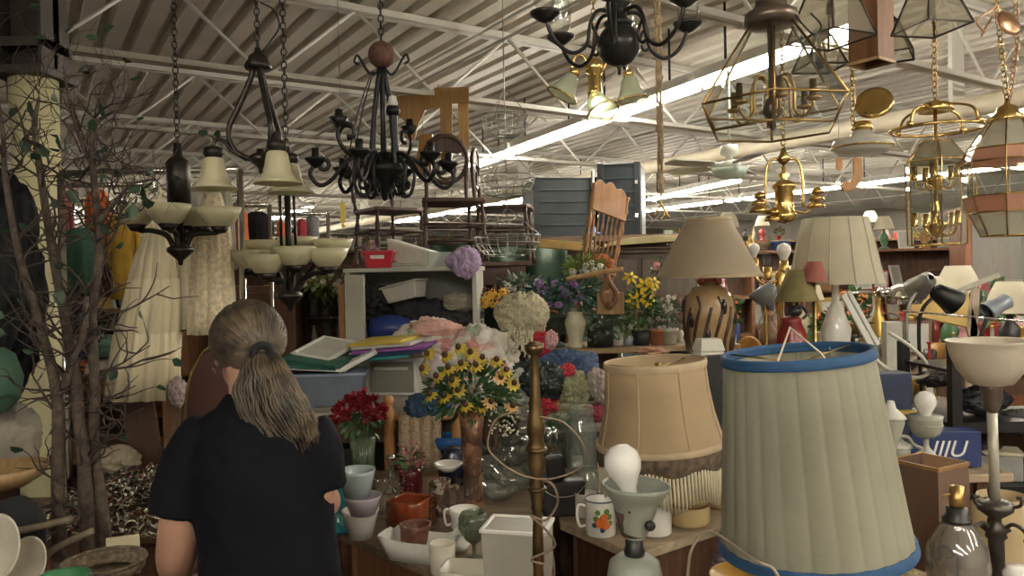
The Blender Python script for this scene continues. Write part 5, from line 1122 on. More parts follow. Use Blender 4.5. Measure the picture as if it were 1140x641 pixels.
# cone pleated shade on carved ceramic base
T = Thing('table_lamp', 'taupe pleated cone shade on a bulbous brown carved ceramic lamp base', 'lamp', 789, 307, 3.4)
tp = mat('taupe pleated silk', (.58, .49, .36), .85, var=.06, scale=6, trans=.3)
b = T.mb(); b.shell([(57, 0), (47, 18), (37, 38), (24, 62)], 1, 120, mod=lambda a, u: 1+.006*math.cos(60*a)); sh = T.add('shade', b, tp)
b = T.mb(); b.shell([(57.6, -2), (58, 0), (57.2, 2)], 1.6, 60); b.shell([(24.6, 60), (25, 62), (24.4, 64)], 1.4, 40); T.add('binding', b, mat('tan binding', ()), parent=sh)
zb = (.95-T.o.location.z)/T.k
b = T.mb(); b.lathe([(0, zb), (17, zb), (19, zb+6), (15, zb+24), (16, -118), (21, -88), (26, -62), (28, -42), (26, -24), (18, -13), (8, -10), (7, -6), (0, -6)], 36, cap=False); T.add('body', b, mat('tan glazed ceramic', (.36, .24, .12), .25, var=.3, scale=10))
for k in range(14):
    a = R(-90+25.7*k+8); b = T.mb(); b.tube([pol(r, a+da, z) for r, z, da in ((25, -22, 0), (27, -34, .15), (28, -50, .0), (25.5, -72, -.18), (22.5, -92, 0), (18.5, -112, .1))[(k % 2):]], 1.8, 8); T.add('carved_leaf', b, mat('dark carved glaze', (.06, .035, .022), .2))
for k in range(9):
    a = R(-90+40*k); z = -34-14*(k % 3); b = T.mb(); b.ball(pol(26.5-(2 if k % 3 == 2 else 0), a+.35, z), 4.4, 10, (.9, .9, 2)); T.add('carved_spot', b, mat('near black glaze', (.02, .015, .02), .15))
b = T.mb(); b.lathe([(0, -8), (6, -7), (7, -2), (4, 6), (3, 16), (0, 16)], 16, cap=False)
for s in (-1, 1): b.ball((s*9, 0, -6), 4.5, 10)
T.add('neck', b, mat('coral enamel', (.45, .13, .07), .4))
# dark square lamp body with white cap in front of it
T = Thing('speaker_tower', 'tall black box with a slanted grey white cap between the two big shades', 'box', 790, 470, 2.9, rz=R(12))
b = T.mb(); b.box(-14, 14, -10, 10, -92 if False else (ZF-T.o.location.z)/T.k, 76); T.add('body', b, mat('charcoal plastic', (.02, .022, .024), .4), bevel=.006)
b = T.mb(); b.taper((15, 11), (14, 10), 76, 80); b.box(-15, 15, -12, 10, 80, 92, M=Matrix.Rotation(R(8), 4, 'Y') @ Matrix.Translation((-10, 0, 0))) if False else b.taper((15, 12), (12, 8), 80, 94); T.add('cap', b, mat('off white plastic', ()), bevel=.004)
# white drum shade
T = Thing('table_lamp', 'off white panelled empire lampshade behind the green and red mini shades', 'lamp', 930, 316, 3.5)
b = T.mb(); b.shell([(51, 0), (45, 22), (40, 48), (34, 73)], 1, 12, mod=None, smooth=True); sh = T.add('shade', b, mat('off white linen shade', (.74, .69, .54), .85, var=.07, scale=8, trans=.3))
b = T.mb()
for k in range(12): a = 2*PI*k/12; b.tube([pol(51.4, a, 0), pol(45.4, a, 22), pol(40.4, a, 48), pol(34.4, a, 73)], .6, 4, 0)
T.add('piping', b, mat('pale piping', (.6, .56, .46), .8), parent=sh)
zb = (.95-T.o.location.z)/T.k; b = T.mb(); b.lathe([(0, zb), (18, zb), (18, zb+4), (7, zb+10), (14, -70), (16, -50), (8, -28), (4, -20), (3, 60), (0, 62)], 24, cap=False); T.add('base', b, china())
# candelabra bulbs brass left of the white drum shade
T = ond('table_lamp', 'polished brass multi arm lamp with bare white bulbs behind the cone shade', 'lamp', 868, 4.05, .95)
k0 = T.k; hh = lambda py: (P(868, py, T.o.location.y).z-.95)/k0
b = T.mb(); b.lathe([(0, 0), (16, 0), (16, 3), (5, 8), (3, hh(330)), (8, hh(325)), (4, hh(315)), (6, hh(305)), (0, hh(300))], 18, cap=False); T.add('stem', b, brass())
for x, py, r in ((5, 281, 8), (-28, 278, 6), (-14, 288, 5)):
    b = T.mb(); z = hh(py); b.tube([(0, 0, z-34), (x*.6, 0, z-38), (x, 0, z-28), (x, 0, z-12)], 2, 7); b.lathe([(4, z-24), (6, z-20), (4.5, z-16), (4.5, z-9), (0, z-9)], 14, (x, 0, 0)); T.add('arm', b, brass())
    bulb(T, (x, 0, z+r*.3), r, bulbm() if r > 5 else clear())
T = ond('table_lamp', 'small tilted grey blue metal lamp shade beside the brass lamp', 'lamp', 852, 3.85, .95)
b = T.mb(); b.tube([(0, 0, 0), (0, 0, 100), (4, 0, 116)], 2, 7); b.lathe([(0, 0), (14, 0), (12, 4), (0, 5)], 16); T.add('stem', b, brass())
b = T.mb(); b.shell([(6, 0), (10, -8), (16, -24)], 1, 22, M=Matrix.Translation((8, 0, 126)) @ Matrix.Rotation(R(35), 4, 'Y')); T.add('shade', b, mat('blue grey metal', (.3, .34, .38), .35, .3))
# green mini shade lamp
def mini(label, px, pyb, d, zs, sh, col, rb, rt, h, base, k8=1, seg=24):
    T = Thing('table_lamp', label, 'lamp', px, pyb, d); b = T.mb(); b.shell([(rb, 0), ((rb+rt)/2*.97, h*.5), (rt, h)], .8, seg); T.add('shade', b, col)
    zb = (zs-T.o.location.z)/T.k; b = T.mb(); b.lathe([(0, zb), (rb*.5, zb), (rb*.5, zb+3), (2.4, zb+7), base(zb) if False else (2.4, zb+8), (2, h*.7), (0, h*.72)], 16, cap=False); T.add('stem', b, oldbrass()); return T
mini('olive green cone lampshade on a thin stem in front of the white shade', 887, 335, 3.3, .95, None, mat('olive silk', (.24, .2, .08), .7, var=.2, trans=.2), 24, 10, 35, None)
mini('small dusty red lampshade on a white pole', 906, 314, 3.28, .95, None, mat('dusty red shade', (.42, .14, .11), .7, trans=.2), 15, 9, 23, None)
T = Thing('table_lamp', 'dark red glass lamp body low behind the big lampshade rim', 'lamp', 882, 392, 2.62 if False else 3.25)
b = T.mb(); zb = (.95-T.o.location.z)/T.k; b.lathe([(0, zb), (18, zb), (20, zb+10), (16, 20), (10, 34), (12, 38), (0, 40)], 24, cap=False); T.add('body', b, mat('dark red glaze', (.22, .02, .02), .2, var=.3))
b = T.mb(); b.ball((2, -4, 46), 8, 12, (1, 1, .8)); b.tube([(-8, -8, 42), (4, -12, 52), (14, -8, 44), (8, -12, 38)], 1.6, 6); T.add('socket', b, mat('charcoal plastic', ()))

# white bowl torchiere floor lamp
T = Thing('floor_lamp', 'floor lamp with a white glass bowl, pale pole and ornate iron collar', 'lamp', 0, 0, 1, k=1.9/F, loc=(P(1117, 560, 1.9).x, 1.9, 0), ry=R(-1.2))
zz = lambda py: P(1117, py, 1.9).z/T.k
milk = mat('milk glass bowl', (.66, .59, .48), .35, var=.03, trans=.25)
b = T.mb(); b.shell([(10, zz(429)), (22, zz(426)), (34, zz(410)), (40, zz(395)), (43, zz(380)), (45, zz(378))], 1.4, 44); T.add('glass_bowl', b, milk)
b = T.mb(); b.lathe([(0, zz(460)), (5, zz(459)), (9, zz(450)), (11, zz(432)), (12, zz(428)), (0, zz(427))], 24, cap=False); T.add('socket_cup', b, mat('brown bronze', ()))
b = T.mb(); b.tube([(0, 0, zz(556)), (0, 0, zz(458))], 5.2, 14, 0); T.add('pole', b, mat('pale grey pole', (.4, .38, .32), .35, .2))
iron2 = mat('antique iron', (.07, .06, .05), .4, .6, var=.4)
b = T.mb(); b.lathe([(0, 0), (60, 0), (62, 5), (30, 14), (9, 24), (7, 60), (6, zz(640)), (8, zz(636)), (8, zz(600)), (11, zz(597)), (10, zz(592)), (15, zz(588)), (6, zz(582)), (6, zz(576)), (18, zz(567)), (19, zz(560)), (12, zz(556)), (0, zz(554))], 24, cap=False); T.add('base', b, iron2)
for k in range(3):
    a = R(180+120*k+10)
    b = T.mb(); b.tube([pol(r, a, z) for r, z in ((6, zz(590)), (16, zz(580)), (27, zz(584)), (31, zz(594)), (27, zz(596)))], 2.2, 7); T.add('scroll', b, iron2); b = T.mb(); b.tube([pol(r, a, z) for r, z in ((14, zz(562)), (24, zz(558)), (26, zz(550)), (21, zz(550)))], 2, 7); T.add('scroll', b, iron2)
# cream shade at right bottom
T = Thing('table_lamp', 'cream empire lampshade on the right edge behind the iron floor lamp', 'lamp', 1118, 655, 2.35)
b = T.mb(); b.shell([(62, 0), (54, 30), (40, 72), (26, 105)], 1.4, 44); T.add('shade', b, mat('cream card shade', (.6, .48, .28), .7, trans=.35, var=.04))
zb = (.7-T.o.location.z)/T.k; b = T.mb(); b.lathe([(0, zb), (22, zb), (22, zb+4), (6, zb+12), (4, 90), (0, 92)], 18, cap=False); T.add('base', b, oldbrass())
# glass jar lamp
T = Thing('table_lamp', 'round smoky glass jar lamp base with brass socket and no shade', 'lamp', 1066, 640, 1.62)
zb = (ZF-T.o.location.z)/T.k
b = T.mb(); b.shell([(18, -60), (28, -30), (33, 10), (30, 34), (20, 52), (14, 60), (15, 64)], 1.4, 36); T.add('glass_body', b, glass('smoky glass body', (.8, .78, .74), .05, .25, .3, (.34, .31, .28)))
b = T.mb(); b.lathe([(0, zb), (24, zb), (24, zb+6), (18, -60), (0, -58)], 24, cap=False); T.add('foot', b, mat('dark neck', ())); b = T.mb(); b.lathe([(0, 60), (15, 60), (15, 64), (11, 68), (11, 76), (0, 77)], 20, cap=False); T.add('collar', b, mat('dark neck', ()))
b = T.mb(); b.lathe([(0, 76), (7, 76), (8, 80), (7.5, 100), (0, 101)], 18, cap=False); b.tube([(0, 0, 92), (-16, 0, 90)], 1.3, 6, 0); T.add('socket', b, oldbrass())
b = T.mb(); b.tube([(0, 0, -50), (1, 0, 62)], 1.6, 6, 0); T.add('inner_rod', b, mat('dark neck', ()))
for i, (px, py, r, h, lb) in enumerate(((1094, 730, 12, 86, 'small white bulb socket cap at the bottom right beside the jar lamp'), (1135, 740, 15, 110, 'white porcelain socket at the lower right corner'))):
    T = on('lamp_socket', lb, 'socket', px, py, ZF if i == 0 else ZF); b = T.mb(); b.lathe([(0, 0), (r*.7, 0), (r*.7, h*.8), (r, h*.85), (r*1.05, h*.93), (r*.7, h), (0, h)], 20, cap=False); T.add('body', b, china())
# brown cardboard shade box with open top
T = Thing('cardboard_lampshade', 'brown rectangular open topped shade box with gold rim right of the big lampshade', 'box', 1036, 618, 1.93, rz=R(28))
cb = mat('brown parchment', (.12, .07, .045), .6, var=.12, scale=8); cb2 = mat('warm tan parchment', (.4, .24, .14), .6, var=.1)
b = T.mb(); hgt = 106; w0, w1 = 31, 27
for k, m_ in ((0, cb), (1, cb2), (2, cb), (3, cb)):
    b = T.mb(); a = k*PI/2; Mx = rotz(a-PI/2+PI/2)
    q = [(-w0, -w0, -8), (w0, -w0, -8), (w1, -w1, hgt), (-w1, -w1, hgt)]; b.add(q, [(0, 1, 2, 3)], False, Mx); T.add('side', b, m_, solid=.003)
b = T.mb()
for k in range(4): b.box(-w1-1, w1+1, -w1-1.5, -w1+1, hgt-3, hgt+1, rotz(k*PI/2))
T.add('rim', b, mat('gold rim', (.36, .2, .08), .4, .4))
# grey double cup lamp with bulb beyond
T = Thing('table_lamp', 'grey enamel lamp with a stacked cup, white bulb and cone collar', 'lamp', 1031, 512, 2.5)
ge = mat('light grey enamel', (.34, .34, .28), .35, var=.08)
b = T.mb(); b.lathe([(0, 26), (9, 26), (14, 30), (17, 38), (17, 46), (18, 50), (0, 50)], 28, cap=False); b.torus((0, 0, 40), 17, .9, seg=28); T.add('cup', b, ge)
b = T.mb(); b.lathe([(0, -2), (17, -2), (17, 1), (10, 7), (4, 14), (3, 18), (3, 26), (0, 26)], 26, cap=False); T.add('collar', b, ge)
zb = (ZF-T.o.location.z)/T.k; b = T.mb(); b.lathe([(0, zb), (16, zb), (8, zb+8), (4, zb+12), (5, -2), (0, -2)], 18, cap=False); T.add('base', b, ge)
bulb(T, (0, 0, 66), 11.5); T.add('side_arm', (lambda b: (b.tube([(-2, 0, 12), (-14, 0, 18), (-20, 0, 26), (-32, 0, 28)], 2, 7), b)[1])(T.mb()), ge)
for i, (px, py, r, h, lb) in enumerate(((992, 480, 14, 26, 'grey cone topped lamp part just right of the big lampshade, upper one'), (1000, 512, 13, 22, 'grey cone topped lamp part just right of the big lampshade, lower one'))):
    T = Thing('table_lamp', lb, 'lamp', px, py, 2.45+i*.1); zb = (ZF-T.o.location.z)/T.k
    b = T.mb(); b.lathe([(0, zb), (14, zb), (6, zb+6), (5, -20), (8, -12), (r*.8, 0), (r, 10), (r, 16), (0, 16)], 20, cap=False); T.add('body', b, ge); b = T.mb(); b.lathe([(r*1.15, 15), (r, 18), (r*.4, h), (r*.25, h+8), (0, h+8)], 20); T.add('cap', b, mat('off white plastic', ()))
box_table('table', 'narrow side table under the grey enamel lamps', 'table', .98, 1.5, 2.25, 2.65, ZF, oldtop, darkwood) if False else None
# chrome globe desk lamp
T = ond('desk_lamp', 'chrome globe desk lamp with a curved arm', 'lamp', 928, 3.75, .95)
d_ = T.o.location.y; hz = lambda py: (P(928, py, d_).z-.95)/T.k
b = T.mb(); b.tube([(-2, 0, 0), (-2, 0, hz(352)), (2, 0, hz(338)), (14, 0, hz(328)), (32, 0, hz(326)), (46, 0, hz(327))], 2, 8); b.lathe([(0, 0), (16, 0), (15, 4), (0, 6)], 20); T.add('arm', b, chrome())
b = T.mb(); b.lathe([(3, 14), (5, 0), (6, -6), (0, -6)], 14, M=Matrix.Translation((56, 0, hz(327))) @ Matrix.Rotation(R(90), 4, 'Y')); T.add('socket', b, chrome())
b = T.mb(); b.shell([(18, -4), (19, 2), (17, 10), (12, 16), (5, 19), (.5, 20)], 1, 26, c=(78, 0, hz(336))); T.add('globe_shade', b, chrome())
# black gooseneck lamps
def goose(label, px, py, pts, hd, hr, ang, m, d=None, hm=None, rx=0, inner=None):
    T = ond('desk_lamp', label, 'lamp', px, d or 3.5, .95); z0 = lambda y: (P(px, y, T.o.location.y).z-.95)/T.k
    b = T.mb(); b.tube([(x-px, 0, z0(y) if i_ else 0) for i_, (x, y) in enumerate(pts)], 2.1, 8); T.add('neck', b, m)
    b = T.mb(); b.lathe([(0, 0), (14, 0), (14, 3), (8, 6), (0, 7)], 20, cap=False); T.add('base', b, m)
    Mh = Matrix.Translation((hd[0]-px, 0, z0(hd[1]))) @ Matrix.Rotation(R(ang), 4, 'Y') @ Matrix.Rotation(R(rx), 4, 'X')
    b = T.mb(); b.shell([(4, 14), (9, 10), (hr*.75, 0), (hr, -14), (hr, -16)], 1, 26, M=Mh); s_ = T.add('shade', b, hm or m)
    if inner: b = T.mb(); b.lathe([(0, -12), (hr*.9, -12), (hr*.9, -14), (0, -14)], 24, M=Mh, cap=False); T.add('lens', b, inner, parent=s_)
    return T
goose('black gooseneck desk lamp with a bell shade pointing down right', 1025, 402, ((1025, 402), (1022, 370), (1026, 346), (1036, 334), (1044, 328)), (1050, 330), 15, -58, blk)
goose('grey desk lamp with a pale oval reflector facing the viewer', 1014, 400, ((1014, 400), (1008, 372), (1012, 340), (1020, 326)), (1028, 316), 14, 12, mat('silver grey paint', (.3, .29, .26), .35, .5), rx=60, inner=mat('pale reflector', (.5, .48, .42), .3))
goose('small black desk lamp with a grey dish head near the torchiere bowl', 1098, 404, ((1098, 404), (1092, 384), (1093, 368), (1102, 344)), (1112, 340), 11, 62, blk, hm=mat('blue grey metal', ()), d=3.9)
# yellow file box, white arms and clutter beside the desk lamps
flat('file_folder', 'opened manila yellow folder standing tilted behind the gooseneck lamps', 'folder', 1044, 340, 4.02, 60, 40, 3, mat('manila yellow', (.66, .46, .16), .7, var=.08), R(-14), R(14), R(62))
T = Thing('shelf_bracket_arm', 'long pale metal lamp arm angled up to the right above the torchiere', 'arm', 1060, 326, 3.9)
b = T.mb(); b.box(-4, 56, -2, 2, -2.5, 2.5, M=Matrix.Rotation(R(-20), 4, 'Y')); T.add('bar', b, mat('dull nickel', (.5, .48, .4), .35, .5), bevel=.002)
T = Thing('boom_arm', 'thin long horizontal steel boom rod crossing behind the torchiere bowl', 'rod', 1005, 346, 3.3)
b = T.mb(); b.tube([(0, 0, 0), (150, 0, -16)], 1.3, 6, 0); T.add('rod', b, chrome())
T = Thing('fluorescent_desk_arm', 'white metal swing arm lamp leaning left among the clutter', 'lamp', 948, 345, 3.4)
b = T.mb(); b.box(-3, 3, -2, 2, -48, 20, M=Matrix.Rotation(R(-28), 4, 'Y')); b.box(5, 9, -2, 2, -48, 20, M=Matrix.Rotation(R(-28), 4, 'Y')); T.add('arm', b, white(), bevel=.001)
T = Thing('looped_cord', 'thick white electric cord looping over the clutter', 'cord', 990, 380, 3.0)
b = T.mb(); b.tube([(0, 0, 10), (20, -2, -4), (36, -4, -20), (40, -6, -34), (28, -6, -40), (4, -6, -34), (-12, -4, -24), (-18, 0, -14)], 2, 8); T.add('cable', b, mat('white rubber', (.6, .57, .48), .4))
T = ond('white_post', 'square white plastic post standing in the lamp clutter', 'post', 992, 3.62, .95); b = T.mb(); b.box(-9, 9, -6, 6, 0, 92); b.box(-11, 11, -8, 8, 0, 4); T.add('body', b, mat('off white plastic', ()), bevel=.003)
for i, (px, w, rz_) in enumerate(((1090, 12, 12), (1078, 8, -6))):
    T = ond('leaning_board', ('wide pale pinkish board leaning right beside the small black lamp', 'narrow pale board upright left of the wider leaning one')[i], 'board', px+(10 if i == 0 else 0), 4.05, .95, ry=R(-16 if i == 0 else 4)); b = T.mb(); b.box(-w/2, w/2, -2, 2, 0, 112); T.add('board', b, wood('pale pink board', (.5, .4, .3), (.58, .47, .36)))
# ------------------------------------------------------------------ the woman seen from behind
pp = P(285, 480, 1.75); s_ = 1.75/F
T = Thing('person', 'person with a long greying ponytail in a navy t-shirt, seen from behind', 'person', 0, 0, 1, k=1, loc=(pp.x, 1.75, 0))
def ell_loft(b, L, seg=32, M=None, fold=None):
    v = []; f = []
    for cx, cy, z, rx, ry in L:
        for k in range(seg):
            a = 2*PI*k/seg; m = 1+(fold(a, z) if fold else 0); v.append((cx+rx*math.cos(a)*m, cy+ry*math.sin(a)*m, z))
    for i in range(len(L)-1):
        for k in range(seg): k2 = (k+1) % seg; f.append((i*seg+k, i*seg+k2, (i+1)*seg+k2, (i+1)*seg+k))
    f.append(tuple(range(seg-1, -1, -1))); f.append(tuple((len(L)-1)*seg+k for k in range(seg))); b.add(v, f, True, M)
HC = Vector((-.046, .085, 1.438)); HM = Matrix.Translation(HC) @ rotz(R(35)) @ Matrix.Rotation(R(-14), 4, 'X')
b = MB(1.0)
ell_loft(b, [(0, 0, .80, .13, .10), (.01, 0, .9, .15, .11), (.01, 0, 1.0, .135, .10), (.005, .0, 1.1, .14, .10), (0, .005, 1.2, .145, .10), (0, .01, 1.25, .11, .07), (-.01, .02, 1.3, .055, .045), (-.025, .04, 1.36, .05, .05), (-.035, .055, 1.42, .05, .052)])
for s, pts, rr in ((-1, [(-.105, .0, 1.24), (-.155, -.005, 1.16), (-.185, -.01, 1.0), (-.215, .05, .93), (-.245, .12, .85)], [.047, .05, .046, .046, .027]),
                   (1, [(.11, 0, 1.24), (.136, -.002, 1.17), (.141, .0, 1.10), (.13, .09, 1.06), (.11, .2, 1.04)], [.045, .047, .040, .042, .027])):
    b.tube(pts, rr, 16, 6)
def hand(b, w, d, up, s):
    w = Vector(w); d = Vector(d).normalized(); up = Vector(up).normalized(); sd = d.cross(up).normalized(); up = sd.cross(d)
    pc = w+d*.045; Mx = Matrix((( *sd, 0), (*d, 0), (*up, 0), (0, 0, 0, 1))).transposed(); Mx.translation = pc
    b.ball((0, 0, 0), 1, 14, (.04, .05, .017), Mx)
    for i, (o, l, dn) in enumerate(((-.03, .062, .30), (-.01, .072, .33), (.011, .066, .36), (.03, .052, .42))):
        p0 = pc+sd*o+d*.03; p1 = p0+d*l*.5-up*.006; p2 = p1+(d-up*dn*1.4).normalized()*l*.32; p3 = p2+(d-up*dn*3).normalized()*l*.28
        b.tube([p0, p1, p2, p3], [.0095, .009, .008, .007], 8, 4)
    p0 = w+d*.02-sd*s*.03; p1 = p0+(d*.6-sd*s*.8).normalized()*.035; p2 = p1+(d*.9-sd*s*.2-up*.3).normalized()*.03
    b.tube([w+d*.015, p0, p1, p2], [.014, .013, .0105, .008], 8, 4)
hand(b, (-.245, .12, .85), (-.3, .75, -.5), (-.5, .2, 1), -1); hand(b, (.11, .2, 1.04), (-.4, .9, -.1), (0, 0, 1), 1)
# head: skull, jaw, nose, lips, ears, eyes
b.ball((0, -.008, .012), 1, 24, (.074, .092, .09), HM); b.ball((0, .028, -.045), 1, 20, (.054, .062, .06), HM); b.ball((0, .062, -.085), .022, 12, (1, .8, .8), HM)
b.tube([HM @ Vector(p) for p in ((0, .08, .01), (0, .098, -.018), (0, .106, -.032), (0, .088, -.042))], [.009, .011, .013, .008], 10, 4)
b.tube([HM @ Vector(p) for p in ((-.024, .078, -.06), (0, .09, -.058), (.024, .078, -.06))], [.004, .007, .004], 8, 4); b.tube([HM @ Vector(p) for p in ((-.022, .078, -.068), (0, .089, -.069), (.022, .078, -.068))], [.004, .008, .004], 8, 4)
for s in (-1, 1):
    b.tube([HM @ Vector((s*.074, y, z)) for y, z in ((.0, -.035), (-.014, -.02), (-.02, .0), (-.014, .018), (.0, .02), (.006, .006))], [.008, .006, .006, .006, .006, .005], 8, 4); b.ball((s*.07, -.004, -.012), 1, 10, (.008, .012, .02), HM)
    b.ball((s*.03, .078, .002), .012, 10, M=HM); b.tube([HM @ Vector((s*x, .085, .022)) for x in (.015, .03, .046)], .005, 6, 3)
for s, hip in ((-1, -.075), (1, .085)):
    b.tube([(hip, 0, .86), (hip*1.2, .0, .5), (hip*1.2, -.01, .1)], [.095, .06, .042], 16, 6); b.tube([(hip*1.2, -.03, .05), (hip*1.25, .06, .04), (hip*1.3, .15, .03)], [.04, .04, .03], 12, 4)
skin = mat('fair skin', (.43, .24, .17), .5, var=.1, scale=14, bump=.08, bscale=90)
o = T.add('body', b, skin); m = o.modifiers.new('r', 'REMESH'); m.mode = 'VOXEL'; m.voxel_size = .0055; m.use_smooth_shade = True
m = o.modifiers.new('s', 'SMOOTH'); m.factor = .6; m.iterations = 6
# t-shirt
b = MB(1.0)
fold = lambda a, z: .012*math.sin(a*5+z*14)+.008*math.sin(a*9-z*22)
ell_loft(b, [(.022, .0, .78, .175, .135), (.022, .0, .9, .165, .128), (.018, 0, 1.0, .16, .122), (.01, 0, 1.1, .162, .12), (.003, 0, 1.18, .165, .118), (0, .003, 1.24, .152, .108), (-.004, .006, 1.285, .118, .088), (-.008, .014, 1.318, .078, .064), (-.014, .024, 1.338, .058, .054)], 48, fold=fold)
b.tube([(-.10, 0, 1.262), (-.14, -.003, 1.2), (-.163, -.006, 1.13), (-.178, -.01, 1.07)], [.062, .068, .071, .073], 20, 6)
b.tube([(.11, 0, 1.262), (.136, -.002, 1.21), (.146, -.003, 1.17), (.152, -.002, 1.12)], [.062, .061, .058, .057], 20, 6)
o = T.add('t_shirt', b, mat('navy cotton', (.0035, .0038, .007), .9, var=.25, scale=8, bump=.2, bscale=30, spec=.2)); m = o.modifiers.new('r', 'REMESH'); m.mode = 'VOXEL'; m.voxel_size = .007; m.use_smooth_shade = True
m = o.modifiers.new('s', 'SMOOTH'); m.factor = .5; m.iterations = 8
tx = bpy.data.textures.new('creases', 'CLOUDS'); tx.noise_scale = .09; m = o.modifiers.new('d', 'DISPLACE'); m.texture = tx; m.strength = .018; m.mid_level = .5
b = MB(1.0)
for hip in (-.075, .085): b.tube([(hip*.9, 0, .84), (hip*1.05, .0, .7), (hip*1.2, .0, .48), (hip*1.22, -.01, .08)], [.11, .105, .078, .065], 20, 6)
ell_loft(b, [(.01, 0, .74, .15, .125), (.018, 0, .86, .165, .13), (.018, 0, .92, .155, .12)])
o = T.add('jeans', b, mat('dark denim', (.02, .03, .06), .85, var=.3)); m = o.modifiers.new('r', 'REMESH'); m.mode = 'VOXEL'; m.voxel_size = .009; m.use_smooth_shade = True
b = MB(1.0)
for hip in (-.09, .102): b.blob((hip, .06, .045), (.05, .135, .045), .08, 2, 1, 3, flat=.04)
T.add('shoes', b, mat('black leather', ()))
# hair
def hairmat():
    m, nt, bs = newmat('greying brown hair'); N = nt.nodes; L = nt.links
    oi = N.new('ShaderNodeTexCoord'); nz = N.new('ShaderNodeTexNoise'); nz.inputs['Scale'].default_value = 26; nz.inputs['Detail'].default_value = 5
    L.new(oi.outputs['Object'], nz.inputs['Vector']); cr = N.new('ShaderNodeValToRGB'); L.new(nz.outputs['Fac'], cr.inputs[0])
    e = cr.color_ramp.elements; e[0].position = .3; e[0].color = (.014, .009, .006, 1); e[1].position = .78; e[1].color = (.17, .125, .08, 1)
    L.new(cr.outputs[0], bs.inputs['Base Color']); bs.inputs['Roughness'].default_value = .45; return m
hm = hairmat(); rnd = random.Random(21)
b = MB(1.0); b.ball((0, -.018, .022), 1, 28, (.083, .098, .09), HM); b.ball((0, -.055, -.02), 1, 20, (.066, .055, .05), HM)
tie = Vector((0, -.112, -.03))
def skull(u, v): # point on hair surface; u around from left ear over to right, v front->back
    th = PI*u; ph = v
    return Vector((-math.cos(th)*.083, .06-.0*v, .0+math.sin(th)*.09))
for i in range(760):
    a = PI*(i/760)+rnd.uniform(-.02, .02); st = rnd.choice((.062, .03, .0, -.03)) if i % 3 else .066
    fx = -math.cos(a); fz = math.sin(a); k = math.sqrt(max(.05, 1-((st+.016)/.099)**2))
    p0 = Vector((fx*.084*k, st, .0+fz*.092*k+.018)); pts = [p0]
    for q in (.15, .3, .45, .6, .72, .85, 1):
        t = p0.lerp(tie, q); 
        d = Vector((t.x/.085, (t.y+.018)/.1, (t.z-.022)/.092)); l = d.length
        if q < 1 and l > 1e-3: sc = (1.0+.03*rnd.random())/l; t = Vector((t.x*sc, (t.y+.018)*sc-.018, (t.z-.022)*sc+.022)).lerp(tie, max(0, q-.75)*2.2)
        pts.append(t)
    b.tube([HM @ p for p in pts], [.0022]*7+[.002], 4, 2)
T.add('hair', b, hm)
b = MB(1.0); tw = HM @ tie
path = [(0, 0, 0), (.012, -.028, -.025), (.022, -.045, -.07), (.04, -.05, -.12), (.065, -.05, -.165), (.095, -.045, -.21)]
wid = [.018, .044, .064, .07, .064, .042]; dep = [.014, .02, .024, .026, .022, .014]
for i in range(420):
    u = rnd.uniform(-1, 1); v = rnd.uniform(-1, 1)*math.sqrt(1-u*u); ph = rnd.uniform(0, 6.3); am = rnd.uniform(.002, .010); cut = rnd.choice((5, 6, 6, 6)); pts = []
    for j in range(cut):
        x, y, z = path[j]; w = am*math.sin(j*2.2+ph)*(j > 0); pts.append(tw+Vector((x+u*wid[j]+w, y+v*dep[j]+w*.5, z+u*.012*(j/2)+rnd.uniform(-.004, .004)-(rnd.random()*.02 if j == 5 else 0))))
    b.tube(pts, [.002]+[.0026]*(cut-2)+[.0012], 4, 5)
o = T.add('ponytail', b, hm)
b = MB(1.0); Mt = Matrix.Translation(tw+Vector((.004, -.004, -.002))) @ rotz(R(30)) @ Matrix.Rotation(R(75), 4, 'X'); b.torus((0, 0, 0), .021, .0095, M=Mt, seg=24, rs=10); b.blob(tuple(tw+Vector((.026, -.012, -.006))), (.018, .012, .012), .4, 2, 3, 2); T.add('hair_tie', b, mat('black velvet', (.01, .01, .012), .9))
b = MB(1.0); b.torus(tuple(HM @ Vector((-.08, -.002, -.044))), .008, .0016, 'X', 14, 6); T.add('earring', b, chrome())
b = MB(1.0); b.tube([HM @ Vector(p) for p in ((-.079, .06, .0), (-.081, .02, .012), (-.08, -.004, .014), (-.079, -.014, .0))], .0018, 6); T.add('glasses_arm', b, oldbrass())
# ------------------------------------------------------------------ bare tree in the left foreground
T = Thing('bare_tree', 'bare twiggy artificial tree with several grey brown trunks and few dark leaves', 'tree', 0, 0, 1, k=2.15/F, loc=(P(90, 500, 2.15).x, 2.15, 0), ry=R(-1))
zt = lambda y: P(90, y, 2.15).z/T.k
rnd = random.Random(77); bark = mat('grey brown bark', (.075, .055, .04), .85, var=.45, scale=40, bump=.6, bscale=70); twigm = mat('dark twig', (.045, .03, .022), .8)
limbs = [([(72, 985), (74, 640), (80, 540), (78, 440), (62, 360), (48, 280), (38, 200), (34, 150), (28, 110)], [13, 11, 9, 8, 6, 5, 4, 3, 2]),
         ([(92, 985), (94, 640), (100, 520), (92, 430), (84, 380), (72, 280), (68, 200), (62, 140), (66, 105)], [13, 12, 9, 9, 7, 6, 5, 4, 2]),
         ([(104, 985), (110, 640), (106, 500), (112, 440), (108, 350), (118, 280), (120, 190), (126, 140), (150, 122)], [12, 10, 8, 7, 7, 6, 4.5, 3, 1.5]),
         ([(86, 430), (96, 400), (110, 370), (112, 330)], [6, 5, 5, 4]), ([(118, 250), (140, 225), (160, 205), (185, 200)], [4, 3, 2, 1.2]), ([(120, 190), (104, 150), (95, 110), (92, 70)], [3.5, 3, 2, 1])]
tips = []
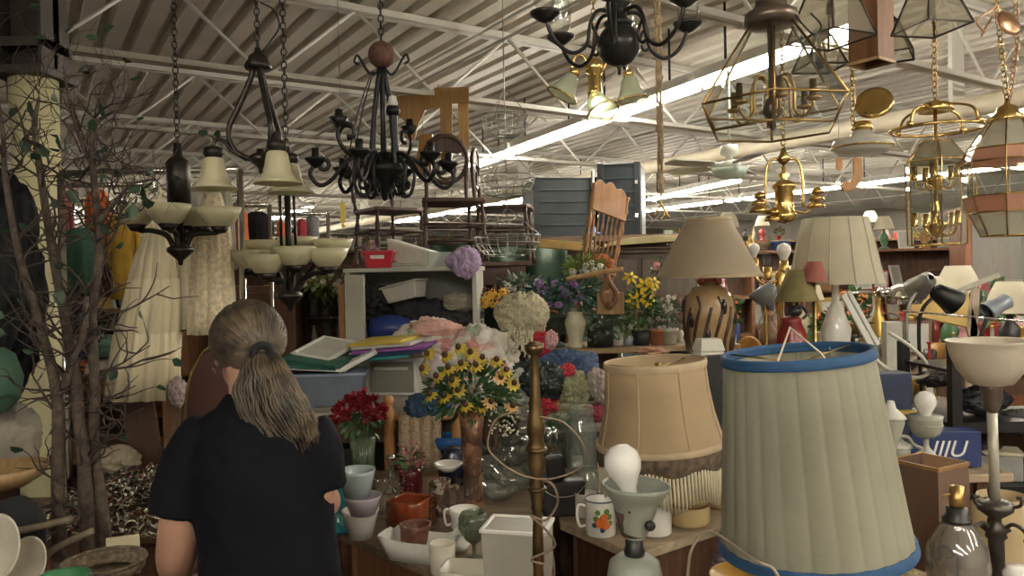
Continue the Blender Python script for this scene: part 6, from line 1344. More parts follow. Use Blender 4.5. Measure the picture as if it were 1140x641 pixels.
for i, (pts, rr) in enumerate(limbs):
    b = T.mb(); y0 = (-10, 6, 14, 0, 12, 10)[i]; p3 = [(x-90, y0+6*math.sin(y*.02+i), zt(y)) for x, y in pts]; rr = [q*.78 for q in rr]; b.tube(p3, rr, 10, 6); T.add('trunk' if i < 3 else 'branch', b, bark); tips += [(Vector(p), r) for p, r in zip(p3, rr) if p[2] > zt(560)]
tb = T.mb(); lb = []
def twig(p, d, L, r, lv):
    pts = [p]; q = p.copy(); dd = d.copy()
    for k in range(5): dd = (dd+Vector((rnd.gauss(0, .28), rnd.gauss(0, .28), rnd.gauss(.04, .22)))).normalized(); q = q+dd*L/5; pts.append(q.copy())
    tb.tube(pts, [r, r*.85, r*.7, r*.6, r*.45, r*.3], 5, 2)
    if lv:
        for k in range(3): j = rnd.randint(1, 4); twig(pts[j], (dd+Vector((rnd.gauss(0, .8), rnd.gauss(0, .6), rnd.gauss(.1, .6)))).normalized(), L*.55, r*.6, lv-1)
    elif rnd.random() < .16: lb.append((pts[-1], dd))
for p, r in tips:
    for k in range(5 if p.z > zt(420) else 4): twig(p+Vector((0, 0, rnd.uniform(-20, 20))), Vector((rnd.gauss(.05, .7), rnd.gauss(0, .4), rnd.gauss(.45, .5))).normalized(), rnd.uniform(45, 95), min(1.9, r*.45), 1)
o = T.add('twigs', tb, twigm)
b = T.mb()
for p, d in lb: b.leaf(p, d+Vector((0, 0, -.4)), rnd.uniform(11, 18), rnd.uniform(8, 12))
for x, y in ((52, 150), (88, 148), (98, 150), (100, 208), (137, 115), (135, 190), (180, 210), (128, 358), (82, 320), (168, 228)): b.leaf((x-90, 0, zt(y)), (rnd.uniform(-.4, .4), 0, -1), 20, 13)
T.add('leaves', b, mat('dark leaf', (.025, .06, .03), .5, var=.4))
# ------------------------------------------------------------------ dresses on a rail
def loft_cloth(b, L, seg=96, nf=9, ph=0, jit=.0):
    v = []; f = []
    for i, (cx, cy, z, rx, ry, am) in enumerate(L):
        for k in range(seg):
            a = 2*PI*k/seg; m = 1+am*(math.cos(nf*a+ph+.5*math.sin(z*.02+a))+.5*math.cos((nf*2+1)*a+ph*2+z*.015)); v.append((cx+rx*m*math.cos(a), cy+ry*m*math.sin(a), z+jit*math.sin(5*a+z)))
    for i in range(len(L)-1):
        for k in range(seg): k2 = (k+1) % seg; f.append((i*seg+k, i*seg+k2, (i+1)*seg+k2, (i+1)*seg+k))
    b.add(v, f)
def hanger(T, z, w=22, up=16):
    b = T.mb(); b.tube([(-w, 0, z-9), (0, 0, z), (w, 0, z-9)], 1.3, 6, 0); b.tube([(0, 0, z), (0, 0, z+up-8), (3, 0, z+up-4), (2, 0, z+up), (-3, 0, z+up)], .8, 5); T.add('hanger', b, chrome())
RZ = P(190, 190, 2.95).z
T = Thing('garment_rack', 'steel rail rack carrying the cream dresses', 'rack', 0, 0, 1, k=1, loc=(P(190, 300, 2.95).x, 2.95, 0))
b = T.mb(); b.tube([(-.42, 0, RZ), (.28, 0, RZ)], .013, 10, 0); T.add('rail', b, chrome())
for x in (-.42, .28): b = T.mb(); b.tube([(x, 0, RZ), (x, 0, .03)], .013, 10, 0); b.tube([(x, -.08, .02), (x, .25, .02)], .013, 8, 0); T.add('post', b, chrome())
def dress(label, px, y0, L, m, nf=9, d=2.95, straps=True, bands=()):
    T = Thing('dress', label, 'dress', px, y0, d); b = T.mb(); loft_cloth(b, [(cx-px, cy, y0-y, rx, ry, am) for cx, cy, y, rx, ry, am in L], nf=nf, ph=px); T.add('skirt_and_bodice', b, m, solid=.0015)
    b = T.mb()
    for s in (-1, 1): b.tube([(L[0][0]-px+s*7, 0, 0), (L[0][0]-px+s*8, -2, 8), (L[0][0]-px+s*5, 0, 14)], 1.5, 6)
    T.add('strap', b, m); hanger(T, 10, 15, (RZ-P(px, y0, d).z)/T.k-8); return T
satin = mat('ivory satin', (.84, .74, .5), .35, var=.12, scale=9, sheen=.3, bump=.25, bscale=18, stretch=(3, 3, .5)); satin2 = mat('white satin', (.82, .77, .62), .3, var=.1, scale=9, bump=.25, bscale=16, stretch=(3, 3, .5)); laceM = mat('champagne lace', (.8, .68, .47), .6, var=.2, scale=60, bump=.5, bscale=80)
def tiers(L, cuts):
    out = []
    for i, l in enumerate(L):
        out.append(l)
        if i in cuts: cx, cy, y, rx, ry, am = l; out.append((cx, cy, y+1, rx*.965, ry*.965, am)); out.append((cx, cy, y+4, rx*1.0, ry*1.0, am*1.25))
    return out
dress('long ivory tiered satin dress flaring to the left under the bowl chandelier', 172, 222, tiers([(172, 0, 222, 8, 6, .03), (172, 0, 240, 13, 8, .03), (173, 0, 262, 13, 8, .04), (170, 0, 285, 20, 11, .07), (168, 0, 308, 25, 13, .08), (165, 0, 340, 29, 15, .09), (160, 0, 368, 33, 17, .1), (157, 0, 400, 35, 19, .1), (153, 0, 444, 37, 20, .13)], (4, 6)), satin, 13)
dress('short shiny white satin slip dress, middle of the three dresses', 204, 240, [(204, 0, 240, 8, 6, .03), (204, 0, 262, 13, 8, .03), (203, 0, 300, 15, 9, .07), (204, 0, 340, 18, 11, .09), (204, 0, 366, 19, 11, .1)], satin2, 7, 3.02)
dress('champagne lace dress hanging nearest the woman', 236, 215, [(236, 0, 215, 9, 6, .03), (236, 0, 235, 14, 8, .04), (235, 0, 262, 20, 10, .05), (234, 0, 300, 22, 12, .06), (233, 0, 345, 24, 13, .08), (232, 0, 372, 25, 13, .08)], laceM, 8, 2.95)
dress('sheer white dress hanging in the shadow behind the satin slip', 218, 215, [(218, 0, 215, 8, 6, .03), (218, 0, 240, 14, 8, .03), (216, 0, 290, 16, 9, .07), (214, 0, 350, 20, 11, .09)], mat('white voile', (.6, .58, .5), .7, trans=.4), 9, 3.2)
dress('white gown with a pointed top peeking right of the lace dress', 246, 200, [(246, 0, 200, 3, 3, .02), (246, 0, 216, 10, 6, .03), (245, 0, 240, 14, 8, .05), (245, 0, 300, 15, 9, .06)], mat('white voile', ()), 7, 3.35)
# garments of other colours on racks behind
GD = 0
def garment(label, px, y0, h, w, m, d, sl=True, rz=0):
    T = Thing('hanging_garment', label, 'garment', px, y0, d, rz=rz); b = T.mb()
    loft_cloth(b, [(0, 0, 4, w*.25, 3, .02), (0, 0, 0, w*.5, 5, .02), (0, 0, -h*.3, w*.45, 6, .05), (0, 0, -h*.7, w*.5, 7, .09), (0, 0, -h, w*.55, 8, .12)], 48, 6, px); T.add('bodice', b, m, solid=.002)
    if sl:
        for s in (-1, 1): b = T.mb(); b.tube([(s*w*.42, 0, -2), (s*w*.6, 0, -h*.25), (s*w*.62, 0, -h*.62)], [w*.13, w*.12, w*.1], 10); T.add('sleeve', b, m)
    hanger(T, 5, w*.35, 13); return T
gm = lambda n, c: mat('garment '+n, c, .85, var=.2, scale=12, bump=.2)
for i, (px, y0, h, w, c, d, lb) in enumerate(((108, 215, 60, 20, (.65, .16, .03), 3.8, 'bright orange top hanging behind the bare tree'), (137, 238, 95, 26, (.5, .3, .04), 3.7, 'mustard yellow garment left of the ivory dress'), (90, 258, 60, 34, (.06, .16, .12), 3.6, 'teal green jacket behind the column and tree'),
        (84, 292, 80, 30, (.02, .025, .05), 3.75, 'navy jacket low behind the bare tree'), (269, 238, 46, 12, (.55, .12, .03), 3.9, 'narrow rust orange scarf garment right of the dresses'), (262, 236, 62, 14, (.07, .05, .09), 4.0, 'dark plum garment beside the rust orange scarf'), (286, 240, 34, 26, (.012, .012, .015), 4.1, 'black shirt hanging above the cream bowl chandelier'),
        (313, 250, 40, 8, (.6, .13, .04), 4.6, 'small orange garment beyond the chandelier rods'), (336, 248, 40, 10, (.35, .03, .05), 4.7, 'dark red garment beyond the chandelier rods'), (348, 244, 48, 14, (.25, .25, .27), 4.8, 'grey garment right of the dark red one'), (66, 215, 120, 22, (.5, .16, .16), 3.9, 'pink and white patterned garment beside the cream column'), (12, 215, 120, 46, (.34, .31, .28), 3.4, 'pale grey garment left of the cream column'))):
    garment(lb, px, y0, h, w, gm(str(i), c), d, w > 18)
for (x0, x1, y, d, nm) in ((40, 160, 206, 3.75, 'chrome garment rail behind the bare tree'), (245, 300, 228, 4.0, 'chrome garment rail right of the dresses'), (300, 365, 238, 4.7, 'far chrome garment rail beyond the bowl chandelier')):
    z = P((x0+x1)/2, y, d).z; a = P(x0, y, d).x; c = P(x1, y, d).x; T = Thing('garment_rack', nm, 'rack', 0, 0, 1, k=1, loc=(a, d, 0))
    b = T.mb(); b.tube([(0, 0, z), (c-a, 0, z)], .012, 8, 0); T.add('rail', b, chrome())
    for x in (0, c-a): b = T.mb(); b.tube([(x, 0, z), (x, 0, 0)], .012, 8, 0); T.add('post', b, chrome())
# ------------------------------------------------------------------ left edge and lower left
heap('coat', 'large black padded coat bundled at the left edge in front of the dark cabinet', 'coat', 2, 320, 2.5, (44, 26, 110), mat('black nylon', (.006, .0065, .008), .6, var=.4, spec=.2), 171, .35, 1.6)
T = Thing('lampshade', 'mint green fabric lampshade cut by the left edge', 'lampshade', -8, 425, 2.2); b = T.mb(); b.shell([(14, -34), (26, -20), (30, 4), (22, 30), (12, 38)], 1.2, 28); T.add('shade', b, mat('mint fabric', (.07, .15, .1), .8, trans=.2))
heap('tote_bag', 'slumped grey cream canvas bag at the left edge below the mint shade', 'bag', 6, 488, 2.3, (34, 20, 46), mat('grey canvas', (.27, .24, .2), .9, var=.2), 173, .22, 1.6)
b = MB(); b.lathe([(0, 0), (20, 2), (40, 14), (46, 26), (43, 26), (36, 16), (18, 6), (0, 5)], 32); single('wooden_bowl', 'shallow tan wooden bowl at the left edge', 'bowl', b, wood('tan bowl wood', (.26, .16, .07), (.4, .27, .13)), 4, 545, 2.1)
heap('cushion', 'black round cushion behind the white plates in the lower left corner', 'cushion', 18, 590, 1.95, (34, 20, 38), mat('black velvet', ()), 175, .08, 1.5, ridge=False)
ZL_ = .78
for i, (px, py, r, tl, lb) in enumerate(((2, 608, 36, 78, 'white dinner plate standing on edge at the left border'), (34, 628, 30, 70, 'white plate leaning right of the first plate'), (46, 662, 34, 20, 'cream plate lying flat under the leaning plates'))):
    T = Thing('plate', lb, 'plate', px, py, 1.75+.05*i, rx=R(tl), rz=R(-20)); b = T.mb(); b.lathe([(0, 0), (r*.6, 0), (r*.9, 4), (r, 6), (r, 7.2), (r*.88, 5.4), (r*.6, 1.8), (0, 1.8)], 36); T.add('dish', b, mat('cream china', ()))
T = Thing('wicker_tray', 'round brown wicker tray in the lower left in front of the jewellery', 'tray', 116, 640, 1.85); b = T.mb(); b.shell([(34, 0), (42, 6), (44, 16)], 2, 40); b.lathe([(0, 0), (34, 0), (34, 2), (0, 2)], 40); T.add('tray', b, mat('wicker', (.16, .12, .08), .9, var=.5, scale=70, bump=.8, bscale=90))
b = T.mb(); b.torus((0, 0, 16), 43, 2.2, seg=40); T.add('rim', b, mat('wicker', ()))
flat('card', 'cream card standing on the wicker tray beside the woman', 'card', 138, 640, 1.98, 34, 3, 44, mat('cream card', (.6, .54, .36), .7), R(20))
vessel('bowl', 'dark teal bowl in front of the wicker tray', 'bowl', 106, 735, .78, [(18, 56), (36, 76), (38, 80)], mat('dark teal glaze', (.02, .07, .1), .25), 2)
vessel('bowl', 'green rimmed bowl left of the wicker tray', 'bowl', 72, 728, .78, [(16, 60), (28, 84), (29, 87)], mat('mid green glaze', (.04, .16, .07), .3), 2)
T = Thing('chair_arm', 'curved grey wooden chair arms crossing the lower left corner', 'chair', 30, 590, 1.9); b = T.mb(); b.tube([(-50, 0, -4), (0, -4, 2), (50, 0, 12)], 4, 10); t_ = T.add('arm', b, wood('grey wood', (.1, .08, .06), (.18, .14, .1))); b = T.mb(); b.tube([(-20, 0, -60), (30, -4, -22), (74, 0, -2)], 4, 10); T.add('arm', b, wood('grey wood', (), ()))
# jewellery pile: nobody could count it
b = MB(1.0); rnd = random.Random(5)
for i in range(1300):
    x = rnd.gauss(0, .16); y = rnd.gauss(0, .2); 
    if abs(x) > .32 or abs(y) > .42: continue
    h = .11*math.exp(-(x*x/.03+y*y/.07)); M = Matrix.Translation((x, y, .01+h*rnd.random())) @ Euler((rnd.uniform(-1, 1), rnd.uniform(-1, 1), rnd.uniform(0, 6))).to_matrix().to_4x4()
    if rnd.random() < .6: b.torus((0, 0, 0), rnd.uniform(.012, .035), rnd.uniform(.001, .0035), seg=12, rs=4, sq=(1, rnd.uniform(.5, 1)), M=M)
    else: b.ball((0, 0, 0), rnd.uniform(.004, .011), 8, M=M)
b.k = 1.0001; q = S(158, 560, .8); o = b.build('jewellery', [speck('tangled jewellery', [(.5, .46, .38), (.05, .04, .03), (.7, .64, .5), (.12, .08, .05), (.85, .82, .75), (.3, .1, .05)], 45, .2, .7)], None, (q.x, q.y, .8)); tag(o, 'tangled heap of bead and metal jewellery on the dark table', 'jewellery', kind='stuff')
heap('cloth', 'pale cream cloth and paper lying behind the jewellery heap', 'cloth', 128, 512, 3.0, (26, 20, 14), mat('cream paper', (.4, .34, .25), .8, var=.15), 181, .35, 1.8)
for i, (px, w, h, rz_, ry_, c, lb) in enumerate(((168, 34, 92, 10, -8, (.1, .05, .03), 'dark brown board leaning below the ivory dress'), (188, 14, 96, 0, 6, (.22, .13, .07), 'narrow tan board leaning beside the dark brown one'), (203, 20, 88, -6, 10, (.15, .11, .08), 'grey brown panel leaning near the shoulder of the woman'))):
    T = on('leaning_board', lb, 'board', px, 532, .8, rz=R(rz_), ry=R(ry_)); b = T.mb(); b.box(-w/2, w/2, -2, 2, 0, h); T.add('board', b, wood(f'lean board {i}', tuple(x*.7 for x in c), c))
heap('feather_boa', 'pink white fluffy feather bunch beside the head of the woman', 'feathers', 198, 436, 2.9, (9, 8, 15), mat('pink white feather', (.5, .4, .38), .95, var=.2, scale=80, bump=1), 185, .5, 3)
T = Thing('mirror_frame', 'arched mirror with thin gilt edge leaning behind the woman', 'mirror', 232, 470, 2.6, rz=R(10)); pts = [(-24, -60), (-24, 10), (-18, 50), (-2, 80), (16, 84), (30, 60), (34, 0), (34, -60)]
b = T.mb(); b.prism(pts, 0, 2); T.add('panel', b, mat('dark reddish panel', (.05, .015, .01), .3)); b = T.mb(); b.tube([(x, 0, z) for x, z in pts], 1.8, 6, 4); T.add('edge', b, oldbrass())
# mixed shelf goods behind the tree
T = Thing('shelf_unit', 'low shelf of folded clothes behind the bare tree', 'shelf', 0, 0, 1, k=1, loc=(P(120, 400, 3.9).x-.1, 3.9, 0))
for z in (.35, .75, 1.12): b = T.mb(); b.box(-.9, .5, -.2, .3, z-.03, z); T.add('shelf_board', b, midwood)
for x in (-.9, .47): b = T.mb(); b.box(x, x+.03, -.2, .3, 0, 1.35); T.add('side', b, midwood)
cols = [(.3, .04, .08), (.2, .06, .25), (.5, .42, .2), (.45, .43, .4), (.05, .1, .2), (.5, .3, .28), (.1, .2, .15), (.4, .1, .04), (.6, .56, .48)]
nm_ = ['crimson', 'purple', 'sand coloured', 'pale grey', 'dark blue', 'salmon', 'bottle green', 'rust', 'off white']
for i in range(16):
    px = 58+i*6.2 if i < 9 else 62+(i-9)*9; z = 1.12 if i < 9 else 1.23
    p = P(px, 380, 3.85); w = .06
    b = MB(1.0001); b.blob((0, 0, 0), (.045, .14, .06), .3, 2, i+200, 4, True, .05); o = b.build('folded_clothes', gm('f%d' % (i % 9), cols[i % 9]), None, (p.x, 3.9, z+.05)); tag(o, ('lower ' if i < 9 else 'upper ')+nm_[i % 9]+' folded garment on the low shelf behind the tree', 'clothes')
# ------------------------------------------------------------------ bric-a-brac filling the tables on the right and the far shop
rnd = random.Random(31)
pal = {'white': (.62, .6, .54), 'cream': (.55, .48, .33), 'brown': (.14, .07, .035), 'blue': (.03, .07, .2), 'green': (.06, .14, .06), 'red': (.34, .04, .03), 'amber': (.4, .2, .05), 'black': (.02, .02, .022), 'grey': (.28, .28, .26), 'pink': (.5, .25, .24), 'gold': (.5, .34, .1)}
def cm(c):
    return mat('bric '+c, pal[c], .3, .8 if c == 'gold' else 0, var=.15)
protos = {}
def proto(kind, c):
    """small ornaments in metres, origin at the base"""
    if (kind, c) in protos: return copy_tree(protos[(kind, c)])
    T = Thing(kind, '', 'x', 0, 0, 1, k=1, loc=(0, 0, 0)); b = T.mb(); m = cm(c)
    if kind == 'vase': b.lathe([(0, 0), (.03, 0), (.035, .01), (.05, .06), (.045, .11), (.02, .15), (.018, .18), (.03, .2), (.026, .2), (.014, .18), (0, .17)], 18, cap=False); T.add('body', b, m)
    elif kind == 'mug': b.shell([(.034, 0), (.038, .01), (.038, .09)], .003, 18); b.lathe([(0, 0), (.034, 0), (.034, .004), (0, .004)], 18, cap=False); T.add('cup', b, m); b = T.mb(); b.tube([(.037, 0, .075), (.062, 0, .07), (.062, 0, .03), (.037, 0, .02)], .005, 6); T.add('handle', b, m)
    elif kind == 'bottle': b.lathe([(0, 0), (.03, 0), (.032, .01), (.032, .13), (.012, .17), (.012, .22), (.015, .225), (0, .225)], 16, cap=False); T.add('body', b, m); b = T.mb(); b.lathe([(0, .225), (.012, .225), (.01, .25), (0, .25)], 12, cap=False); T.add('stopper', b, cm('gold'))
    elif kind == 'figurine': b.lathe([(0, 0), (.035, 0), (.035, .01), (.02, .02), (.032, .05), (.018, .1), (.022, .12), (.01, .14), (0, .14)], 14, cap=False); b.ball((0, 0, .155), .018, 12); T.add('body', b, m)
    elif kind == 'bowl': b.shell([(.03, 0), (.06, .02), (.08, .05), (.085, .07)], .003, 24); b.lathe([(0, 0), (.03, 0), (.03, .004), (0, .004)], 18, cap=False); T.add('bowl', b, m)
    elif kind == 'candlestick': b.lathe([(0, 0), (.04, 0), (.038, .01), (.012, .02), (.01, .05), (.018, .07), (.009, .09), (.009, .16), (.02, .17), (.02, .18), (0, .18)], 16, cap=False); T.add('stem', b, m)
    elif kind == 'table_lamp':
        b.lathe([(0, 0), (.06, 0), (.06, .01), (.02, .03), (.05, .1), (.055, .15), (.02, .2), (.012, .25), (0, .25)], 18, cap=False); T.add('base', b, m); b = T.mb(); b.shell([(.12, .24), (.09, .34), (.06, .4)], .003, 24); T.add('shade', b, mat('off white linen shade', ()))
    elif kind == 'box': b.box(-.09, .09, -.06, .06, 0, .1); T.add('body', b, m, bevel=.004); b = T.mb(); b.box(-.095, .095, -.065, .065, .1, .115); T.add('lid', b, cm('cream'), bevel=.003)
    elif kind == 'basket': b.shell([(.07, 0), (.09, .05), (.1, .1)], .006, 20); b.lathe([(0, 0), (.07, 0), (.07, .006), (0, .006)], 18, cap=False); T.add('body', b, mat('wicker', ())); b = T.mb(); b.tube([(-.1, 0, .1), (-.06, 0, .2), (.06, 0, .2), (.1, 0, .1)], .006, 6); T.add('handle', b, mat('wicker', ()))
    elif kind == 'silk_flowers':
        b.lathe([(0, 0), (.04, 0), (.05, .1), (.055, .12), (0, .12)], 14, cap=False); T.add('pot', b, m); T.k = 1
        fb = T.mb(); fo = T.mb(); r2 = random.Random(hash(c) % 97)
        r2 = random.Random(len(c)*7+ord(c[0]))
        for i in range(70): d = Vector((r2.gauss(0, 1), r2.gauss(0, 1), r2.gauss(.3, .8))).normalized(); q = Vector((0, 0, .2))+d*.11*r2.random()**.4; fb.leaf(q, d, .05, .03, Vector((r2.random(), r2.random(), r2.random())))
        for i in range(9): d = Vector((r2.gauss(0, 1), r2.gauss(0, 1), r2.gauss(.4, .6))).normalized(); daisy(fo, Vector((0, 0, .22))+d*.11, d, .03, 7)
        T.add('foliage', fb, yg if c in ('pink', 'white') else leafm()); T.add('blossoms', fo, {'pink': pinkp, 'white': whp, 'amber': yel, 'red': crim}.get(c, orng))
    elif kind == 'carton':
        b.box(-.2, .2, -.15, .15, 0, .26); T.add('body', b, m, bevel=.004); b = T.mb(); b.box(-.2, .2, -.02, .02, .26, .262); T.add('tape', b, mat('parcel tape', (.3, .2, .1), .3))
    elif kind == 'picture_frame':
        M = Matrix.Rotation(R(-12), 4, 'X')
        for a in ((-.1, .1, 0, .02), (-.1, .1, .23, .25), (-.1, -.08, .02, .23), (.08, .1, .02, .23)): b.box(a[0], a[1], -.01, .01, a[2], a[3], M)
        T.add('frame', b, m); b = T.mb(); b.box(-.08, .08, -.003, .004, .02, .23, M); T.add('picture', b, mat('pale print', ()))
    elif kind == 'clock': b.lathe([(0, -.02), (.09, -.02), (.09, .02), (.08, .02), (0, .01)], 24, M=Matrix.Translation((0, 0, .1)) @ Matrix.Rotation(R(90), 4, 'X')); T.add('case', b, m); b = T.mb(); b.box(-.05, .05, -.02, .03, 0, .02); T.add('foot', b, m)
    elif kind == 'glass_vase': b.shell([(.04, 0), (.045, .02), (.035, .12), (.055, .2)], .003, 18); b.lathe([(0, 0), (.04, 0), (.04, .01), (0, .01)], 16, cap=False); T.add('body', b, crystal())
    protos[(kind, c)] = T.o; return T.o
names = {'vase': 'vase', 'mug': 'mug', 'bottle': 'bottle', 'figurine': 'figurine', 'bowl': 'bowl', 'candlestick': 'candlestick', 'table_lamp': 'lamp', 'box': 'box', 'basket': 'basket', 'silk_flowers': 'flowers', 'carton': 'box', 'picture_frame': 'frame', 'clock': 'clock', 'glass_vase': 'vase'}
def place(kind, c, x, y, z, where, sc=1, rz=None):
    o = proto(kind, c); o.location = (x, y, z+.002); o.rotation_euler.z = rnd.uniform(-.8, .8) if rz is None else rz; o.scale = (sc,)*3
    w = names[kind]; k2 = kind.replace('_', ' '); lb = f'{c} {k2} {where}' if kind not in ('glass_vase',) else f'clear {k2} {where}'
    o['label'] = lb; o['category'] = w; o['group'] = lb; return o
TAKEN = []
def scatter(n, x0, x1, y0, y1, z, kinds, where, smin=.8, smax=1.3, cols=None, gap=.085, avoid=()):
    made = 0; tries = 0
    while made < n and tries < n*14:
        tries += 1; x = rnd.uniform(x0, x1); y = rnd.uniform(y0, y1); kd = rnd.choice(kinds); r = {'table_lamp': .12, 'box': .1, 'basket': .11, 'silk_flowers': .13, 'bowl': .09, 'picture_frame': .1, 'carton': .24, 'clock': .09}.get(kd, .055)*1.05
        sc = rnd.uniform(smin, smax)
        if any((x-a)**2+(y-b)**2 < (r*sc+q)**2 and abs(z-zz) < .3 for a, b, q, zz in TAKEN): continue
        TAKEN.append((x, y, r*sc, z)); c = rnd.choice(cols or list(pal)); place(kd, c, x, y, z, where, sc); made += 1
# keep clear of things already on the lamp table
for o in list(COL.objects):
    if o.parent is None and .55 < o.location.x < 2.3 and 3.0 < o.location.y < 4.3 and o.type in ('EMPTY', 'MESH') and o.get('kind') != 'structure': TAKEN.append((o.location.x, o.location.y, .1, .95))
small = ['vase', 'mug', 'bottle', 'figurine', 'bowl', 'candlestick', 'glass_vase', 'box', 'clock', 'picture_frame', 'mug', 'bowl']
scatter(46, .62, 2.1, 3.25, 4.15, .95, small, 'among the clutter of the long lamp table', .7, 1.15, ['white', 'cream', 'brown', 'gold', 'grey', 'black', 'amber', 'red'])
scatter(60, 1.55, 5.3, 4.55, 5.4, .98, small+['silk_flowers', 'table_lamp', 'basket'], 'on the front half of the far right table', .8, 1.3)
scatter(60, 1.55, 5.3, 5.5, 6.5, .98, ['silk_flowers', 'table_lamp', 'vase', 'basket', 'picture_frame', 'silk_flowers', 'bottle'], 'on the back half of the far right table', 1.2, 1.9)
# display cabinet contents, counter and top of dresser
q = P(358, 400, 4.4)
for z in (.858, 1.058, 1.228, 1.388):
    for x in (-.08, 0, .08): place(rnd.choice(['glass_vase', 'figurine', 'candlestick', 'glass_vase']), rnd.choice(['white', 'pink', 'gold']), q.x+x, q.y+.15, z, 'inside the glass shelved curio cabinet', .6)
# steel rack shelves
for z in (.45, .78, 1.02, 1.22): scatter(7, 1.72, 2.8, 2.88, 3.02, z, ['box', 'bowl', 'mug', 'vase', 'figurine', 'basket'] if z > 1 else ['box', 'basket', 'box', 'bowl', 'vase'], 'on the black steel rack', .75, 1.1, ['blue', 'grey', 'brown', 'white', 'black', 'amber'])
T = Thing('cardboard_box', 'blue cardboard box with slanted white letters beyond the grey enamel lamp', 'box', 1058, 520, 2.63, rz=R(-4)); b = T.mb(); b.box(-42, 34, 0, 26, 0, 40); T.add('carton', b, mat('deep blue card', (.015, .03, .12), .5), bevel=.003)
cu = bpy.data.curves.new('lettering', 'FONT'); cu.body = 'IIIU'; cu.size = 26*T.k; cu.extrude = .0008; cu.shear = .3
o0 = bpy.data.objects.new('lettering', cu); COL.objects.link(o0); bpy.context.view_layer.update(); me = bpy.data.meshes.new_from_object(o0.evaluated_get(bpy.context.evaluated_depsgraph_get())); bpy.data.objects.remove(o0)
me.materials.clear(); me.materials.append(white()); o = bpy.data.objects.new('printed_letters', me); COL.objects.link(o); o.parent = T.o; o.location = (-22*T.k, -.002, 12*T.k); o.rotation_euler = (R(90), 0, 0)
T = Thing('cardboard_box', 'dark blue box with a yellow flap high behind the big lampshade', 'box', 996, 519, 2.64, rz=R(6)); b = T.mb(); b.box(-24, 22, 0, 26, 0, 104); T.add('carton', b, mat('navy card', (.015, .025, .06), .5), bevel=.003); b = T.mb(); b.box(-20, 20, -12, -1, 60, 63, M=Matrix.Identity(4)); T.add('flap', b, mat('ochre card', (.4, .26, .04), .6))
for i, (px, zt_) in enumerate(((1000, 470), (1040, 520))):
    pass
box_table('table', 'small low table under the blue boxes on the right', 'table', P(965, 500, 2.8).x, P(1090, 500, 2.8).x-.03, 2.56, 2.74, P(1000, 521, 2.66).z, oldtop, darkwood, apron=.06)
# cartons stored under tables
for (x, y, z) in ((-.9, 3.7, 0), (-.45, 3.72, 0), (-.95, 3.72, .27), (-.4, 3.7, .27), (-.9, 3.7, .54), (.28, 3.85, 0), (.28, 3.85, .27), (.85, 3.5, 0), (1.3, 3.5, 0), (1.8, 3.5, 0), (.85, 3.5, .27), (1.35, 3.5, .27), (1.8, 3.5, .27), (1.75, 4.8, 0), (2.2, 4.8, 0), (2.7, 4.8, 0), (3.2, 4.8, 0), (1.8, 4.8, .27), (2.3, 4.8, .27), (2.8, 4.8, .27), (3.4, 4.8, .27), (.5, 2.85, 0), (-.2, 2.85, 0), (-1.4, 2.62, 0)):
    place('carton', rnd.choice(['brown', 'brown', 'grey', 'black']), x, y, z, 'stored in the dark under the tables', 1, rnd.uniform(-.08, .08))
# far shelving units with goods, left, middle and right
def far_unit(x, y, w, label, rz, n, cols=None, h=1.85, kinds=None):
    T = Thing('shelving_unit', label, 'shelf', 0, 0, 1, k=1, loc=(x, y, 0), rz=rz)
    b = T.mb(); b.box(-w/2, -w/2+.03, -.2, .2, 0, h); T.add('side', b, midwood); b = T.mb(); b.box(w/2-.03, w/2, -.2, .2, 0, h); T.add('side', b, midwood)
    b = T.mb(); b.box(-w/2, w/2, .18, .2, 0, h); T.add('back', b, darkwood)
    for z in (.5, .95, 1.35, h): b = T.mb(); b.box(-w/2, w/2, -.2, .2, z-.03, z); T.add('board', b, midwood)
    Mx = Matrix.Translation((x, y, 0)) @ rotz(rz)
    for z in (.95, 1.35, h):
        xx = -w/2+.17
        while xx < w/2-.16:
            kd = rnd.choice(kinds or ['vase', 'box', 'silk_flowers', 'basket', 'bottle', 'table_lamp', 'picture_frame']); q = Mx @ Vector((xx, -.05, z)); sc = rnd.uniform(.9, 1.2)
            if kd == 'table_lamp' and z < h: kd = 'vase'
            place(kd, rnd.choice(cols or list(pal)), q.x, q.y, q.z, n, .72 if kd == 'silk_flowers' else sc); xx += {'silk_flowers': .27, 'table_lamp': .27, 'basket': .23, 'box': .22, 'picture_frame': .22}.get(kd, .14)
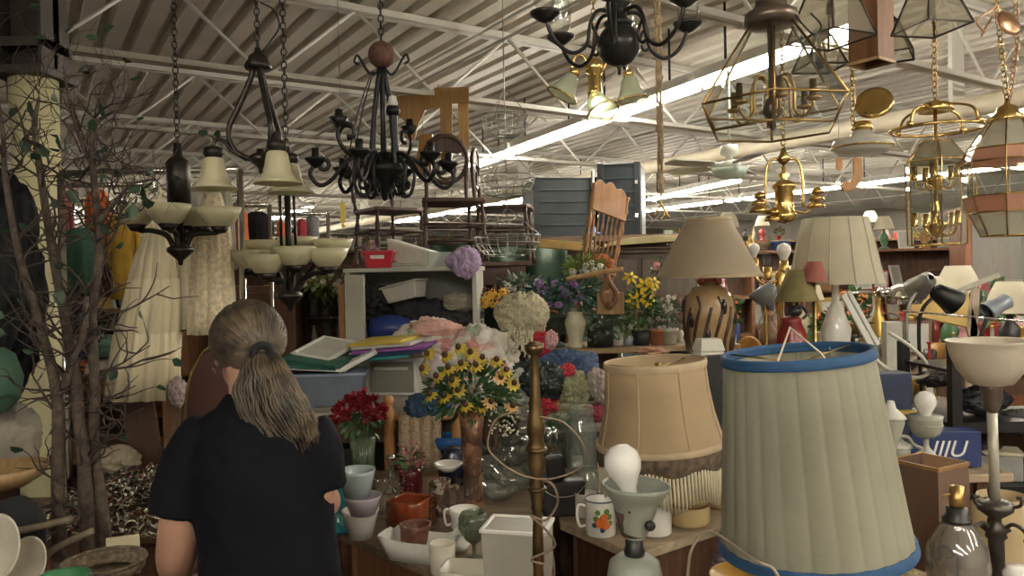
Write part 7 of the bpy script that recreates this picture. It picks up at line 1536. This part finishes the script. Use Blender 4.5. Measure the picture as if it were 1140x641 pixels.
for i, (x, y, w, rz) in enumerate(((-6.2, 9.0, 2.2, .3), (-3.7, 8.2, 2.0, .1), (-4.4, 6.0, 1.8, .5), (-2.4, 6.6, 1.5, .0), (2.4, 9.2, 2.2, 0), (4.9, 9.6, 2.2, -.1), (7.4, 9.2, 2.2, -.3), (2.1, 8.1, .9, -.1), (3.6, 12.4, 2.4, 0), (7.0, 12.6, 2.4, 0), (-8.6, 12.4, 2.6, .4), (-5.4, 12.6, 2.6, .2), (-2.0, 12.8, 2.6, 0), (7.6, 7.4, 1.2, -.5))):
    far_unit(x, y, w, ['wooden shelving unit of goods far behind the column', 'wooden shelving unit far behind the ivory dress', 'wooden shelving unit behind the bare tree', 'wooden shelving unit seen beyond the garment rails', 'wooden shelving unit beyond the dresser', 'wooden shelving unit beyond the off white lampshade', 'wooden shelving unit beyond the stained glass pendant', 'narrow wooden shelving unit just right of the dresser', 'very distant shelving unit in the middle right', 'very distant shelving unit at the far right', 'very distant shelving unit at the far left', 'very distant shelving unit left of the aisle', 'very distant shelving unit beyond the chairs', 'shelving unit right of the china hutch'][i], rz, 'on the far wooden shelving of the shop', h=1.85 if y < 11 else 2.1)

# dark bundles added to darken the steel rack and the gaps between the lamps
for i, (px, py, d, r, c, lb) in enumerate(((1095, 445, 2.95, (26, 16, 16), (.02, .02, .024), 'black bundle added to darken the upper shelf of the black steel rack'), (1130, 470, 2.95, (20, 14, 14), (.05, .045, .04), 'dark grey bundle added to darken the right end of the black steel rack'), (1090, 505, 2.95, (24, 16, 15), (.04, .028, .02), 'dark brown bundle added to darken the middle shelf of the black steel rack'), (1128, 535, 2.95, (18, 14, 18), (.018, .02, .022), 'black bundle added to darken the lower part of the black steel rack'), (960, 415, 3.35, (16, 12, 10), (.03, .03, .03), 'black cloth added to darken the gap behind the rim of the big lampshade'), (1040, 422, 3.3, (18, 12, 9), (.06, .05, .05), 'dark grey cloth added to darken the front of the long lamp table'))):
    heap('clothing_pile', lb, 'clothes', px, py, d, r, mat(f'rack dark filler {i}', c, .6, var=.4), 301+i, .4)
